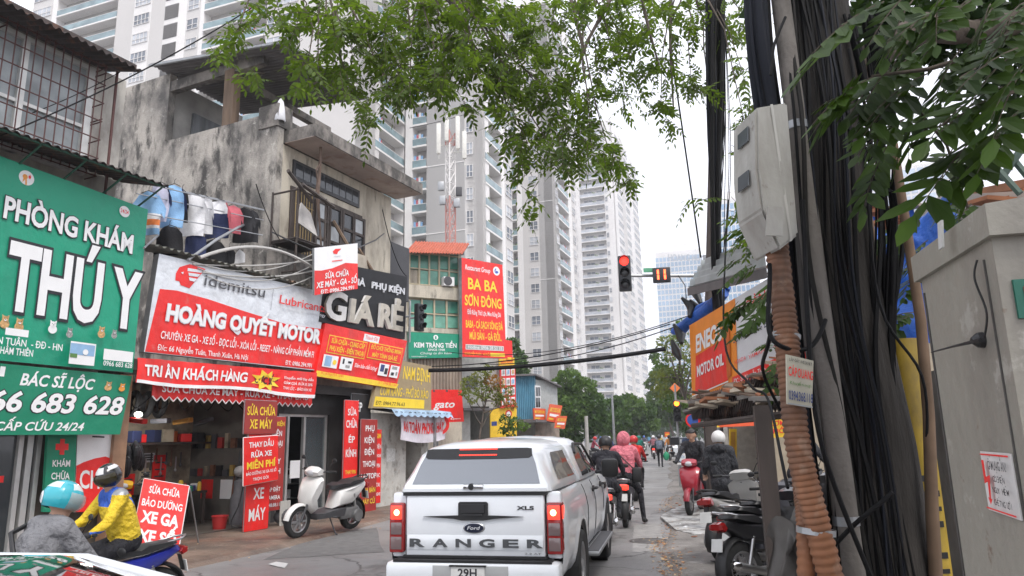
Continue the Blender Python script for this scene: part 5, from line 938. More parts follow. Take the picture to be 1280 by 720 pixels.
# cluster list: px x, y, rx, ry, leaves, depth
CL = [(272, 70, 14, 12, 4, 6.6), (296, 42, 24, 20, 9, 6.8), (318, 96, 14, 10, 4, 6.6), (340, 18, 45, 20, 18, 7), (372, 36, 26, 24, 12, 7), (384, 84, 22, 18, 10, 6.8), (372, 112, 12, 8, 4, 6.6), (398, 100, 16, 22, 8, 6.8), (420, 24, 40, 28, 26, 7.2), (440, 62, 34, 34, 30, 7.3), (418, 46, 18, 26, 10, 7), (436, 104, 24, 20, 12, 7), (456, 130, 12, 16, 5, 6.9), (458, 152, 8, 22, 6, 6.9), (446, 12, 40, 18, 14, 7.4), (480, 40, 42, 36, 38, 7.5), (500, 84, 40, 34, 40, 7.4), (492, 118, 22, 14, 12, 7.2), (512, 108, 24, 16, 12, 7.2), (548, 96, 20, 18, 14, 7.2), (552, 110, 8, 10, 4, 7),
      (530, 30, 44, 34, 34, 7.7), (556, 66, 36, 32, 30, 7.6), (590, 40, 44, 40, 40, 7.8), (600, 86, 30, 22, 22, 7.5), (588, 134, 18, 6, 5, 7.2), (624, 110, 26, 24, 22, 7.5), (634, 60, 44, 44, 42, 7.9), (640, 150, 22, 30, 15, 7.5), (668, 90, 44, 44, 44, 8), (660, 180, 30, 28, 18, 7.6), (656, 212, 16, 16, 6, 7.4), (664, 240, 10, 14, 3, 7.4), (661, 272, 6, 10, 2, 7.3), (690, 130, 36, 40, 38, 8), (690, 30, 50, 36, 40, 8.3), (712, 168, 34, 32, 22, 7.9), (704, 206, 24, 18, 12, 7.6), (740, 190, 30, 20, 20, 7.9), (766, 206, 26, 13, 12, 7.9), (786, 228, 14, 8, 5, 7.9), (746, 90, 36, 46, 34, 8.5), (740, 140, 30, 34, 20, 8.2), (748, 30, 44, 34, 30, 8.6),
      (798, 20, 44, 26, 24, 8.9), (790, 76, 34, 34, 24, 8.8), (786, 122, 26, 20, 10, 8.5), (836, 34, 36, 30, 22, 9), (828, 86, 26, 20, 14, 9), (826, 128, 18, 12, 7, 8.8), (836, 156, 8, 10, 3, 8.7), (872, 30, 26, 34, 20, 9.2), (864, 100, 20, 20, 12, 9), (886, 112, 22, 12, 10, 8.8), (910, 30, 14, 30, 10, 9), (930, 20, 20, 26, 12, 9), (928, 90, 14, 30, 8, 8.5), (930, 150, 14, 24, 8, 8), (920, 190, 10, 12, 3, 7.6), (940, 130, 10, 18, 6, 7.6), (878, 250, 14, 8, 2, 8), (860, 258, 8, 4, 1, 8), (926, 270, 10, 12, 4, 7), (930, 300, 14, 12, 4, 7), (600, 10, 70, 14, 30, 8), (540, 4, 70, 10, 20, 7.8), (760, 4, 80, 10, 26, 8.8)]
b = MB(); limb = MB(); hub = [D(700, -70, 8.3), D(520, -50, 7.6), D(860, -50, 9), D(380, -40, 7.2)]
for x, y, rx, ry, n, Y in CL:
    c = D(x, y, Y); h = min(hub, key=lambda q: (q-c).length)
    if n > 6: limb.tube(jitter([h.lerp(c, i/5)+UP*.25*math.sin(math.pi*i/5) for i in range(6)], .08), [.022, .018, .014, .011, .008, .005], 5)
    for i in range(int(n*1.75)):
        a = random.uniform(0, 6.283); q = math.sqrt(random.random()); p = D(x+rx*q*math.cos(a), y+ry*q*math.sin(a), Y+random.gauss(0, .45)); d = Vector((math.cos(a)*.9+random.gauss(0, .5), random.gauss(0, .6)-.1, -math.sin(a)*.7+random.gauss(0, .35)-.2)).normalized()
        L = random.uniform(.20, .34); spray(b, p-d*L*.5, d, L, random.choice((3, 4, 4, 5)), random.uniform(.070, .105))
b.build('crown', [LF_N, TWIG], ct, recalc=False)
tk = [D(1118, 740, 3.75), D(1082, 560, 3.75), D(1046, 360, 3.75), D(1030, 150, 3.75), D(1022, 0, 3.75), D(1022, -130, 3.8), D(1005, -280, 4.4)]; tk[0].z = 0
tb = MB(); tb.tube(jitter(tk, .015), [.225, .22, .21, .19, .165, .15, .13], 18); tb.build('trunk', M('dark_bark', (.034, .030, .027), .95, var=.4, vs=12, bump=1, bs=22, streak=.2), ct, 60)
top = tk[-1]
for h in hub: limb.tube(jitter([top.lerp(h, i/6)+UP*.5*math.sin(math.pi*i/6) for i in range(7)], .06), [.12, .10, .085, .07, .055, .04, .025], 7)
limb.tube(jitter([D(1035, 110, 3.8), D(1100, 60, 3.9), D(1150, 40, 4.0), D(1220, 40, 4.1), D(1320, 10, 4.2)], .03), [.11, .10, .09, .08, .06], 9)
limb.tube([D(768, -10, 8.4), D(735, 50, 8.3), D(706, 125, 8.1)], [.03, .024, .012], 6); limb.tube([D(838, -10, 8.8), D(838, 60, 8.8), D(842, 140, 8.7)], [.025, .02, .01], 6); limb.tube([D(800, -10, 8.8), D(812, 40, 8.8), D(826, 90, 8.7)], [.025, .02, .01], 6)
limb.build('branch', BARK, ct, 60)
# ================================================================ right-hand side: pole, cables, cabinet, stall
POLE = M('pole_concrete', (.165, .15, .136), .9, var=.18, vs=5, bump=.4, bs=40, dirt=[((.075, .066, .058), .52, 2.5, .08, .8, .4)])
pa, pb2 = D(1066, 720, 3.35), D(976, 0, 3.35); pd = (pb2-pa)/(pb2.z-pa.z); base = pa-pd*pa.z
pole = thing('utility_pole', 'grey concrete utility pole wrapped in black cables beside the shade tree', 'pole', base)
b = MB(); b.tube([base+pd*z for z in (0, 1.5, 3, 5, 7.5)], [.056, .054, .050, .045, .04], 18); b.build('shaft', POLE, pole, 60)
b = MB()
for z in (1.36, 1.05, 3.25): b.lathe([(.056-.002*z, -.02), (.060-.002*z, -.02), (.060-.002*z, .02), (.056-.002*z, .02)], base+pd*z, pd, 20)
b.build('strap', GALV, pole)
CAB = [M('cable_black', (.009, .009, .010), .75, var=0, spec=.2), M('cable_blueblack', (.011, .013, .020), .7, var=0, spec=.25), M('cable_grey', (.020, .019, .018), .8, var=0, spec=.2)]
def run(b, pts, r, amp=.02, m=0, n=22, seg=5):
    """a slack cable through pts"""
    pts = [Vector(p) for p in pts]; out = []; N = len(pts)-1; ph = [random.uniform(0, 6) for _ in range(4)]
    for i in range(n+1):
        t = i/n*N; k = min(N-1, int(t)); u = t-k; p0, p1, p2, p3 = pts[max(0, k-1)], pts[k], pts[k+1], pts[min(N, k+2)]
        q = .5*((2*p1)+(p2-p0)*u+(2*p0-5*p1+4*p2-p3)*u*u+(3*p1-p0-3*p2+p3)*u**3); out.append(q+Vector((math.sin(t*2.1+ph[0])*amp, math.sin(t*1.7+ph[1])*amp, 0)))
    b.tube(out, r, seg, m)
b = MB()
for i in range(34):
    x = random.uniform(992, 1056); Y = random.uniform(3.28, 3.42); xb = x+random.uniform(50, 100); run(b, [D(x-random.uniform(5, 40), -60, Y+.15), D(x, 120, Y), D(x+random.uniform(5, 20), 320, Y), D((x+xb)/2+10, 520, Y+.02), D(xb, 730, Y+.05)], random.choice((.004, .006, .008, .012)), .016, random.choice((0, 0, 1, 2)), 26)
tag(b.build('cable_bundle', CAB, None, 60, loc=base), 'thick mass of black cables running down the dark tree trunk behind the pole', 'cables')
b = MB()
for i in range(20): x = random.uniform(938, 966); Y = random.uniform(3.3, 3.5); run(b, [D(x-12, -60, Y), D(x-3, 60, Y), D(x+16, 200, Y+.1), D(x+32, 420, Y+.06), D(x+70, 730, Y)], random.choice((.012, .02, .026, .008)), .006, random.choice((1, 1, 0)), 18, 6)
tag(b.build('cable_bundle', CAB, None, 60, loc=base), 'bundle of thick blue-black cables rising along the left side of the concrete pole', 'cables')
b = MB()
for i in range(30): x = random.uniform(884, 904); Y = random.uniform(8.6, 9.2); run(b, [D(x+random.uniform(-4, 4), -60, Y), D(x, 120, Y), D(895+(x-895)*.5, 260, Y+.1), D(897+random.uniform(-5, 5), 350, Y+.2), D(898+random.uniform(-4, 6), 420, Y+.2)], random.choice((.012, .018, .03, .01)), .015, random.choice((1, 1, 0, 2)), 18, 5)
for i in range(7): x = random.uniform(898, 912); run(b, [D(x-3, 0, 8.9), D(x, 180, 8.9), D(x+random.uniform(-8, 4), 300, 8.9), D(905, 360, 8.8)], .006, .03, 0, 18, 4)
tag(b.build('cable_bundle', CAB, None, 60, loc=D(897, 350, 8.9)), 'dark vertical bundle of cables dropping to the tin roof of the stall', 'cables')
b = MB(); q0 = D(887, 560, 14.8); q0.z = 0; b.tube([q0, D(886, 500, 14.8), D(894, 100, 14.8), D(890, -60, 14.8)], [.14, .13, .11, .10], 10); tag(b.build('utility_pole', DWOOD, None, 60, loc=q0), 'darker utility pole behind the helmeted standing person', 'pole')
lab = ['long loose cable looping from the pole across the motor oil sign', 'short cable loop hanging in front of the orange conduits', 'cable sagging low between pole and stall roof', 'thin wire crossing the concrete pole diagonally', 'cable loop at the tall thin stems right of the trunk', 'slack cable falling from the top of the trunk to the brown stems', 'thin stray wire curling before the left cable bundle', 'cable hanging beside the white meter box']
for l_, pts in zip(lab, ([D(975, 300, 3.2), D(962, 420, 3.3), D(958, 470, 4.2), D(990, 540, 4.5)], [D(960, 330, 3.1), D(958, 400, 3.05), D(975, 430, 3.02), D(1010, 435, 3.1), D(1030, 400, 3.2)], [D(912, 250, 8.5), D(905, 420, 7), D(935, 480, 5.6), D(962, 500, 5.2), D(985, 610, 4.2)],
    [D(1112, 615, 3.1), D(1075, 650, 3.15), D(1040, 690, 3.2), D(1010, 715, 3.25)], [D(1085, 260, 3.6), D(1110, 240, 3.5), D(1122, 270, 3.5), D(1118, 330, 3.5), D(1110, 400, 3.6)], [D(1060, 60, 3.5), D(1082, 200, 3.4), D(1100, 380, 3.4), D(1150, 470, 3.4), D(1160, 560, 3.5)], [D(985, 20, 3.1), D(965, 60, 3.05), D(962, 95, 3.05)], [D(1000, 250, 3.05), D(1010, 400, 3.05), D(1030, 560, 3.05), D(1090, 730, 3.1)])):
    b = MB(); run(b, pts, random.choice((.007, .010)), .01, 0, 24, 6); tag(b.build('loose_cable', CAB[0], None, 60, loc=pts[0]), l_, 'cable')
b = MB()
for i in range(16): x = random.uniform(1080, 1125); Y = random.uniform(3.5, 3.9); run(b, [D(x-30, 20, Y), D(x-8, 150, Y), D(x+random.uniform(-8, 18), 300, Y), D(min(1118, x+random.uniform(0, 15)), 480, Y), D(min(1150, x+45), 730, Y)], random.choice((.006, .009, .013)), .02, 0, 22, 5)
tag(b.build('cable_bundle', CAB, None, 60, loc=D(1100, 500, 3.7)), 'loose curtain of thin black cables right of the trunk before the blue tarpaulin', 'cables')
# meter box
BOXM = M('meter_box_beige', (.40, .39, .36), .5, var=.08, vs=3, bump=.15, bs=30, dirt=[((.20, .18, .155), .57, 3, .1, .65, .3), ((.12, .09, .07), .66, 11, .03, .6)])
mt = thing('meter_box', 'pale beige electricity meter box strapped to the concrete pole', 'meter box', D(965, 310, 3.12))
A1, A2, A3, A4 = D(942, 132, 3.05), D(984, 128, 3.12), D(1000, 296, 3.12), D(966, 318, 3.05); dpt = Vector((-.05, .22, 0))
e0, e1 = D(933, 160, 3.2), D(944, 306, 3.2)
V = [D(945, 134, 3.02), D(985, 127, 3.1), D(999, 293, 3.1), D(975, 312, 3.03), D(953, 262, 2.98), D(946, 210, 3.0)]; bk = [v+Vector((-.035, .24, .0)) for v in V]; n_ = 6; b = MB()
b.add(V+bk, [tuple(range(6)), tuple(range(6, 12))[::-1]]+[(i, 6+i, 6+(i+1) % 6, (i+1) % 6) for i in range(6)])
me_ = b.build('case', BOXM, mt)
bm = bmesh.new(); bm.from_mesh(me_.data); bmesh.ops.bevel(bm, geom=bm.edges[:], offset=.012, segments=2, affect='EDGES'); bm.to_mesh(me_.data); bm.free()
b = MB(); q = [V[0].lerp(V[1], .42), V[0].lerp(V[1], .5), V[3].lerp(V[2], .62), V[3].lerp(V[2], .5)]; nn_ = (V[1]-V[0]).cross(V[3]-V[0]).normalized(); nn_ = nn_ if nn_.y < 0 else -nn_; b.add([p+nn_*.004 for p in q], [(0, 1, 2, 3)]); b.build('door_ridge', M('meter_box_edge', (.46, .45, .42), .5), mt)
sx_ = (bk[0]-V[0]); 
for k, t in enumerate((.14, .5)):
    a0 = V[0].lerp(V[5], t*1.6 if k == 0 else .95); b = MB(); o_ = a0+sx_*.25+Vector((-.006, 0, 0)); dn = (V[5]-V[0]).normalized(); b.obox(o_, sx_*.42, dn*.075, Vector((-.006, 0, 0)), 0); b.build('meter_window', M('meter_glass', (.10, .11, .12), .1), mt)
b = MB(); b.obox(D(953, 262, 2.975)+Vector((0, -.012, -.12)), Vector((.075, .01, 0)), Vector((0, .01, 0)), Vector((.02, 0, .13))); b.build('hatch', BOXM, mt)
# corrugated conduits
ORC = M('conduit_orange', (.23, .095, .042), .75, var=.3, vs=5, dirt=[((.085, .055, .042), .50, 3, .12, .85, .5), ((.30, .20, .14), .62, 9, .05, .5)])
def conduit(name, label, pts, r, pitch):
    pts = [Vector(p) for p in pts]; b = MB(); P, Rr = [], []; L = sum((q-p).length for p, q in zip(pts, pts[1:])); n = int(L/pitch)*4
    for i in range(n+1):
        t = i/n*(len(pts)-1); k = min(len(pts)-2, int(t)); u = t-k; p0, p1, p2, p3 = pts[max(0, k-1)], pts[k], pts[k+1], pts[min(len(pts)-1, k+2)]
        P.append(.5*((2*p1)+(p2-p0)*u+(2*p0-5*p1+4*p2-p3)*u*u+(3*p1-p0-3*p2+p3)*u**3)); Rr.append(r*(1, .985, .885, .93)[i % 4]*(1+.02*math.sin(i*.37)))
    b.tube(P, Rr, 16); return tag(b.build(name, ORC, None, 50, loc=pts[-1]), label, 'conduit')
conduit('corrugated_conduit', 'thick rusty orange corrugated conduit coming out of the meter box', [D(970, 300, 3.16), D(980, 390, 3.12), D(988, 470, 3.08), D(998, 560, 3.06), D(1020, 650, 3.05), D(1048, 760, 3.05)], .053, .026)
conduit('corrugated_conduit', 'thinner orange corrugated conduit behind the thick one, lower down', [D(978, 420, 3.26), D(986, 500, 3.26), D(1000, 600, 3.22), D(1006, 660, 3.15), D(1008, 780, 3.1)], .036, .024)
b = MB(); b.lathe([(.072, -.012), (.077, -.012), (.077, .012), (.072, .012)], D(1020, 664, 3.08), (.12, 0, 1), 18); b.lathe([(.056, -.01), (.060, -.01), (.060, .01), (.056, .01)], D(983, 420, 3.12), (.2, 0, 1), 18); tag(b.build('clamp', GALV, None, loc=D(1020, 664, 3.08)), 'steel bands clamped round the orange conduits', 'clamp')
f = Face(D(983, 443, 2.96), D(1017, 451, 3.0), D(1015, 510, 3.0), D(984, 505, 2.96), (-.2, -1, 0))
sign('cable_sign', 'small weathered plate CÁP QUANG on the orange conduit', f, .006, M('plate_cream', (.42, .40, .32), .6, var=.15, vs=12), [('t', 'CÁP QUANG', .05, .97, .58, .76, RED, .015), ('t', 'LẮP ĐẶT INTERNET', .08, .92, .88, .94, INK, 0), ('t', 'Khuyến mại', .1, .9, .41, .48, PGRN, 0), ('t', '0394.368.118', .05, .97, .1, .28, NAVY, .015), ('r', 0, 0, 1, .03, GALV)])
# yellow pipe and brown stems
YP = M('pipe_yellow', (.40, .27, .03), .6, var=.2, vs=5, dirt=[((.12, .09, .04), .55, 4, .1, .8, .4)])
yp = thing('yellow_pipe', 'dirty yellow guard pipe with stamped slots standing behind the cabinet', 'pipe', D(1165, 720, 3.9)); q0, q1 = D(1128, 425, 3.9), D(1168, 730, 3.9); q0b = q1+(q1-q0)*.5; q0b.z = 0
b = MB(); b.tube([q0, q1, q1+(q1-q0)*.6], .088, 16); b.build('pipe', YP, yp, 60); b = MB()
for i in range(7):
    for k in range(2):
        if (i*3+k) % 4 == 1: continue
        c = q0.lerp(q1, .58+i*.06)+Vector((-.045+k*.06, -.078, 0)); b.box(c, (.05, .02, .022 if (i+k) % 2 else .03))
b.build('slot', BLACK, yp)
for l_, pts, r in (('brown stem leaning in front of the yellow pipe', [D(1117, 180, 3.45), D(1130, 270, 3.45), D(1150, 400, 3.45), D(1160, 520, 3.5), D(1165, 640, 3.5), D(1172, 760, 3.55)], .026), ('thicker brown stem between trunk and yellow pipe', [D(1072, 200, 4.1), D(1090, 300, 4.1), D(1106, 400, 4.1), D(1116, 560, 4.1), D(1125, 760, 4.1)], .034)):
    b = MB(); b.tube(jitter(pts, .006), [r*(.8+.08*i) for i in range(len(pts))], 9); tag(b.build('tree_stem', M('stem_brown', (.17, .11, .07), .8, var=.25, vs=6), None, 60, loc=pts[-1]), l_, 'stem')
# ---- cabinet
CABM = M('cabinet_beige', (.27, .255, .215), .5, var=.06, vs=1.5, bump=.2, bs=25, dirt=[((.14, .125, .11), .58, 1.8, .1, .65, .25), ((.40, .38, .34), .64, 6, .03, .6), ((.12, .06, .03), .68, 9, .03, .7)])
cb = thing('street_cabinet', 'tall beige roadside telecom cabinet with a danger plate', 'cabinet', RR(1.3, 2.3)); b = MB()
b.obox(RR(.85, 2.02, .3), NR*.95, DR*.54, UP*1.95, 0); b.obox(RR(.9, 2.06, 0), NR*.85, DR*.45, UP*.3, 1); b.build('body', [CABM, POLE], cb)
b = MB(); L0 = [RR(.835, 1.99, 2.235), RR(1.85, 1.99, 2.235), RR(1.85, 2.585, 2.235), RR(.835, 2.585, 2.235)]; L1 = [p+UP*.085 for p in L0]; pk = [RR(1.3, 1.99, 2.37), RR(1.3, 2.585, 2.37)]
b.add(L0+L1+pk, [(0, 1, 2, 3), (0, 4, 8, 5, 1), (3, 2, 6, 9, 7), (0, 3, 7, 4), (1, 5, 6, 2), (4, 7, 9, 8), (8, 9, 6, 5)]); b.build('lid', CABM, cb)
b = MB(); b.obox(RR(.846, 2.075, .35), NR*.006, DR*.006, UP*1.84, 0); b.obox(RR(.846, 2.54, .35), NR*.006, DR*.01, UP*1.84, 0); b.obox(RR(.93, 2.012, .35), NR*.008, DR*.01, UP*1.82, 0); b.build('door_seam', M('seam_dark', (.07, .065, .06), .7), cb)
b = MB(); b.obox(RR(.88, 2.012, 2.02), NR*.3, DR*.008, UP*.10, 0); b.obox(RR(.9, 2.009, 2.04), NR*.22, DR*.004, UP*.06, 1); b.build('label_plate', [M('plate_green', (.01, .11, .075), .5), M('plate_rust', (.2, .05, .03), .6)], cb)
f = Face(RR(.90, 2.0075, 2.09), RR(1.12, 2.0075, 2.09), RR(1.12, 2.0075, 2.05), RR(.90, 2.0075, 2.05), -DR); V, Fx = glyphs('ALTI', .03); x1 = V[:, 0].max(); b = MB(); b.add([f.P(.1+x/x1*.8, .1+y/caph()*.8, .003) for x, y in V], Fx); b.build('lettering', SILV, cb, recalc=False)
lp = RR(.85, 0); hL = lambda x, y, o=0.: PL(x, y, lp-NR*o, AZR)
f = Face(hL(1225, 564, .006), hL(1263, 567, .006), hL(1277, 651, .006), hL(1236, 637, .006), -NR)
sign('danger_sign', 'white danger plate with a red lightning arrow on the cabinet', f, .004, M('plate_white', (.62, .60, .58), .5, var=.06, vs=20), [('r', .04, .94, .96, .965, RED), ('r', .04, .035, .96, .06, RED), ('p', [(.14, .86), (.22, .86), (.22, .58), (.36, .62), (.28, .22), (.33, .23), (.245, .12), (.19, .24), (.23, .235), (.25, .50), (.14, .46)], RED), ('t', 'CẤM LẠI GẦN !', .38, .98, .72, .86, INK, .012), ('t', 'CÓ ĐIỆN', .48, .88, .53, .62, INK, .01), ('t', 'NGUY HIỂM', .42, .94, .35, .44, INK, .01), ('t', 'CHẾT NGƯỜI', .42, .96, .15, .24, INK, .01)])
an = thing('antenna', 'thin black magnetic antenna sticking out from the cabinet side', 'antenna', hL(1228, 425)); b = MB(); b.lathe([(0, 0), (.022, 0), (.02, .015), (.008, .03), (0, .03)], hL(1229, 425), -NR, 14); b.build('foot', BLACK, an); b = MB(); q = hL(1226, 425, .03); b.tube([q, q-NR*.02+DR*.14, q-NR*.03+DR*.28], [.006, .003, .002], 6); b.build('rod', BLACK, an); b = MB(); run(b, [hL(1222, 325, .01), hL(1219, 350, .02), hL(1232, 390, .02), hL(1231, 422, .02)], .003, .002); b.build('lead', BLACK, an)
b = MB(); q = hL(1176, 312, .045); b.obox(q, DR*-.03, -NR*.006, UP*.075+DR*-.02); tag(b.build('tag_card', M('plate_pale', (.5, .5, .48), .5), None, loc=q), 'pale plastic tag tilted against the cabinet lid', 'tag')
# ---- stall: posts, awning, motor oil board, tarpaulin
st_ = thing('stall_shed', 'lean-to stall of dark posts and rusty corrugated roofing beside the pole', 'stall', RR(.62, 5.65))
for nm, q, r, zt in (('post', RR(.68, 5.65), .058, 1.95), ('post', RR(.78, 15.2), .07, 1.95), ('post', RR(1.55, 7.2), .05, 2.2), ('post', RR(1.5, 12.0), .05, 1.95)):
    b = MB(); b.obox(q-NR*r-DR*r, NR*2*r, DR*2*r, UP*zt); b.build(nm, DWOOD, st_)
Aa, Bb, Cc, Dd = D(985, 512, 5.2), D(866, 526, 9.2), D(860, 503, 10.1), D(1005, 452, 6.0); b = MB(); nrm = UP
for k in range(2):
    def fn(u, v): p = (Aa*(1-u)+Bb*u)*(1-v)+(Dd*(1-u)+Cc*u)*v; return p+UP*(.02*math.sin(u*46*2*math.pi)+.015*k)
    b.grid(fn, 276, 3)
b.build('roof', TINR, st_); b = MB(); b.tube([D(888, 525, 8.3), D(942, 517, 6.6)], .055, 6); b.tube([D(985, 518, 5.2), D(866, 532, 9.2)], .03, 6); b.tube([D(1010, 470, 5.8), D(862, 512, 10)], .035, 6); b.build('rafter', DWOOD, st_)
JUNK = [M('junk_'+str(i), c, .85, var=.3, vs=9) for i, c in enumerate(((.30, .24, .18), (.42, .36, .28), (.16, .11, .08), (.35, .14, .07), (.24, .22, .20)))]
for i in range(44):
    u, v = random.uniform(.05, .98), random.uniform(.05, .85); p = (Aa*(1-u)+Bb*u)*(1-v)+(Dd*(1-u)+Cc*u)*v+UP*(.05+.06*random.random()); b = MB(); e = Euler((random.uniform(-.25, .25), random.uniform(-.25, .25), random.uniform(0, 3.1))); s_ = random.uniform(.12, .5); b.box((0, 0, 0), (s_, random.uniform(.05, .2), random.uniform(.012, .035)))
    o = b.build('scrap_plank', JUNK[i % 5]); o.location = p; o.rotation_euler = e; tag(o, 'scrap plank or tin offcut lying on the corrugated stall roof', 'scrap', 'scrap heaped on the stall roof')
ep = Pl(D(863, 500, 10), -2.5)
f = Face(*[ep.hit(*q_) for q_ in ((862, 407), (1010, 318), (1014, 449), (866, 508))], -ep.n); ORG = M('sign_orange', (.80, .25, .02), .5, var=.06)
def ec(x, y): q = ep.hit(x, y); a = f.br-f.bl; t = (q-f.bl).dot(a)/a.length_squared; lo = f.bl.lerp(f.br, t).z; hi = f.tl.lerp(f.tr, t).z; return t, (q.z-lo)/(hi-lo)
def ET(tx, x0, y0, x1, y1, h0, h1, m, bold=.02, sh=0):
    a0 = ec(x0, y0-h0/2); b0 = ec(x0, y0+h0/2); a1 = ec(x1, y1-h1/2); b1 = ec(x1, y1+h1/2); return ('t', tx, a0[0], a1[0], (b0[1]+b1[1])/2, (a0[1]+a1[1])/2, m, bold, sh)
u1 = ec(914, 400)[0]; it = [('r', 0, 0, u1, 1, ORG), ('p', [ec(866, 418), ec(901, 396), ec(910, 475), ec(869, 494)], RED), ('p', [ec(866, 418), ec(901, 396), ec(904, 424), ec(868, 446)], ORG), ('p', [ec(900, 398), ec(906, 394), ec(914, 470), ec(909, 473)], M('sign_orange_dark', (.55, .12, .01), .5)),
    ET('ENEOS', 866.5, 436, 898, 412, 21, 20, SIGNW, .04, .1), ET('MOTOR OIL', 870, 466, 903, 449, 13, 14, SIGNW, .03, 0), ET('Dầu nhờn xe máy', 870, 501, 905, 486, 4, 4, SIGNW, 0), ('p', [ec(866, 495), ec(911, 476), ec(911.3, 477.5), ec(866, 496.5)], SIGNW),
    ('p', [ec(916, 472), ec(1012, 430), ec(1013, 447), ec(917, 482)], RED), ET('ĐC: 29 Nguyễn Tuân - Thanh Xuân - HN', 919, 477, 1005, 442, 6, 6, SIGNW, .012), ET('HOÀNG PHÁT', 918, 392, 1000, 345, 11, 13, RED, .02, .15), ET('SỬA CHỮA - BẢO DƯỠNG', 914, 424, 1002, 385, 9, 11, M('print_slate', (.05, .07, .11), .5), .01, .2), ET('YAMAHA', 935, 447, 960, 437, 5, 5, RED, .005), ET('HONDA', 918, 454, 932, 448, 5, 5, RED, .005), ET('XE MÁY', 966, 433, 996, 420, 5, 5, RED, .005)]
sign('motor_oil_signboard', 'orange and white billboard reading ENEOS MOTOR OIL over the stall roof', f, .1, M('sign_pale', (.62, .64, .66), .5, var=.05), it, edge=GALV)
b = MB(); P_ = [D(842, 414, 10.4), D(850, 410, 10.2), D(860, 402, 10.1), D(872, 393, 9.9), D(884, 384, 9.6), D(895, 376, 9.4), D(906, 366, 9.2)]; b.tube(jitter(P_, .03), [.05, .085, .075, .09, .075, .085, .06], 12); b.tube(jitter([p+UP*.07+Vector((.06, 0, 0)) for p in P_], .04), [.03, .05, .04, .06, .045, .05, .03], 10); tag(b.build('tarpaulin', TARP, None, 60, loc=P_[3]), 'rolled blue tarpaulin along the top edge of the orange billboard', 'tarpaulin')
b = MB()
for (x, y) in ((842, 405), (852, 372), (866, 355), (840, 425), (862, 375)): b.tube(jitter([D(x, y, 10), D(x+random.uniform(4, 10), y+12, 10), D(x+10, y+24, 9.9)], .06), [.02, .07, .03], 6)
tag(b.build('rag_bundle', BLK2, None, 60, loc=D(852, 372, 10)), 'black rags and bags tied to wires above the blue roll', 'rags')
b = MB(); q0, q1, q2, q3 = D(878, 326, 9.8), D(952, 300, 7.4), D(958, 332, 6.9), D(860, 358, 9.4)
for k in range(2): b.grid(lambda u, v: (q0*(1-u)+q1*u)*(1-v)+(q3*(1-u)+q2*u)*v+UP*(.035*math.sin(v*4*2*math.pi)-.02*k)+Vector((.1*math.sin(u*30)*(u < .08), 0, 0)), 24, 32)
b.obox(q3-UP*.12, q2-q3, Vector((.0, .05, 0)), UP*.1, 1); tag(b.build('roof_sheets', [M('pale_tin', (.36, .38, .38), .5, .3, var=.2, vs=3), TIND], None, loc=q3), 'loose grey corrugated roof sheets poking out left of the pole', 'roof')
# tarpaulin and roofs right of the pole
b = MB(); q0, q1, q2, q3 = D(1085, 275, 6), D(1205, 250, 5.2), D(1215, 420, 4.6), D(1085, 450, 5.4)
for k in range(2): b.grid(lambda u, v: (q0*(1-u)+q1*u)*(1-v)+(q3*(1-u)+q2*u)*v+Vector((.04*math.sin(v*19+u*5), .10*math.sin(u*13+v*6)+.06*math.sin(v*21)+.02*k, .05*math.sin(u*17+v*3))), 40, 30)
tag(b.build('tarpaulin', TARP, None, 70, loc=q3), 'big crumpled blue tarpaulin draped behind the thin brown stems', 'tarpaulin')
for i in range(16):
    b = MB(); b.box((0, 0, 0), (random.uniform(.12, .4), random.uniform(.06, .2), .03)); o = b.build('roof_tile', [M('tile_orange', (.42, .17, .08), .8, var=.2), JUNK[1], JUNK[3]][i % 3]); o.location = D(random.uniform(1090, 1280), random.uniform(246, 285), random.uniform(5, 5.6)); o.rotation_euler = Euler((random.uniform(-.4, .4), random.uniform(-.4, .4), random.uniform(0, 3))); tag(o, 'broken roof tile lying above the big blue tarpaulin', 'tile', 'broken roof tiles')
b = MB(); b.obox(D(1178, 262, 5.6), D(1290, 258, 4.9)-D(1178, 262, 5.6), Vector((.1, .6, 0)), UP*.12, 0); b.obox(D(1185, 252, 5.7), D(1290, 232, 4.9)-D(1185, 252, 5.7), Vector((.1, .6, .1)), UP*.06, 1); tag(b.build('roof_edge', [M('pale_slab', (.50, .46, .41), .85, var=.1), M('terracotta', (.35, .17, .10), .85, var=.25)], None, loc=D(1178, 262, 5.6)), 'pale concrete roof edge with terracotta tiles above the cabinet', 'roof')
gb_ = thing('steel_frame', 'green steel beams crossing above the cabinet at the picture edge', 'frame', D(1260, 240, 4.2)); b = MB()
for p, q in (((1232, 195), (1275, 242)), ((1255, 185), (1300, 240)), ((1250, 225), (1285, 175))): b.cyl(D(*p, 4.2), D(*q, 4.1), .022, n=6)
b.build('beam', M('beam_green', (.10, .15, .12), .6), gb_)
b = MB(); nb_ = thing('back_shop', 'dim shop wall of the stall behind the parked motorbikes', 'building', RR(2.6, 8)); b.obox(RR(2.5, 4.5, 0), NR*.2, DR*7, UP*2.3, 0); b.build('wall', [DARKW], nb_)
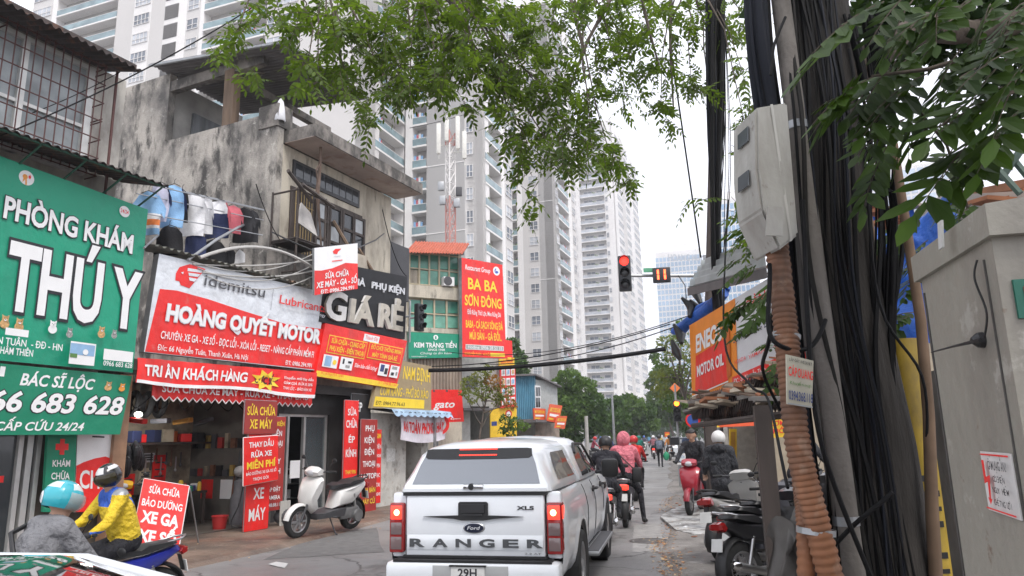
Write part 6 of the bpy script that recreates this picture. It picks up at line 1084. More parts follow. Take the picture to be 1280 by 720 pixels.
# foreground leaves
b = MB(); SPR = [(1105, 2, 1018, 48, 2.5), (1135, -8, 1088, 40, 2.5), (1150, 30, 1098, 52, 2.7), (1190, 8, 1120, 34, 2.4), (1092, 96, 1018, 138, 2.5), (1112, 84, 1070, 140, 2.7), (1160, 92, 1085, 134, 2.6), (1272, 60, 1196, 98, 2.3), (1240, 10, 1222, 44, 2.3), (1200, 62, 1168, 112, 2.6), (1255, 118, 1172, 152, 2.4), (1130, 150, 1082, 182, 2.9), (1240, 155, 1160, 226, 2.6), (1200, 130, 1140, 168, 2.9), (1170, 60, 1112, 96, 2.9), (1280, 30, 1230, 60, 2.5), (1220, 85, 1160, 130, 2.8), (1285, 130, 1232, 176, 2.4), (1225, 165, 1190, 225, 2.7), (1150, 120, 1120, 190, 3), (1110, 180, 1082, 238, 3.1), (1260, 175, 1215, 205, 2.6), (1190, 190, 1160, 210, 3), (1285, 75, 1240, 130, 2.2), (1060, 120, 1022, 128, 2.6), (1180, -5, 1150, 30, 2.3), (1100, 130, 1066, 165, 2.7), (1215, 0, 1180, 26, 2.4), (1290, 0, 1255, 30, 2.4), (1130, 60, 1100, 110, 2.8),
    (975, 340, 945, 385, 6), (950, 370, 905, 392, 6.5), (962, 388, 925, 408, 6.3), (970, 428, 942, 432, 5.8), (945, 405, 915, 418, 6.6), (966, 452, 960, 470, 5.6),  (940, 330, 905, 350, 6.4), (925, 385, 900, 410, 6.6), (950, 300, 930, 320, 5.5), (940, 240, 918, 262, 5.4), (948, 282, 918, 296, 5.4), (930, 322, 912, 330, 5.6), (1150, 270, 1120, 300, 4), (1145, 330, 1112, 345, 4), (1150, 350, 1125, 375, 4), (1200, 250, 1170, 268, 4.2), (1120, 410, 1095, 430, 4), (1160, 300, 1130, 325, 4.2), (1105, 330, 1090, 360, 4), (1118, 445, 1100, 470, 4), (1215, 255, 1195, 275, 4.2), (1140, 395, 1110, 405, 4)]
for x0, y0, x1, y1, Y in SPR:
    for k in range(2 if Y < 3.3 else 2):
        p, q = D(x0+random.uniform(-12, 12)*k, y0+random.uniform(-10, 10)*k, Y+k*.12), D(x1+random.uniform(-22, 22)*k, y1+random.uniform(-14, 14)*k, Y-.05); L = (q-p).length; spray(b, p, q-p+UP*.12*L, L, random.choice((4, 5)), L*(.36 if Y < 3.3 else .38))
br = thing('leafy_branch', 'leafy branches close to the camera at the upper right, in shade', 'branch', D(1280, 60, 2.5)); b.build('foliage', [leafmat('leaf_shade', (.010, .024, .007), (.06, .115, .014), .35), TWIG], br, recalc=False)  # leaf colour darkened to stand for the shade under the tree
b = MB(); b.tube(jitter([D(1300, 20, 2.5), D(1220, 70, 2.6), D(1160, 90, 2.7), D(1090, 95, 2.6)], .02), [.016, .012, .009, .005], 6); b.tube(jitter([D(1300, 100, 2.5), D(1240, 130, 2.5), D(1170, 160, 2.7)], .02), [.012, .009, .004], 6); b.tube(jitter([D(1150, 140, 2.8), D(1185, 180, 2.9), D(1210, 260, 3.0)], .01), .006, 5); b.build('twig', BARK, br, 60)
b = MB()
for x, y, r in ((1090, 30, 45), (1150, 40, 55), (1220, 60, 65), (1270, 110, 50), (1130, 80, 35), (1280, 30, 50), (1075, 85, 25), (1200, 20, 60), (1262, 160, 25), (1110, 10, 40)): leafcards(b, [(D(x, y, 4.3), r/CF*4.3*1.05)], 3600, .10, 0, .1)
for c, r in (((1, 1, 6.4), 2.6), ((3.4, 3.2, 6.2), 2.4), ((4.5, .5, 6.5), 2.6), ((-1.5, -1.5, 7), 2.8), ((2, -2.5, 6.5), 2.8), ((4.2, 6, 6.3), 1.8), ((6, 3.5, 6), 2.2)): leafcards(b, [(Vector(c), r)], 160, .16, 0, .3)  # unseen part of the crown overhead, added to cast shade on the right side
b.build('crown', [leafmat('leaf_deep_shade', (.010, .026, .008), (.035, .075, .012), .25), TWIG], ct, recalc=False)  # backing leaves near black: deep shade put into their colour
# bag of grey sheeting at the foot of the conduits
b = MB(); c = D(985, 690, 3.7); 
for k in range(1): b.grid(lambda u, v: c+Vector((-.10+.26*u+.03*math.sin(v*9+u*4), .10*math.sin(u*math.pi)*-1+.03*math.sin(u*17), .24-.5*v-.16*abs(u-.5)*2+.05*math.sin(u*13+v*7))), 22, 22)
tag(b.build('plastic_sheet', M('grey_sheeting', (.09, .083, .076), .6, var=.3, vs=8), None, 70, loc=c), 'crumpled grey sheeting hanging at the foot of the orange conduits', 'sheet')
# ---- shops farther along the right side
for l_, c, Y, bgm, items in (('red and orange restaurant sign under the stall roof down the street', ((880, 511), (948, 506), (948, 532), (880, 535)), 15, M('sign_vermilion', (.72, .10, .03), .5), [('t', 'QUÁN', .25, .6, .3, .7, SIGNW, .02), ('c', .72, .5, .06, SIGNW), ('p', [(0, 0), (.1, .1), (.2, .8), (.25, .1), (.3, 0)], YEL), ('t', 'PHỞ', .82, .97, .3, .7, SIGNW, .02)]),
    ('small yellow sign under the stall awning', ((957, 521), (985, 518), (985, 546), (957, 548)), 12, YS, [('t', 'CƠM', .15, .85, .55, .75, RED, .02), ('t', 'PHỞ', .15, .85, .2, .4, RED, .02)]),
    ('yellow advertising board on the pavement beside the white board', ((859, 566), (870, 566), (870, 580), (859, 581)), 26, YS, [('t', 'BÚN', .15, .85, .55, .75, RED, .02), ('t', 'CHẢ', .15, .85, .2, .4, RED, .02)]),
    ('white board with blue print standing on the far pavement', ((847, 567), (857, 567), (857, 581), (847, 581)), 25, SIGNW, [('t', 'XÔI', .15, .85, .6, .8, PBLUE, .02), ('t', 'BÁNH MÌ', .1, .9, .25, .4, PBLUE, .02)]),
    ('yellow vertical sign among the shops beyond the helmeted man', ((912, 536), (921, 536), (921, 575), (912, 575)), 22, YS, [('r', .2, .1, .8, .9, M('sign_ochre', (.5, .25, .04), .5))]),
    ('orange square sign hanging far down the street', ((831, 540), (837, 540), (837, 546), (831, 546)), 60, M('sign_orange_far', (.8, .15, .04), .5), [('r', .15, .4, .85, .6, YEL)])):
    f = Face(*[D(x, y, Y) for x, y in c], (0, -1, 0)); o = sign('street_sign', l_, f, .06, bgm, items)
    if 'board' in l_:
        for k in (.15, .85): b = MB(); q = f.P(k, .0, -.03); b.cyl(Vector((q.x, q.y, .04)), q, .025, n=6); b.build('leg', GALV, o)
ns_ = thing('road_sign', 'round blue no-parking sign with a red ring by the stall roof edge', 'sign', D(866, 525, 16)); b = MB(); q = D(866, 525, 16); fx = toC(q); b.lathe([(0, 0), (.16, 0), (.16, .02), (0, .02)], q, fx, 24, 0); b.lathe([(0, .024), (.12, .024)], q, fx, 24, 1); b.build('disc', [RED, M('sign_blue', (.03, .09, .35), .5)], ns_); b = MB(); q2_ = q-fx*.03; b.cyl(q2_, q2_+UP*.5, .02, n=6); b.build('bracket', GALV, ns_)
for i, (n0, s0, w_, h_, c_, l_) in enumerate(((2.2, 17, 5, 4.2, (.32, .27, .2), 'tan two-storey shop past the stall on the right'), (2.6, 22.5, 6, 3.6, (.22, .2, .18), 'dark low shop next along the right pavement'), (2.4, 29, 7, 5, (.4, .36, .3), 'pale house farther along the right pavement'), (2.8, 37, 10, 4.4, (.28, .22, .18), 'brown row house before the far trees on the right'), (3.2, 50, 14, 5, (.4, .38, .35), 'grey row house at the far right of the street'))):
    hb = thing('row_house', l_, 'building', RR(n0, s0)); b = MB(); b.obox(RR(n0, s0, 2.4), NR*6, DR*w_, UP*(h_-2.4), 0); b.obox(RR(n0+1.2, s0, 0), NR*4.8, DR*w_, UP*2.4, 1); b.obox(RR(n0, s0, 0), NR*1.2, DR*.25, UP*2.4, 0); b.build('wall', [M('row_wall_%d' % i, c_, .8, var=.15), DARKW], hb); b = MB(); b.obox(RR(n0-.9, s0+.2, 2.45), NR*1.0, DR*(w_-.4), UP*.06); b.build('awning', [TIND, TILEB, TINR, TING, TIND][i], hb)
    b = MB(); b.obox(RR(n0-.08, s0+.5, 2.7), NR*.06, DR*(w_-1), UP*.8); b.build('fascia_board', [YS, RED, M('sign_orange_red', (.68, .10, .03), .5), GRN, RED][i], hb)
    b = MB()
    for k in range(3): b.obox(RR(n0+.9, s0+.5+k*(w_-1)/3, .05), NR*.3, DR*(w_-1)/3*.8, UP*(.8+.5*(k % 2)), k)
    b.build('goods', [M('goods_a', (.45, .30, .06), .7), M('goods_b', (.35, .06, .04), .7), M('goods_c', (.25, .3, .35), .7)], hb)
# ---- overhead lines
for l_, a, c, sag, r in (('thick black cable bundle sagging across the street to the blue tarpaulin', D(536, 463, 19.5), D(832, 436, 18), .12, .055), ('thin cable strung just above the thick bundle', D(540, 458, 22), D(838, 405, 19), .25, .016), ('second thin cable above the street, slightly lower', D(600, 455, 26), D(845, 408, 19), .3, .016), ('third thin cable crossing toward the orange billboard', D(560, 440, 30), D(860, 395, 20), .5, .014), ('wire falling steeply from the tree top to the tin roof', D(838, 60, 9), D(876, 322, 9.5), -.05, .012), ('wire from the barred windows up to the leafy branches', XF(0, 170, .4), D(330, 0, 12), .15, .012), ('wire from the old house wall down to the signboards', D(30, 145, 11), D(150, 90, 12), .05, .008), ('thin wire looping from the balcony slab to the charcoal billboard', D(478, 262, 17), D(508, 345, 19), .3, .012), ('pale cable stretched low between the drying rack and the old house', D(320, 230, 13), D(350, 300, 15), .1, .01), ('thin line slanting behind the panelled tower mast', D(512, 160, 40), D(640, 120, 60), .3, .02)):
    b = MB(); b.tube(catenary(a, c, sag), r, 5); o = tag(b.build('overhead_cable', CAB[0], None, 60, loc=a), l_, 'cable')
# ================================================================ vehicles
CARW = M('o_car_white', (.74, .77, .80), .28, var=.03, vs=2, coat=.8); CARB = M('car_black_trim', (.014, .014, .015), .5, var=0); TINT = M('tinted_glass', (.025, .028, .03), .05, var=0, coat=.5); TINT2 = M('tinted_glass_sheen', (.20, .22, .25), .06, var=0, coat=1)  # paler rear glass: sky reflection put into its base colour
LIT = M('lamp_red_lit', (.95, .045, .025), .3, var=0, emit=1.15); REDL = M('lamp_red', (.28, .012, .012), .12, var=0, coat=.6); CLEARL = M('lamp_clear', (.17, .12, .12), .12, var=0, coat=.6); INDL = M('lamp_orange', (.75, .20, .02), .15, var=0, coat=.5); TYRE = M('o_tyre', (.02, .02, .02), .85, var=.25, vs=20); RIM = M('rim_alloy', (.42, .42, .43), .3, .8, var=0)
def wheel(parent, c, r, w, rim=.64, spokes=6, name='wheel', wire=False):
    """axle along local x; a wheel part with tyre, rim"""
    c = Vector(c); b = MB(); P = [(r*rim, -w*.42), (r*.86, -w*.5), (r*.96, -w*.42), (r, -w*.22), (r, w*.22), (r*.96, w*.42), (r*.86, w*.5), (r*rim, w*.42)]
    b.lathe(P, c, (1, 0, 0), 34); t = b.build(name, TYRE, parent, 50); b = MB()
    b.lathe([(r*rim, -w*.42), (r*rim*1.0, w*.42), (r*(rim-.07), w*.36), (r*(rim-.09), 0), (r*(rim-.07), -w*.36), (r*rim, -w*.42)], c, (1, 0, 0), 30)
    for i in range(spokes):
        a = 2*math.pi*i/spokes; q = Vector((0, math.cos(a), math.sin(a)))
        if wire: b.cyl(c+q*.03+Vector((.02*(i % 2*2-1), 0, 0)), c+q*r*(rim-.06), .0025, n=4)
        else:
            s = Vector((0, -math.sin(a), math.cos(a))); b.add([c+q*r*.1+s*r*.09+Vector((.3*w, 0, 0)), c+q*r*.1-s*r*.09+Vector((.3*w, 0, 0)), c+q*r*(rim-.05)-s*r*.06+Vector((.34*w, 0, 0)), c+q*r*(rim-.05)+s*r*.06+Vector((.34*w, 0, 0)), c+q*r*.1+s*r*.09-Vector((.3*w, 0, 0)), c+q*r*.1-s*r*.09-Vector((.3*w, 0, 0)), c+q*r*(rim-.05)-s*r*.06-Vector((.34*w, 0, 0)), c+q*r*(rim-.05)+s*r*.06-Vector((.34*w, 0, 0))], [(0, 1, 2, 3), (7, 6, 5, 4), (0, 3, 7, 4), (1, 5, 6, 2)])
    b.lathe([(0, -w*.4), (r*.17, -w*.4), (r*.17, w*.4), (0, w*.4)], c, (1, 0, 0), 16); b.build('rim', RIM, t, 40); return t
def flat(parent, name, poly, y, m, th=.006, out=-1):      # polygon on a plane y=const facing the rear
    b = MB(); b.prism(poly, (0, y, 0), (1, 0, 0), (0, 0, 1), (0, out*th, 0)); return b.build(name, m, parent)
def ltr(parent, tx, x0, x1, z0, z1, y, m, bold=.02, dep=.006, sh=0, out=-1):
    V, Fx = glyphs(tx, bold, sh); a, c = V[:, 0].min(), V[:, 0].max(); P = [(x0+(x-a)/(c-a)*(x1-x0), y, z0+q/caph()*(z1-z0)) for x, q in V]; n = len(P); b = MB(); ed = {}
    for f_ in Fx:
        for p, q in zip(f_, f_[1:]+f_[:1]): ed[(p, q)] = 1
    b.add(P+[(p[0], p[1]+out*dep, p[2]) for p in P], [tuple(n+i for i in f_) for f_ in Fx]+[(p, q, n+q, n+p) for (p, q) in ed if (q, p) not in ed]); return b.build('lettering', m, parent, recalc=False)
def sedge(V, y): return V
# ---- pickup
TH_ = 12.3; pk = thing('pickup_truck', 'white pickup truck with a hard bed canopy and lit brake lights', 'pickup', (-.42, 7.30, 0), -rad(TH_), local=True)
AX = (1.18, 4.15); PW = [(.40, .80), (.50, .865), (.62, .89), (.80, .905), (.95, .905), (1.06, .885), (1.14, .86), (1.20, .83), (1.235, .80)]
def hw(z):
    for (a, p), (c, q) in zip(PW, PW[1:]):
        if z <= c: return p+(q-p)*max(0, (z-a)/(c-a))
    return PW[-1][1]
def zlo(y):
    z = .44
    for a in AX:
        d = abs(y-a)
        if d < .47: z = max(z, .40+math.sqrt(max(0, .47**2-d*d)))
    return z
def ztop(y): return 1.235 if y < 3.75 else 1.235-.16*((y-3.75)/1.2)**1.3
def flare(y, z):
    f_ = 0
    for a in AX: d = math.hypot(y-a, z-.40); f_ = max(f_, .022*max(0, 1-abs(d-.50)/.10))
    return f_
ys = sorted(set([.05+i*.06 for i in range(82)]+[a+s*v for a in AX for s in (-1, 1) for v in (.3, .38, .43, .46, .468)]))
for sg in (1, -1):
    b = MB()
    def fn(u, v):
        y = ys[min(len(ys)-1, int(round(u*(len(ys)-1))))]; z = zlo(y)+(ztop(y)-zlo(y))*v; tp = 1-.10*max(0, (y-4.4)/.6)**2-.05*max(0, (.25-y)/.25)**2; return (sg*(hw(min(z, 1.235))*tp+flare(y, z)), y, z)
    b.grid(fn, len(ys)-1, 14); b.grid(lambda u, v: tuple(Vector(fn(u, 0))+Vector((-sg*.06*v, 0, .0))), len(ys)-1, 1); b.build('side_panel', CARW, pk, 40)
b = MB(); b.box((0, 2.5, .62), (1.5, 4.9, .42)); 
for a in AX:
    b.box((0, a, .66), (1.56, 1.02, .5))
b.build('underbody', CARB, pk)
b = MB(); b.grid(lambda u, v: ((u*2-1)*.82*(1-.08*v*v), 3.75+1.2*v, ztop(3.75+1.2*v)+.05*(1-(u*2-1)**2)*(1-v)), 12, 8); b.grid(lambda u, v: ((u*2-1)*.84, 4.93+.08*(1-(u*2-1)**2), .45+.62*v), 12, 6); b.build('bonnet', CARW, pk, 40)
# tailgate
b = MB(); b.box((0, .05, .93), (1.40, .09, .58), bev=.018); tg = b.build('tailgate', CARW, pk, 35)
b = MB()
for sg in (-1, 1): b.box((sg*.785, .10, .93), (.15, .12, .62), bev=.03)
b.box((0, .12, .93), (1.5, .03, .66), m=1); b.build('rear_post', [CARW, CARB], pk, 40)
b = MB(); b.box((0, .045, 1.225), (1.46, .10, .03), m=0); b.box((0, .03, .638), (1.44, .10, .022), m=0); b.build('gap_seal', CARB, pk)
b = MB(); b.grid(lambda u, v: ((u*2-1)*.68, -.0-.010*math.sin(math.pi*v), .70+.14*v), 8, 6); b.build('crease', CARW, tg, 60)
b = MB(); b.prism([(-.155, 1.00), (.145, 1.00), (.145, 1.135), (.13, 1.15), (-.14, 1.15), (-.155, 1.135)], (0, .0, 0), (1, 0, 0), (0, 0, 1), (0, -.014, 0)); ph_ = b.build('tailgate_handle', CARB, tg); b = MB(); b.box((-.005, -.016, 1.085), (.24, .012, .085), bev=.004); b.box((-.005, -.024, 1.03), (.2, .012, .02)); b.build('grip', BLK2, ph_)
b = MB(); b.prism([(-.52, 1.012), (-.2, 1.022), (.2, 1.022), (.50, 1.012), (.2, .99), (.10, .975), (-.12, .975), (-.2, .99)], (0, .0, 0), (1, 0, 0), (0, 0, 1), (0, -.016, 0)); b.build('spoiler_strip', CARB, tg)
b = MB(); b.lathe([(0, .012), (.105, .010), (.112, 0)], (0, .004, .905), (0, -1, 0), 32); q = b.build('emblem', M('emblem_rim', (.55, .56, .58), .25, .7, var=0), tg, 60); q.data.transform(Matrix.Translation((-.0, 0, .905)) @ Matrix.Diagonal((1, 1, .47, 1)) @ Matrix.Translation((0, 0, -.905)))
b = MB(); b.lathe([(0, .0145), (.096, .0125), (.098, .008)], (0, .004, .905), (0, -1, 0), 32); q2_ = b.build('emblem_field', M('emblem_dark', (.012, .016, .035), .25, var=0), q, 60); q2_.data.transform(Matrix.Translation((0, 0, .905)) @ Matrix.Diagonal((1, 1, .44, 1)) @ Matrix.Translation((0, 0, -.905)))
ltr(tg, 'Ford', -.066, .066, .890, .922, -.0115, SILV, .008, .002, .25)
for i, ch in enumerate('RANGER'): ltr(tg, ch, -.655+i*.236, -.655+i*.236+.155, .73, .80, -.010, M('letter_dark', (.07, .075, .08), .4, var=0), .04, .005)
ltr(tg, 'XLS', .43, .60, 1.075, 1.108, .004, CARB, .03, .006); ltr(tg, '2.2 AT', .50, .66, .665, .680, .005, GALV, .02, .004)
# lamps
for sg in (-1, 1):
    b = MB(); b.box((sg*.795, .065, .905), (.15, .17, .475), bev=.02); ho_ = b.build('tail_light', REDL, pk, 40)
    for z0, z1, m in ((.985, 1.115, LIT), (.84, .955, CLEARL), (.70, .82, CLEARL)):
        b = MB(); b.box((sg*.795, -.018, (z0+z1)/2), (.115, .016, z1-z0), bev=.006); b.build('lens', m, ho_, 40)
        if m is LIT: b = MB(); b.lathe([(0, .006), (.022, .005), (.03, 0)], (sg*.79, -.026, (z0+z1)/2), (0, -1, 0), 16); b.build('bulb', M('lamp_hot', (1, .38, .16), .3, var=0, emit=5), ho_)
        if sg > 0 or 1: b = MB(); b.box((sg*.871, .07, (z0+z1)/2), (.008, .12, z1-z0-.01), bev=.003); b.build('side_lens', REDL if m is not LIT else LIT, ho_, 40)
# bumper and plate
b = MB(); b.box((0, -.03, .50), (1.72, .24, .22), bev=.05, m=0); b.box((0, -.02, .612), (1.56, .22, .02), m=1); b.box((0, -.151, .50), (.74, .01, .16), m=2, bev=.003); b.box((0, -.02, .36), (1.5, .18, .1), m=1, bev=.03); bp = b.build('bumper', [CARW, CARB, M('bumper_recess', (.36, .37, .37), .5)], pk, 40)
b = MB(); b.box((-.02, -.162, .475), (.33, .008, .20), bev=.003); pl = b.build('number_plate', M('plate_yellowish', (.62, .62, .60), .5, var=.06, vs=30), pk, 40); ltr(pl, '29H', -.115, .07, .485, .555, -.167, INK, .02, .002); b = MB(); b.box((-.02, -.162, .581), (.36, .03, .012)); b.build('plate_lamp', CARB, pk)
# canopy
def ring(y0, slope, hb, ht, zt, zb=1.245, crown=.035):
    P = [(hb, zb), (hb-.004, zb+.06), (hb+(ht-hb)*.45, zb+(zt-zb)*.45), (hb+(ht-hb)*.8, zb+(zt-zb)*.80), (ht, zt-.06), (ht-.05, zt-.018), (ht*.6, zt+crown*.5), (0, zt+crown)]
    P = P+[(-x, z) for x, z in P[-2::-1]]; return [(x, y0+slope*(z-zb), z) for x, z in P]
def loftm(b, rings, m=0, cap0=True, cap1=True):
    n = len(rings[0]); V = [p for r in rings for p in r]; F_ = [(i*n+k, i*n+k+1, (i+1)*n+k+1, (i+1)*n+k) for i in range(len(rings)-1) for k in range(n-1)]
    if cap0: F_.append(tuple(range(n)))
    if cap1: F_.append(tuple(range((len(rings)-1)*n, len(rings)*n))[::-1])
    return b.add(V, F_, m)
b = MB(); loftm(b, [ring(.02, .52, .735, .555, 1.66), ring(.06, .52, .765, .585, 1.685), ring(.5, .3, .79, .61, 1.71), ring(1.1, .1, .80, .62, 1.725), ring(1.72, 0, .80, .62, 1.725)]); cn = b.build('canopy', CARW, pk, 35)
def rp_(x, z, o=.0): return (x, .02+.52*(z-1.245)-o*.88, z+o*.46)
b = MB(); P = [(-.655, 1.315), (.655, 1.315), (.60, 1.50), (.555, 1.60), (-.555, 1.60), (-.60, 1.50)]; b.add([rp_(*p, .006) for p in P]+[rp_(*p, -.02) for p in P], [tuple(range(6))]+[(i, i+6, (i+1) % 6+6, (i+1) % 6) for i in range(6)]); rw = b.build('rear_window', TINT2, cn)
b = MB(); P = [(-.56, 1.575), (-.53, 1.555), (-.3, 1.548), (.3, 1.548), (.53, 1.555), (.56, 1.575), (.55, 1.645), (.5, 1.652), (-.5, 1.652), (-.55, 1.645)]; b.add([rp_(*p, .011) for p in P]+[rp_(*p, -.01) for p in P], [tuple(range(10))]+[(i, i+10, (i+1) % 10+10, (i+1) % 10) for i in range(10)]); b.build('window_band', M('band_black', (.01, .01, .011), .25, var=0), cn)
b = MB(); 
for z in (1.642, 1.585):
    for i in range(24): b.add([rp_(-.2+i*.0167+dx, z+dz, .016) for dx, dz in ((0, -.006), (.013, -.006), (.013, .006), (0, .006))], [(0, 1, 2, 3)])
b.build('brake_light', LIT, cn)
b = MB(); b.box((0, -.012, 1.292), (.21, .03, .05), bev=.012, m=0); b.lathe([(0, .03), (.03, .028), (.034, 0)], (-.02, -.0, 1.292), (0, -1, 0), 14, 1); b.build('canopy_handle', [CHROME, CARB], cn, 40)
b = MB(); b.box((0, -.004, 1.262), (1.46, .02, .03), m=0); b.build('canopy_sill', CARW, cn)
def sidequad(b, P, sg, o=.005):        # window outline (y,z) lying on the inclined cab/canopy flank
    V = []
    for (y, z), hb, ht, zt in P: t = (z-1.245)/(zt-1.245); V.append((sg*(hb+(ht-hb)*t+o), y, z+o*.3))
    n = len(V); b.add(V+[(v[0]-sg*.03, v[1], v[2]) for v in V], [tuple(range(n))]+[(i, i+n, (i+1) % n+n, (i+1) % n) for i in range(n)])
def drape(obj, sg, quad, name, m, parent, o=.006, n=12):
    from mathutils.bvhtree import BVHTree
    bv = BVHTree.FromPolygons([v.co.copy() for v in obj.data.vertices], [tuple(p.vertices) for p in obj.data.polygons]); b = MB(); q = [Vector((*p, 0)) for p in quad]
    def fn(u, v):
        p = (q[0]*(1-u)+q[1]*u)*(1-v)+(q[3]*(1-u)+q[2]*u)*v; h = bv.ray_cast(Vector((sg*2, p.x, p.y)), Vector((-sg, 0, 0)))[0]; return (h.x+sg*o if h else sg*.7, p.x, p.y)
    b.grid(fn, n, n); return b.build(name, m, parent, 60)
for sg in (1, -1):
    drape(cn, sg, ((.46, 1.33), (1.54, 1.33), (1.47, 1.61), (.66, 1.60)), 'side_window', TINT, cn)
for sg in ():
    b = MB(); sidequad(b, [((.42, 1.33), .785, .60, 1.74), ((1.50, 1.33), .80, .61, 1.76), ((1.55, 1.36), .80, .61, 1.76), ((1.42, 1.63), .80, .61, 1.76), ((.62, 1.63), .79, .60, 1.75), ((.56, 1.60), .785, .60, 1.745)], sg, .008); b.build('side_window', TINT, cn)
b = MB(); loftm(b, [ring(1.78, -.05, .82, .625, 1.69), ring(1.86, 0, .825, .635, 1.735), ring(2.6, 0, .83, .64, 1.75), ring(3.05, 0, .83, .63, 1.72), ring(3.30, .02, .825, .61, 1.64, crown=.03), ring(3.62, .02, .815, .66, 1.46, crown=.03), ring(3.95, 0, .80, .74, 1.25, 1.2, .02)]); cbn = b.build('cab', CARW, pk, 35)
for sg in (1, -1):
    drape(cbn, sg, ((1.98, 1.29), (2.63, 1.29), (2.63, 1.64), (2.16, 1.63)), 'rear_door_window', TINT, cbn); drape(cbn, sg, ((2.71, 1.29), (3.62, 1.29), (3.18, 1.58), (2.71, 1.64)), 'front_door_window', TINT, cbn)
    b = MB(); b.tube([(sg*.74, 2.0, 1.56), (sg*.70, 2.15, 1.67), (sg*.70, 3.0, 1.66), (sg*.72, 3.25, 1.57), (sg*.80, 3.68, 1.30)], .018, 6); b.build('rain_visor', CARB, cbn, 60)
    b = MB()
    for y in (1.80, 2.66, 3.68): b.tube([(sg*(hw(z)+.004), y, z) for z in (.48, .62, .8, .95, 1.06, 1.14, 1.2)], .005, 4)
    b.tube([(sg*(hw(1.232)+.004), .1+i*.3, 1.236) for i in range(13)], .004, 4); b.tube([(sg*(.895+.004), y, .50) for y in (1.8, 3.6)], .004, 4); b.build('panel_gap', M('gap_dark', (.05, .05, .052), .7), pk)
    for y in (2.45, 3.35): b = MB(); b.tube([(sg*.90, y, 1.10), (sg*.945, y+.03, 1.105), (sg*.945, y+.17, 1.105), (sg*.90, y+.2, 1.10)], .014, 6); b.box((sg*.895, y+.1, 1.10), (.02, .12, .07)); b.build('door_handle', CARB, pk, 60)
    b = MB(); b.box((sg*.915, 3.95, 1.05), (.02, .2, .09), bev=.008); b.build('fender_vent', CARB, pk)
    b = MB(); b.box((sg*1.03, 3.55, 1.31), (.24, .12, .26), bev=.05); b.cyl((sg*.82, 3.6, 1.25), (sg*.98, 3.57, 1.27), .025, n=6); b.build('mirror', CARB, pk, 40)
    b = MB(); b.box((sg*.93, 2.65, .42), (.20, 1.9, .05), bev=.02, m=0); b.box((sg*.945, 2.65, .448), (.14, 1.8, .006), m=1); b.build('running_board', [GALV, DGREY], pk, 40)
    for a in AX:
        w_ = wheel(pk, (sg*.79, a, .385), .385, .27); b = MB(); b.lathe([(.40, -.12), (.46, -.12), (.47, .12), (.40, .1)], (sg*.79, a, .40), (1, 0, 0), 28); b.build('wheel_well', CARB, pk)
b = MB(); b.tube([(-.2, .2, 1.83), (-.2, .0+.45, 1.79)], .01); 
# ---- saloon car at the lower left edge
sd = thing('saloon_car', 'white car with a glossy dark roof at the lower left picture edge', 'car', (-2.02, 2.52, 0), -rad(80), local=True); sd.scale = (1, 1, .985)
def cring(y, hb, zb, hm, zm, ht, zt): P = [(hb*.9, zb), (hb, zb+.1), (hm, zm*.7+zb*.3), (hm*.985, zm), (ht, zt-.03), (ht*.7, zt), (0, zt+.02)]; return [(x, y, z) for x, z in P]+[(-x, y, z) for x, z in P[-2::-1]]
b = MB(); loftm(b, [cring(-2.2, .75, .35, .76, .80, .66, .9), cring(-1.9, .82, .25, .86, .92, .72, 1.0), cring(-1.2, .84, .22, .89, .95, .74, 1.02), cring(-.6, .84, .22, .90, .95, .76, 1.0), cring(.6, .84, .22, .90, .93, .78, .98), cring(1.1, .84, .22, .89, .92, .76, 1.0), cring(1.8, .82, .25, .86, .82, .66, .88), cring(2.2, .72, .35, .74, .68, .55, .72)]); b.build('body', CARW, sd, 45)
b = MB(); loftm(b, [cring(-1.55, .72, .98, .70, 1.0, .60, 1.02), cring(-.85, .76, .96, .70, 1.22, .56, 1.33), cring(-.2, .78, .95, .70, 1.27, .56, 1.385), cring(.3, .78, .95, .70, 1.24, .55, 1.36), cring(1.15, .76, .95, .70, .99, .62, 1.02)]); b.build('cabin', M('gloss_black_roof', (.008, .008, .009), .04, var=0, coat=1), sd, 45)
b = MB()
for sg in (-1, 1): b.tube([(sg*.72, -1.5, 1.03), (sg*.655, -.85, 1.27), (sg*.65, -.2, 1.33), (sg*.65, .3, 1.30), (sg*.72, 1.15, 1.02)], .028, 8)
b.build('roof_rail', CARW, sd, 60)
for y in (-1.35, 1.35):
    for sg in (-1, 1): wheel(sd, (sg*.80, y, .32), .32, .2)
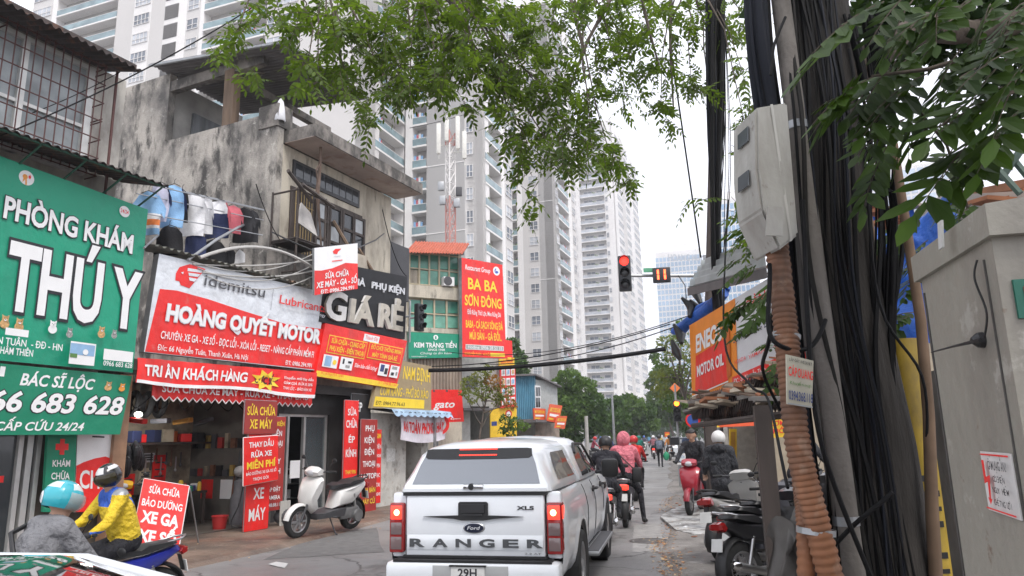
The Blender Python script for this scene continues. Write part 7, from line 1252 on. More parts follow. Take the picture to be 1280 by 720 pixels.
# ---- motorbikes
SEATB = M('seat_vinyl', (.018, .018, .02), .5, var=.1); ENG = M('engine_alloy', (.22, .22, .22), .45, .7, var=.2); LENSH = M('headlamp_glass', (.5, .5, .52), .1, var=0, coat=.5); PLATE = M('bike_plate', (.66, .66, .64), .5)
def motorbike(label, loc, az, col, col2=None, kind='scooter', s=1., stand=True, detail=True, group=None, steer=0., box=False, brake=False, name=None):
    """local +y forward; origin on the ground under the middle"""
    t = thing(name or ('scooter' if kind == 'scooter' else 'motorbike'), label, 'scooter' if kind == 'scooter' else 'motorbike', loc, -rad(az), group, local=True); t.scale = (s, s, s); col2 = col2 or CARB
    sc = kind == 'scooter'; r = .25 if sc else .29; fy, ry = .64, -.60
    ax = Vector((0, fy, r)); top = Vector((0, .36 if sc else .34, .93)); st = Matrix.Rotation(steer, 4, (top-ax).normalized())
    wheel(t, ax, r, .10 if sc else .085, .66, 6 if sc else 24, wire=not sc, name='front_wheel'); wheel(t, (0, ry, r), r, .12 if sc else .10, .66, 6 if sc else 24, wire=not sc, name='rear_wheel')
    b = MB()
    for sg in (-1, 1): b.cyl(ax+Vector((sg*.075, 0, 0)), ax.lerp(top, .55)+Vector((sg*.07, 0, 0)), .019, n=8)
    b.cyl(ax.lerp(top, .5), top, .03, n=8); b.build('fork', STEEL if not sc else DGREY, t, 50)
    b = MB(); N_ = 12      # front mudguard
    def fen(c, rr, w, a0, a1):
        def fn(u, v): a = a0+(a1-a0)*u; x = (v*2-1)*w; q = rr-.035*(v*2-1)**2; return (c[0]+x, c[1]+q*math.cos(a), c[2]+q*math.sin(a))
        b.grid(fn, 14, 6); b.grid(lambda u, v: tuple(Vector(fn(u, v))*1-Vector((0, math.cos(a0+(a1-a0)*u), math.sin(a0+(a1-a0)*u)))*.008), 14, 6)
    fen(ax, r+.035, .06, .15, 2.35); b.build('front_mudguard', col, t, 60)
    b = MB(); fen((0, ry, r), r+.06, .075, 1.2, 3.5); b.build('rear_mudguard', CARB, t, 60)
    # front shield, floor, rear body
    b = MB(); shl = [(.34, .95), (.42, .93), (.50, .78), (.57, .58), (.52, .44), (.42, .36), (.34, .40), (.40, .56), (.33, .74)] if sc else [(.30, .88), (.38, .86), (.44, .72), (.50, .60), (.40, .52), (.28, .45), (.20, .38), (.16, .44), (.26, .58), (.28, .74)]
    b.pillow(shl, .19 if sc else .16, .8, wf=lambda p: .75+.4*max(0, min(1, (p[1]-.5)*2))); b.build('front_shield', col, t, 50)
    b = MB(); b.pillow([(.40, .36), (.36, .26), (-.30, .26), (-.34, .40), (-.12, .40), (.2, .35)] if sc else [(.32, .52), (.24, .42), (-.1, .42), (-.35, .48), (-.35, .60), (-.05, .55), (.22, .62)], .15 if sc else .10, .9); b.build('floor' if sc else 'frame_cover', col2, t, 50)
    b = MB(); tail = [(-.02, .40), (-.10, .68), (-.40, .74), (-.80, .80), (-.86, .74), (-.70, .60), (-.45, .44)] if sc else [(.02, .58), (-.04, .68), (-.40, .72), (-.78, .80), (-.84, .74), (-.60, .60), (-.3, .52)]
    b.pillow(tail, .16, .72, wf=lambda p: 1-.45*max(0, min(1, (-p[0]-.4)*2))); b.build('rear_body', col, t, 50)
    b = MB(); b.pillow([(.02, .70), (.0, .77), (-.16, .80), (-.34, .79), (-.44, .84), (-.74, .86), (-.78, .82), (-.42, .74)], .145, .8, wf=lambda p: 1-.30*max(0, min(1, (p[0]+.15)*4))); b.build('seat', SEATB, t, 50)
    b = MB(); b.tube([(-.10, -.60, .83), (-.12, -.80, .87), (0, -.90, .89), (.12, -.80, .87), (.10, -.60, .83)], .013, 7); b.build('grab_rail', STEEL if not sc else CARB, t, 60)
    # bars, cowl, lamp, mirrors
    b = MB(); b.tube([st @ (top-top)+top+Vector(p) for p in ((-.34, -.10, .10), (-.18, -.04, .09), (0, .0, .04), (.18, -.04, .09), (.34, -.10, .10))], .012, 7); hb = b.build('handlebar', DGREY, t, 60)
    b = MB()
    for sg in (-1, 1): b.cyl(top+Vector((sg*.24, -.07, .095)), top+Vector((sg*.36, -.11, .10)), .019, n=8); b.tube([top+Vector((sg*.22, -.02, .09)), top+Vector((sg*.34, -.04, .085))], .007, 5)
    b.build('grip', RUBBER, hb, 60)
    b = MB(); b.pillow([(top.y+.10, top.z+.01), (top.y+.13, top.z+.08), (top.y+.02, top.z+.16), (top.y-.07, top.z+.12), (top.y-.05, top.z+.02)], .15, .7); cw = b.build('handlebar_cowl', col, t, 50)
    b = MB(); b.ell((0, top.y+.105 if sc else top.y+.11, top.z+.06), (.085, .035, .05), 14, 8); b.build('headlight', LENSH, t, 60)
    for sg in (-1, 1):
        b = MB(); q = top+Vector((sg*.20, -.03, .10)); b.tube([q, q+Vector((sg*.07, -.02, .10)), q+Vector((sg*.12, -.02, .15))], .006, 5); b.ell(q+Vector((sg*.145, -.02, .18)), (.055, .014, .034), 12, 6); b.build('mirror', CARB, t, 60)
        b = MB(); b.ell((sg*.12, .50 if sc else .42, .66), (.04, .03, .035), 10, 6); b.build('indicator', INDL if sg > 0 or not sc else CLEARL, t, 60)
    b = MB(); b.pillow([(-.80, .72), (-.84, .79), (-.90, .77), (-.90, .71), (-.84, .68)], .10, .7); b.build('tail_light', LIT if brake else REDL, t, 50)
    b = MB(); b.box((0, -.905, .56), (.15, .012, .13), Matrix.Rotation(-.25, 4, 'X')); b.build('number_plate', PLATE, t)
    b = MB(); b.box((0, -.87, .60), (.06, .02, .18), Matrix.Rotation(-.3, 4, 'X')); b.build('plate_bracket', CARB, t)
    b = MB()
    if sc: b.box((-.09, -.42, .30), (.10, .46, .20), bev=.05); b.lathe([(0, -.05), (.10, -.05), (.11, 0), (.09, .02), (0, .02)], (-.13, ry, r), (1, 0, 0), 16)
    else:
        b.box((0, .02, .32), (.20, .30, .18), bev=.04); b.cyl((0, .14, .36), (0, .30, .42), .06, n=12); b.lathe([(0, -.02), (.09, -.02), (.09, .02), (0, .02)], (.11, -.02, .32), (1, 0, 0), 16); b.box((.09, -.36, .29), (.05, .5, .05), bev=.02)
    b.build('engine', ENG, t, 45)
    b = MB(); b.tube([(.10, .10, .24), (.13, -.15, .22), (.14, -.40, .26), (.15, -.84, .36)], [.018, .02, .042, .045], 10); ex = b.build('exhaust', CARB if sc else STEEL, t, 60); b = MB(); b.lathe([(.0, 0), (.03, 0), (.048, -.03), (.046, -.10), (.04, -.10)], (.151, -.88, .368), (0, -1, .18), 14); b.build('exhaust_tip', CHROME, ex, 50)
    for sg in (-1, 1): b = MB(); b.tube([(sg*.10, ry, r), (sg*.12, ry+.12, .62)], .022, 8); b.build('shock_absorber', STEEL, t, 60)
    b = MB()
    if stand: b.tube([(-.08, .0, .25), (-.20, -.04, .015)], .011, 6); b.tube([(-.20, -.04, .015), (-.24, -.04, .01)], .014, 5)
    for sg in (-1, 1): b.tube([(sg*.10, .02, .28), (sg*.24, .0, .28)], .014, 6)
    b.build('stand' if stand else 'foot_peg', DGREY, t, 60)
    if stand: t.rotation_euler = (0, -.10, -rad(az))
    if box: b = MB(); b.box((0, -.88, 1.06), (.42, .36, .30), bev=.05); b.box((0, -.88, 1.215), (.43, .37, .02), bev=.008); b.build('top_box', CARB, t, 40)
    return t
BW = M('o_bike_pearl', (.66, .65, .63), .3, var=.02, coat=.5); BBLUE = M('bike_blue', (.02, .03, .30), .3, var=0, coat=.5); BRED = M('bike_red', (.32, .015, .03), .3, var=0, coat=.5); BBLK = M('bike_black', (.015, .015, .017), .3, var=0, coat=.5); BSIL = M('bike_silver', (.42, .41, .39), .35, .3, var=.05); BYEL = M('bike_yellow', (.70, .38, .02), .35, var=0); BDGR = M('bike_graphite', (.07, .07, .08), .35, .2, var=0)
a_, c_ = G(361, 674, .05), G(437, 661, .05); ctr = (a_+c_)/2; ctr.z = .05
motorbike('white scooter parked alone before the phone shop door', ctr+Vector((.05, .1, 0)), math.degrees(math.atan2(a_.x-c_.x, a_.y-c_.y)), BW, DGREY, 'scooter', 1.16)
bk_y = motorbike('blue and white motorbike under the rider in the yellow jacket', (-4.05, 7.35, 0), -142, BBLUE, CARB, 'cub', .92, False)
bk_t = motorbike('dark motorbike under the rider in the teal helmet', (-3.05, 5.0, 0), 30, BBLK, None, 'cub', .87, False)
bk_d = motorbike('dark motorbike right beside the pickup mirror, brake lamp lit', (1.66, 13.5, 0), 9, BBLK, None, 'cub', 1.0, False, brake=True)
bk_p = motorbike('motorbike ridden by the person in the pink jacket', (2.26, 15.3, 0), 12, BDGR, None, 'cub', 1.05, False, brake=True)
bk_r = motorbike('red scooter facing the camera on the right pavement', G(863, 644, .05)+Vector((.28, .6, 0)), -155, BRED, CARB, 'scooter', 1.08, False)
PKG = 'parked motorbikes by the stall'
motorbike('black motorbike with chrome exhaust parked nearest by the stall', (2.9, 8.3, .05), 60, BBLK, BDGR, 'cub', 1.0, group=PKG)
motorbike('black motorbike with a grey seat rail, second from the camera', (3.15, 9.2, .05), 52, BDGR, CARB, 'cub', 1.0, group=PKG)
motorbike('silver white scooter parked behind the black motorbikes', (3.22, 10.8, .05), 40, BSIL, DGREY, 'scooter', 1.08, group=PKG)
motorbike('dark scooter half hidden by the wooden post', (4.2, 10.3, .05), 60, BBLK, None, 'scooter', 1.05, group=PKG)
motorbike('pale grey motorbike at the back of the parked bikes', (4.9, 11.6, .05), 62, BSIL, None, 'cub', 1.0, group=PKG)
motorbike('blue-black scooter between the black motorbikes and the silver scooter', (3.55, 9.9, .05), 50, BBLK, DGREY, 'scooter', 1.0, group=PKG)
motorbike('black motorbike parked past the wooden post beside the shop', (5.0, 13.0, .05), 70, BBLK, None, 'cub', 1.0, group=PKG)
motorbike('yellow motorbike inside the garage doorway', F(-2.0, .07, -1.15), 150, BYEL, CARB, 'cub', 1.0)
# ================================================================ people
SKIN = M('skin', (.42, .25, .17), .55, var=.06, vs=20); HAIR = M('hair_black', (.012, .010, .010), .5, var=.2, vs=30)
def cloth(n_, c, r=.85): return M('wear_'+n_, c, r, var=.14, vs=6, bump=2.2, bs=13, streak=.6)
TROU = cloth('dark_trousers', (.018, .018, .024)); SHOE = cloth('shoes', (.03, .03, .03)); GLOV = cloth('glove', (.025, .025, .028))
def person(label, loc, az, J, wear, s=1., vox=.014, hands=True, cat='person', group=None, hood=False, look=0., puff=1.):
    """one continuous body grown round a posed skeleton; wear: torso, legs, shoes, hands, head materials"""
    t = thing('person', label, cat, loc, -rad(az), group, local=True); t.scale = (s, s, s)
    prim = []      # a, b, ra, rb, material index
    P = {k: Vector(v) for k, v in J.items()}; T, L, S, H, SK = 0, 1, 2, 3, 4
    def cap(a, b, ra, rb, m): prim.append((Vector(a), Vector(b), ra, rb, m))
    pel, che, nk, hd = P['pelvis'], P['chest'], P['neck'], P['head']; sl_, sr = P['shl'], P['shr']
    cap(pel+(sl_-sr).normalized()*.05, pel-(sl_-sr).normalized()*.05, .145, .145, L); ab = pel.lerp(che, .5)
    for k in (-1, 1):
        o = (sr-sl_).normalized()*.055*k; cap(pel+o+(che-pel)*.15, che+o, .125*puff, .135*puff, T); cap(che+o*1.3, (sr if k > 0 else sl_).lerp(nk, .35)-Vector((0, 0, .05)), .12*puff, .085*puff, T)
    cap(sl_.lerp(sr, .12), sr.lerp(sl_, .12), .085*puff, .085*puff, T); cap(nk-Vector((0, 0, .06)), hd-Vector((0, 0, .05)), .062, .055, T if hood else SK); cap(nk-Vector((0, 0, .05)), nk-Vector((0, 0, .02)), .085, .075, T)
    hdv = (hd-nk).normalized(); fwd = Matrix.Rotation(look, 3, 'Z') @ Vector((0, 1, 0)); fwd = (fwd-hdv*fwd.dot(hdv)).normalized()
    cap(hd+hdv*.03-fwd*.01, hd+hdv*.02+fwd*.01, .098, .094, SK); cap(hd-hdv*.03+fwd*.02, hd-hdv*.075+fwd*.045, .072, .05, SK); cap(hd-hdv*.01+fwd*.095, hd-hdv*.035+fwd*.112, .012, .017, SK)
    sd_ = fwd.cross(hdv)
    for k in (-1, 1): cap(hd+sd_*k*.092-hdv*.0, hd+sd_*k*.095-hdv*.035, .018, .014, SK); cap(hd+sd_*k*.035+hdv*.028+fwd*.085, hd+sd_*k*.02+hdv*.028+fwd*.088, .014, .014, SK)
    for a, e, w in (('shl', 'ell', 'hal'), ('shr', 'elr', 'har')):
        cap(P[a], P[e], .068*puff, .052*puff, T); d = (P[w]-P[e]).normalized(); cap(P[e], P[w]-d*.03, .052*puff, .040, T)
        fd = P.get(w+'d', d); fd = Vector(fd).normalized(); up_ = Vector((0, 0, 1)); sdw = fd.cross(up_); sdw = sdw.normalized() if sdw.length > .1 else Vector((1, 0, 0)); up_ = sdw.cross(fd)
        cap(P[w]-d*.03, P[w]+fd*.06, .030, .034, H); cap(P[w]+sdw*.018, P[w]+fd*.065+sdw*.022, .022, .020, H); cap(P[w]-sdw*.018, P[w]+fd*.065-sdw*.022, .022, .020, H)
        if hands:
            ins = 1 if w == 'har' else -1
            for i, ln in enumerate((.060, .070, .066, .052)):
                b0 = P[w]+fd*.075+sdw*((i-1.5)*.021); b1 = b0+fd*ln*.55-up_*ln*.30; b2 = b1-up_*ln*.55-fd*ln*.2; cap(b0, b1, .0105, .0100, H); cap(b1, b2, .0100, .0090, H)
            b0 = P[w]+fd*.02-sdw*ins*.035; b1 = b0+fd*.035-sdw*ins*.022-up_*.02; cap(b0, b1, .013, .012, H); cap(b1, b1+fd*.022-up_*.028+sdw*ins*.006, .012, .0105, H)
    for hp_, kn, an, to in (('hil', 'knl', 'anl', 'tol'), ('hir', 'knr', 'anr', 'tor')):
        cap(P[hp_], P[kn], .098, .066, L); cap(P[kn], P[an], .064, .046, L); cap(P[kn].lerp(P[an], .25)-Vector((0, .015, 0)), P[kn].lerp(P[an], .5), .062, .05, L); cap(P[an]+Vector((0, -.02, -.02)), P[to], .046, .040, S); cap(P[an]-Vector((0, .03, .03)), P[an]+(P[to]-P[an])*.5-Vector((0, 0, .02)), .042, .042, S)
    b = MB()
    for a, c, ra, rb, m in prim:
        d = c-a; L_ = max(d.length, 1e-4); d = d/L_; pts, rs = [], []
        for q in (-.999, -.9, -.7, -.4): pts.append(a+d*ra*q); rs.append(ra*math.sqrt(1-q*q))
        pts.append(a); rs.append(ra); pts.append(c); rs.append(rb)
        for q in (.4, .7, .9, .999): pts.append(c+d*rb*q); rs.append(rb*math.sqrt(1-q*q))
        b.tube(pts, rs, 12)
    me = b.mesh('body', [SKIN]); o = bpy.data.objects.new('body', me); COL.objects.link(o)
    md = o.modifiers.new('r', 'REMESH'); md.mode = 'VOXEL'; md.voxel_size = vox; sm = o.modifiers.new('s', 'SMOOTH'); sm.factor = .5; sm.iterations = 3
    dg = bpy.context.evaluated_depsgraph_get(); m2 = bpy.data.meshes.new_from_object(o.evaluated_get(dg)); bpy.data.objects.remove(o); m2.name = 'body'
    m2.materials.clear(); [m2.materials.append(q) for q in wear]
    V = np.empty(len(m2.vertices)*3); m2.vertices.foreach_get('co', V); V = V.reshape(-1, 3); C_ = np.empty(len(m2.polygons)*3); m2.polygons.foreach_get('center', C_); C_ = C_.reshape(-1, 3)
    best = np.full(len(C_), 9.); mi = np.zeros(len(C_), np.int32)
    for a, c, ra, rb, m in prim:
        a, d = np.array(a), np.array(c-a); tt = np.clip(((C_-a) @ d)/max(1e-9, d @ d), 0, 1); ds = np.linalg.norm(C_-a-tt[:, None]*d, axis=1)-(ra+(rb-ra)*tt); w = ds < best; best[w] = ds[w]; mi[w] = m
    m2.polygons.foreach_set('material_index', mi); m2.shade_smooth(); m2.update(); o = bpy.data.objects.new('body', m2); COL.objects.link(o); o.parent = t
    t['_x'] = 1; del t['_x']; t_head = (hd, hdv, fwd, sd_); return t, t_head
def helmet(t, hh, shell, visor=None, full=False, band=None, name='helmet'):
    hd, up_, fw, sd_ = hh; m = Matrix((sd_, fw, up_)).transposed().to_4x4(); m.translation = hd+up_*.035; b = MB(); V = []; nu, nv = 26, 14
    zmin = -.62 if not full else -.92
    def fn(u, v):
        ph = u*2*math.pi; th = v*math.acos(zmin*(.8 if (not full and math.sin(ph) > .55) else 1)); r = Vector((.128*math.sin(th)*math.cos(ph), .146*math.sin(th)*math.sin(ph), .134*math.cos(th))); return m @ r
    bb = len(b.f); b.grid(fn, nu, nv)
    if band:
        for i in range(bb, len(b.f)):
            j, u = divmod(i-bb, nu)
            if band(u/nu, j/nv): b.m[i] = 1
    b.grid(lambda u, v: m @ (m.inverted() @ fn(u, 1)*(.94-.0*v)) if v > .5 else fn(u, 1), nu, 1, 2); o = b.build(name, list(shell)+[CARB], t, 60)
    if visor:
        b = MB()
        def fv(u, v): a = math.pi*(.12+.76*u); th = math.acos(.30)+(math.acos(-.62)-math.acos(.30))*v; k = 1.06+.06*math.sin(math.pi*v); return m @ Vector((.132*k*math.sin(th)*math.cos(a), .150*k*math.sin(th)*math.sin(a), .134*math.cos(th)))
        b.grid(fv, 16, 6); b.build('visor', visor, o, 60)
    return o, m
def hair(t, hh, m=HAIR):
    hd, up_, fw, sd_ = hh; mm = Matrix((sd_, fw, up_)).transposed().to_4x4(); mm.translation = hd+up_*.03-fw*.012; b = MB()
    b.grid(lambda u, v: mm @ Vector((.108*math.sin(v*2.1)*math.cos(u*6.283), .118*math.sin(v*(2.1 if math.sin(u*6.283) < .2 else 1.15))*math.sin(u*6.283), .112*math.cos(v*(2.1 if math.sin(u*6.283) < .2 else 1.15)))), 22, 9); return b.build('hair', m, t, 60)
def ride(lean=.0, foot=None, hz=1.03, hy=.44, tw=0):
    J = dict(pelvis=(0, -.24, .93), chest=(0, -.14+lean, 1.28), neck=(0, -.09+lean*1.4, 1.47), head=(0, -.05+lean*1.5, 1.60), shl=(-.19, -.10+lean*1.2, 1.41), shr=(.19, -.10+lean*1.2, 1.41), ell=(-.29, .10, 1.15), elr=(.29, .10, 1.15), hal=(-.30, .28, 1.045), har=(.30, .28, 1.045), hil=(-.10, -.20, .90), hir=(.10, -.20, .90), knl=(-.20, .22, .80), knr=(.20, .22, .80), anl=(-.18, .06, .38), anr=(.18, .06, .38), tol=(-.19, .22, .32), tor=(.19, .22, .32), hald=(.1, 1, -.1), hard=(-.1, 1, -.1))
    if foot: k = 'l' if foot < 0 else 'r'; J['kn'+k] = (.27*foot, .14, .60); J['an'+k] = (.32*foot, .02, .10); J['to'+k] = (.35*foot, .17, .045)
    return J
def stand(step=0.): return dict(pelvis=(0, 0, .95), chest=(0, .02, 1.27), neck=(0, .03, 1.46), head=(0, .06, 1.60), shl=(-.19, .0, 1.41), shr=(.19, .0, 1.41), ell=(-.26, -.03, 1.14), elr=(.26, -.03, 1.14), hal=(-.25, .12+step*.3, .92), har=(.25, .12-step*.3, .92), hil=(-.095, 0, .92), hir=(.095, 0, .92), knl=(-.11, .05+step*.25, .50), knr=(.11, .05-step*.12, .50), anl=(-.11, -.0+step*.30, .09), anr=(.11, -.02-step*.35, .10), tol=(-.13, .15+step*.3, .045), tor=(.13, .13-step*.33, .045), hald=(0, .2, -1), hard=(0, .2, -1))
# teal helmet rider, back to us
J = ride(.02); J['hal'] = (-.30, .30, 1.05)
GREYW = M('wear_grey_top', (.19, .19, .20), .85, var=.05, vs=7, bump=1.5, bs=10); p, hh = person('person in grey seen from behind, wearing a teal helmet with a white numeral', (-3.05, 5.0, 0), 30, J, [GREYW, TROU, SHOE, GLOV, SKIN], .87, .013, puff=1.22, look=-.55)
ho_, hm = helmet(p, hh, [M('helmet_teal', (.03, .38, .46), .25, var=.05, coat=.6), M('helmet_pale', (.62, .66, .64), .3, var=.1)], M('visor_clear', (.55, .50, .46), .1, var=0, alpha=.5), False, lambda u, v: .28 < v < .46 and .05 < u < .95)
def decal(parent, m, tx, m_, ang, z0, z1, w, bold=.03):
    V, Fx = glyphs(tx, bold); x0, x1 = V[:, 0].min(), V[:, 0].max(); b = MB(); pts = []
    for x, y in V:
        a = ang+((x-x0)/(x1-x0)-.5)*w; c = z0+(z1-z0)*y/caph(); th = math.acos(max(-.95, min(.95, c))); pts.append(m @ Vector((.1305*math.sin(th)*math.cos(a), .1485*math.sin(th)*math.sin(a), .1365*math.cos(th))))
    b.add(pts, Fx); return b.build('lettering', m_, parent, recalc=False)
decal(ho_, hm, '0', SIGNW, -1.25, -.45, .12, .5, .05)
b = MB(); b.tube([(-.20, -.10, 1.46), (-.10, -.30, 1.40), (.02, -.33, 1.28), (.14, -.32, 1.12), (.2, -.2, 1.0)], .018, 6); b.build('bag_strap', CARB, p, 60)
# yellow jacket rider
J = ride(.03); J['har'] = (.30, .30, 1.03); YJ = M('wear_yellow_jacket', (.74, .52, .02), .6, var=.04, vs=7, bump=1.8, bs=11); BJ = cloth('blue_yoke', (.03, .12, .55), .6)
p, hh = person('person in a yellow and blue jacket and black helmet on the blue motorbike', (-4.05, 7.35, 0), -142, J, [YJ, TROU, SHOE, GLOV, SKIN], .90, .011, puff=1.15, look=.5)
bo = [c for c in p.children if c.name.startswith('body')][0]; bo.data.materials.append(BJ); bo.data.materials.append(GALV)
for f_ in bo.data.polygons:  # blue yoke and grey shoulders of the jacket
    if f_.material_index == 0:
        c = f_.center
        if c.z > 1.30 and abs(c.x) < .155 and c.y > -.25: f_.material_index = 5
        elif c.z > 1.43 and abs(c.x) > .12: f_.material_index = 6
        elif 1.06 < c.z < 1.085 and abs(c.x) > .22: f_.material_index = 5
helmet(p, hh, [M('helmet_black', (.012, .012, .013), .2, var=0, coat=.6), M('helmet_white', (.6, .6, .6), .3, var=0)], M('visor_smoke', (.03, .025, .01), .08, var=0), True, lambda u, v: .18 < v < .40 and (.05 < u < .3 or .38 < u < .6 and v < .33))
b = MB(); b.tube([(0, -.035+.02, 1.08), (0, -.0, 1.28), (0, -.0, 1.42)], .008, 5); b.build('zip', GALV, p)
V, Fx = glyphs('be', .04); b = MB(); b.add([(.115-x*.07, .022-.02*abs(.115-x*.07)*4, 1.335+y*.07) for x, y in V], Fx); b.build('lettering', SIGNW, p, recalc=False)
# dark rider with top box, pink jacket rider
p, hh = person('person in a dark jacket and black helmet riding beside the pickup', (1.66, 13.5, 0), 9, ride(.0), [cloth('dark_jacket', (.02, .02, .027)), TROU, SHOE, SKIN, SKIN], 1.0, .018, hands=False); helmet(p, hh, [BLACK, BLACK])
PINK = cloth('pink_jacket', (.60, .16, .20), .6); p, hh = person('person in a hooded pink quilted jacket with a black shoulder bag', (2.26, 15.3, 0), 12, ride(.02, 1), [PINK, TROU, SHOE, GLOV, PINK], 1.04, .016, hands=False, hood=True, puff=1.18)
hd, up_, fw, sd_ = hh; mm = Matrix((sd_, fw, up_)).transposed().to_4x4(); mm.translation = hd+up_*.02-fw*.01; b = MB(); b.ell((0, 0, 0), (.135, .145, .165), 18, 12); q = b.build('hood', PINK, p, 60); q.matrix_local = mm
b = MB()
for z in (1.0, 1.08, 1.16, 1.24, 1.32, 1.40): b.tube([(-.19, -.24, z), (-.1, -.335, z-.005), (0, -.345, z), (.1, -.335, z-.005), (.19, -.24, z)], .006, 5)
b.build('quilt_seam', cloth('pink_seam', (.40, .10, .13)), p, 60)
bg_ = thing('shoulder_bag', 'black shoulder bag hanging on the right side of the pink jacket', 'bag', (2.26, 15.3, 0), -rad(12), local=True); b = MB(); b.box((.26, -.30, .98), (.20, .14, .30), bev=.05); b.build('pouch', CARB, bg_, 45); b = MB(); b.tube([(-.16, -.26, 1.46), (-.02, -.375, 1.32), (.15, -.37, 1.15), (.24, -.34, 1.05)], .014, 6); b.build('strap', CARB, bg_, 60)
# standing man in white helmet, red scooter rider, others on the right
DJ = cloth('black_jacket', (.02, .021, .026), .75); J = stand(); J['hal'] = (-.30, .10, .98); J['har'] = (.28, .16, 1.0); J['head'] = (.0, .04, 1.60)
p, hh = person('person in a black hooded jacket and white helmet standing by the stall', (3.74, 13.5, .05), 20, J, [DJ, TROU, SHOE, SKIN, SKIN], 1.0, .015, hands=True, puff=1.22); helmet(p, hh, [M('helmet_offwhite', (.62, .61, .59), .3, var=.03), BLACK])
b = MB(); b.ell((0, -.10, 1.45), (.13, .08, .09), 14, 8); b.build('hood', DJ, p, 60); b = MB(); b.ell((0, -.01, .84), (.20, .165, .17), 18, 9); b.build('jacket_hem', DJ, p, 60)
J = ride(.0, -1); p, hh = person('person in dark clothes seated on the red scooter, mostly hidden', tuple(bk_r.location), -155, J, [DJ, TROU, SHOE, GLOV, SKIN], 1.05, .018, hands=False); hair(p, hh)
p, hh = person('person in dark clothes sitting on the back of the parked motorbikes', (5.2, 13.2, .05), 60, ride(.05), [DJ, TROU, SHOE, SKIN, SKIN], 1.05, .02, hands=False); hair(p, hh)
p, hh = person('pedestrian in a dark blue jacket standing on the far right pavement', (D(862, 560, 28).x, 28, .05), 200, stand(), [cloth('navy_jacket', (.03, .05, .10)), TROU, SHOE, SKIN, SKIN], 1.06, .02, hands=False); hair(p, hh)
pp = G(826, 584); p, hh = person('pedestrian walking away with a grey backpack and a green bag', tuple(pp), 15, stand(1), [cloth('grey_jacket', (.07, .08, .10)), TROU, SHOE, SKIN, SKIN], 1.0, .026, hands=False); hair(p, hh)
b = MB(); b.box((0, -.19, 1.22), (.34, .20, .46), bev=.07); o = b.build('backpack', cloth('backpack', (.17, .20, .26)), None, 45); o.location = pp; o.rotation_euler = (0, 0, -rad(15)); tag(o, 'grey backpack worn by the walking pedestrian', 'backpack')
b = MB(); b.ell((.34, .0, .60), (.17, .12, .24), 12, 8); b.tube([(.30, 0, .8), (.25, .0, .92), (.36, 0, .8)], .008, 5); o = b.build('carrier_bag', M('green_bag', (.03, .32, .16), .5), None, 60); o.location = pp; o.rotation_euler = (0, 0, -rad(15)); tag(o, 'green plastic carrier bag in the walking pedestrian hand', 'bag')
# traffic farther up the street
FG = 'motorbike traffic up the street'
far = [((793, 572), 21, 12, (.62, .03, .03), 'bright red jacket', 'ahead of the pink rider', BDGR), ((800, 576), 46, 12, (.02, .20, .15), 'green jacket', 'ahead in mid street', BBLK), ((818, 572), 56, 12, (.25, .10, .12), 'plum jacket', 'by the walking pedestrian', BRED), ((838, 574), 52, 195, (.55, .22, .05), 'orange top', 'coming toward the camera', BBLK), ((806, 565), 80, 190, (.10, .10, .13), 'charcoal jacket', 'coming down the far street', BSIL), ((780, 564), 85, 12, (.5, .06, .05), 'crimson shirt', 'near the far trees', BBLK), ((768, 562), 90, 80, (.45, .45, .45), 'pale shirt', 'crossing at the far trees', BRED), ((762, 571), 48, 12, (.08, .12, .28), 'blue jacket', 'beyond the dark rider', BBLK), ((826, 562), 95, 12, (.5, .4, .1), 'mustard jacket', 'far down the street', BBLK), ((752, 566), 70, 12, (.6, .6, .6), 'white shirt', 'left side of the far street', BSIL), ((745, 570), 52, 100, (.3, .05, .08), 'maroon jacket', 'waiting at the left of the crossing', BBLK), ((812, 561), 110, 12, (.1, .25, .4), 'steel blue jacket', 'smallest in the distance', BBLK)]
for i, ((x, y), Y, a, c, w_, where, bc) in enumerate(far):
    q = D(x, y, Y); q.z = 0; motorbike('motorbike under the rider in the %s, %s' % (w_, where), tuple(q), a, bc, None, 'cub' if i % 2 else 'scooter', 1.0, False, group=FG, brake=(a < 50))
    p, hh = person('motorbike rider in a %s, %s' % (w_, where), tuple(q), a, ride(.01*(i % 3)), [cloth('far_%d' % i, c), TROU, SHOE, SKIN, SKIN], 1.0, .03, hands=False, group='riders up the street'); helmet(p, hh, [[M('helmet_red', (.5, .03, .03), .3, var=0), M('helmet_grn', (.02, .25, .18), .3, var=0), WHITE, BLACK, M('helmet_blue', (.05, .12, .4), .3, var=0)][i % 5], BLACK])
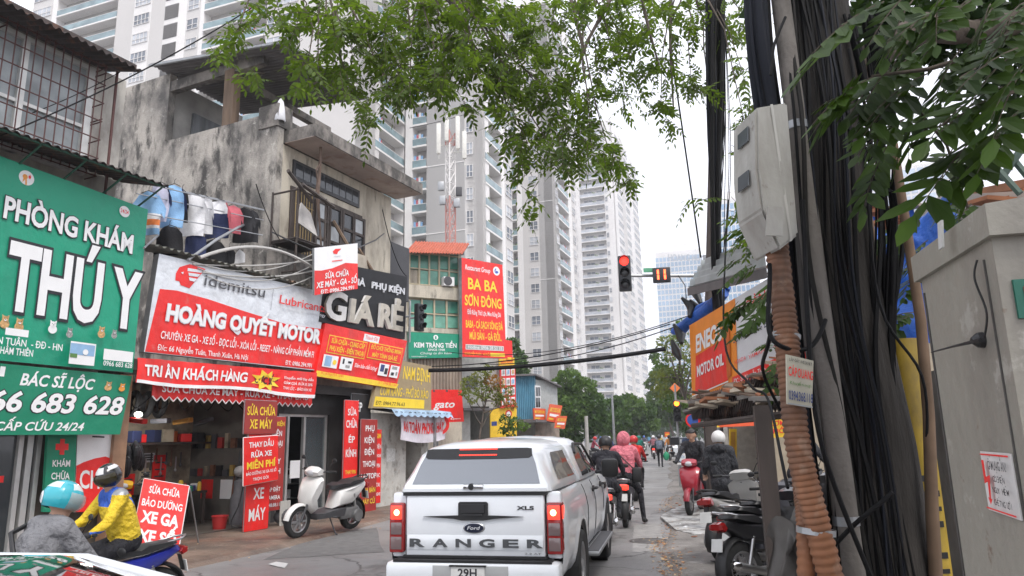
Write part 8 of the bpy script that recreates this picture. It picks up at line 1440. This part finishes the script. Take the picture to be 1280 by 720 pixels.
for i, (x, y, Y, a, c, l_) in enumerate(((852, 562, 62, 190, CARW, 'white car parked at the far right kerb'), (846, 557, 85, 190, M('car_silver', (.4, .41, .43), .3, .3, var=0), 'silver car farther behind the white one'), (776, 557, 120, 12, M('car_dark', (.05, .05, .06), .3, var=0), 'dark car among the distant traffic'))):
    t = thing('parked_car', l_, 'car', (D(x, y, Y).x, Y, 0), -rad(a), local=True); b = MB(); loftm(b, [cring(-2.2, .75, .35, .76, .80, .66, .9), cring(-1.2, .84, .22, .89, .95, .74, 1.02), cring(.6, .84, .22, .90, .93, .78, .98), cring(1.8, .82, .25, .86, .82, .66, .88), cring(2.2, .72, .35, .74, .68, .55, .72)]); b.build('body', c, t, 45)
    b = MB(); loftm(b, [cring(-1.75, .76, .95, .70, .98, .62, 1.0), cring(-1.3, .78, .95, .70, 1.35, .60, 1.5), cring(.2, .78, .95, .70, 1.35, .58, 1.5), cring(1.1, .76, .95, .70, .99, .62, 1.02)]); b.build('cabin', TINT, t, 45); b = MB(); b.box((0, -.5, 1.52), (1.2, 1.5, .05), bev=.02); b.build('roof', c, t, 45)
    for y_ in (-1.35, 1.35):
        for sg in (-1, 1): wheel(t, (sg*.80, y_, .32), .32, .2)
    for sg in (-1, 1): b = MB(); b.box((sg*.62, 2.16, .66), (.3, .06, .12), bev=.03); b.build('headlight', LENSH, t)
# ================================================================ loose things in front of the shops
tl, tr, br_, bl = D(180, 598, 12.75), D(242, 603, 12.9), D(222, 691, 12.55), D(163, 682, 12.4); tr = tl+(br_-bl); f = Face(tl, tr, br_, bl, (.2, -1, 0))
o = sign('pavement_sign', 'red board reading BẢO DƯỠNG XE GA XE SỐ propped on the pavement', f, .05, RED, [('t', 'SỬA CHỮA', .16, .84, .80, .90, SIGNW, .022), ('t', 'BẢO DƯỠNG', .06, .94, .60, .70, SIGNW, .022), ('t', 'XE GA', .10, .92, .36, .52, SIGNW, .04), ('t', 'XE SỐ', .10, .92, .08, .25, SIGNW, .04)], frame=(SIGNW, .014))
b = MB(); b.cyl(tr-Vector((0, -.05, .05)), tr+Vector((.05, .55, -1.25)), .015, n=6); b.cyl(tl-Vector((0, -.05, .05)), tl+Vector((.0, .55, -1.2)), .015, n=6); b.build('strut', GALV, o)
def stool(loc, m, label): t = thing('stool', label, 'stool', loc, local=True); b = MB(); b.box((0, 0, .27), (.28, .28, .03), bev=.012); b.build('seat', m, t); [MB().cyl((sx*.11, sy*.11, .26), (sx*.135, sy*.135, 0), .016, n=6).build('leg', m, t) for sx in (-1, 1) for sy in (-1, 1)]
stool(F(-.6, .07, -1.4), M('blue_plastic', (.03, .08, .3), .45), 'low blue plastic stool inside the repair garage')
def tyre(loc, label, rot): t = thing('spare_tyre', label, 'tyre', loc, local=True, group='spare tyres in the garage'); b = MB(); b.lathe([(.19, -.05), (.25, -.06), (.285, -.03), (.29, 0), (.285, .03), (.25, .06), (.19, .05), (.19, -.05)], (0, 0, 0), (1, 0, 0), 28); b.build('rubber', TYRE, t, 50); t.rotation_euler = rot
for i in range(9): tyre(F(-.95+.13*(i % 3)*1.0+.5*(i//3), .36+.0*i, -2.6), 'spare motorbike tyre stacked against the back wall of the garage', (0, .12*(i % 3), -rad(AZF)+.1*(i % 2)))
for i in range(7): tyre(F(-2.2+i*.32, 2.62, -2.3), 'spare motorbike tyre on the garage top shelf', (0, .1, -rad(AZF)+1.3))
b = MB(); q = F(.75, .07, -.9); hs = thing('pressure_washer', 'grey upright machine beside the red panels in the garage', 'machine', q); b.lathe([(0, 0), (.18, 0), (.18, .55), (.12, .65), (.12, .9), (0, .95)], q, (0, 0, 1), 18); b.build('tank', M('machine_grey', (.12, .12, .13), .5, var=.2), hs, 40); b = MB(); b.ell(q+UP*1.1, (.14, .14, .12), 14, 8); b.build('cap', M('machine_pale', (.35, .34, .33), .5), hs, 60)
b = MB(); run(b, [F(.75, .9, -.8), F(.5, .5, -.6), F(.2, .1, -.5), F(.6, .09, -.1), F(.1, .09, .1)], .014, .02); tag(b.build('hose', BLACK, None, 60, loc=F(.75, .9, -.8)), 'black hose trailing on the garage doorstep', 'hose')
b = MB(); q = F(-.2, .07, -2.0); wb = thing('workbench', 'cluttered workbench in the repair garage', 'workbench', q); fbox(b, -.7, .7, .72, .77, -2.4, -1.8); b.build('top', DWOOD, wb)
for u in (-.65, .6):
    for o_ in (-2.35, -1.85): b = MB(); fbox(b, u, u+.06, .07, .72, o_, o_+.06); b.build('leg', DWOOD, wb)
for i in range(16):
    b = MB(); s_ = random.uniform(.06, .16); (b.box((0, 0, s_*.5), (s_, s_*random.uniform(.6, 1.4), s_), bev=.01) if i % 2 else b.lathe([(0, 0), (s_*.4, 0), (s_*.4, s_*1.6), (s_*.2, s_*1.9), (0, s_*1.9)], (0, 0, 0), (0, 0, 1), 12)); o = b.build('oil_bottle' if i % 2 == 0 else 'tool_box', [RED, BBLUE, YS, SIGNW, DGREY, GRN][i % 6], None, 40); o.location = F(-.62+.082*i, .77, -2.1+.12*(i % 3)); tag(o, ('oil bottle' if i % 2 == 0 else 'small tool box')+' on the workbench in the repair garage', 'bottle' if i % 2 == 0 else 'box', 'bottles on the workbench' if i % 2 == 0 else 'boxes on the workbench')
b = MB(); q = F(.9, .05, .15); pot = thing('waste_heap', 'dark bundle and pipes at the foot of the tall red panels', 'bundle', q); b.ell(q+UP*.16+DF*.2, (.3, .2, .17), 12, 8); b.build('sack', DGREY, pot, 60); b = MB(); [b.cyl(q+DF*(.05*k), q+DF*(.05*k)+UP*.5, .025, n=8) for k in range(6)]; b.build('pipes', M('pale_pipe', (.45, .44, .41), .6), pot)

# more stock along the garage walls
for i in range(22):
    o_ = -2.7+(i % 11)*.2; z = 1.05+.62*(i//11); b = MB(); w_ = random.uniform(.08, .16); h_ = random.uniform(.14, .34); p = F(1.06, z, o_); b.obox(p-NF*w_/2, NF*w_, DF*.07, UP*h_)
    tag(b.build('parts_packet', [DGREY, DRED, TANW, RUST, BLACK, DGREY, M('box_ochre', (.35, .24, .06), .7)][i % 7], None, loc=p), 'packed spare part hung on the side wall of the garage', 'part', 'spare parts on the garage side wall')
for k, (o_, l_, m_) in enumerate(((-2.3, 'tall red calendar on the garage side wall', RED), (-1.7, 'white price sheet on the garage side wall', SIGNW), (-1.2, 'bluish oil poster on the garage side wall', NAVY))):
    b = MB(); p = F(1.135, .55, o_); b.obox(p-NF*.18, NF*.36, DF*.012, UP*.42); tag(b.build('poster', m_, None, loc=p), l_, 'poster')
for k in range(5): b = MB(); p = F(.9+.04*k, .07, -1.0-.12*k); b.cyl(p, p+UP*(1.9+.1*(k % 3))+DF*.18, .02, n=7); tag(b.build('pipe', [DGREY, RUST, DWOOD][k % 3], None, loc=p), 'dark pipe leaning in the garage corner', 'pipe', 'pipes leaning in the garage')
b = MB()
for k in range(6): run(b, [F(-2.3+.5*k, 2.7, -.6), F(-2.0+.55*k, 2.45, -.8), F(-1.7+.5*k, 2.75, -.7)], .01, .02)
tag(b.build('wire_tangle', CAB[0], None, 60, loc=F(-1, 2.6, -.7)), 'black wires looping under the garage ceiling', 'wires')
for k in range(5): b = MB(); p = F(-1.9+.55*k, 2.25, -1.6); b.box((0, 0, 0), (.5, .12, .10), bev=.02); o = b.build('parts_packet', [RUST, RED, DGREY, M('amber', (.5, .25, .05), .5), DGREY][k]); o.location = p; o.rotation_euler = (0, .2-.1*k, -rad(AZF)); tag(o, 'bodywork piece stowed under the garage ceiling', 'part', 'bodywork under the garage ceiling')
# ---- haze in the air of the street
hz = MB(); hz.box((0, 330, 79), (800, 920, 160)); o = hz.build('haze', M('sign_white', ())) if 0 else hz.build('haze', []); hm_ = bpy.data.materials.new('haze'); hm_.use_nodes = True; n = hm_.node_tree.nodes; n.remove(n['Principled BSDF']); v = n.new('ShaderNodeVolumePrincipled'); v.inputs['Color'].default_value = (.90, .92, .97, 1); v.inputs['Density'].default_value = .0009; v.inputs['Anisotropy'].default_value = .2; hm_.node_tree.links.new(v.outputs[0], n['Material Output'].inputs['Volume']); o.data.materials.append(hm_); o['kind'] = 'stuff'

# ---- marks and patches on the road
PATCH = M('road_patch', (.135, .131, .127), .85, var=.2, vs=6, bump=.6, bs=40); PALEP = M('road_patch_pale', (.27, .262, .252), .85, var=.2, vs=5, bump=.6, bs=40)
def blotch(name, pts, m, z):
    c = sum((Vector(p) for p in pts), Vector())/len(pts); q = []; n = len(pts)
    for i in range(n):
        for k in range(5): p = Vector(pts[i]).lerp(Vector(pts[(i+1) % n]), k/5); d = (p-c); d.z = 0; q.append((p.x+d.x*random.uniform(-.03, .03), p.y+d.y*random.uniform(-.03, .03), z))
    tag(MB().add(q, [tuple(range(len(q)))]).build(name, m), kind='structure')
blotch('road', [G(x, y) for x, y in ((330, 700), (480, 690), (470, 660), (400, 668))], PATCH, .004)
blotch('road', [G(x, y) for x, y in ((790, 690), (832, 690), (826, 655), (792, 655))], PALEP, .004)
blotch('road', [G(x, y) for x, y in ((700, 612), (790, 606), (780, 594), (720, 596))], PATCH, .004)
blotch('road', [G(x, y) for x, y in ((335, 706), (356, 711), (360, 705), (345, 703))], M('spilt_paint', (.6, .6, .58), .6), .010)
b = MB(); q = G(812, 676, .005); b.lathe([(0, .004), (.26, .004), (.27, 0)], q, (0, 0, 1), 28); b.lathe([(.29, 0), (.29, .003), (.34, .003), (.34, 0)], q, (0, 0, 1), 28); tag(b.build('manhole_cover', M('iron_grey', (.10, .095, .09), .6, .3, var=.3, vs=15), None, 40, loc=q), 'round iron manhole cover in the road by the gutter', 'manhole cover')
for i in range(26):
    n0, s0 = random.uniform(-.1, 1.6), random.uniform(7.5, 20); q = RR(n0, s0, .056); b = MB(); b.box((0, 0, .01), (random.uniform(.04, .12), random.uniform(.02, .08), .012)); o = b.build('litter_scrap', [SIGNW, JUNK[1], JUNK[3], DGREY][i % 4]); o.location = q; o.rotation_euler = (0, random.uniform(-.2, .2), random.uniform(0, 3)); tag(o, 'scrap of rubbish lying on the right pavement', 'litter', 'rubbish on the right pavement')
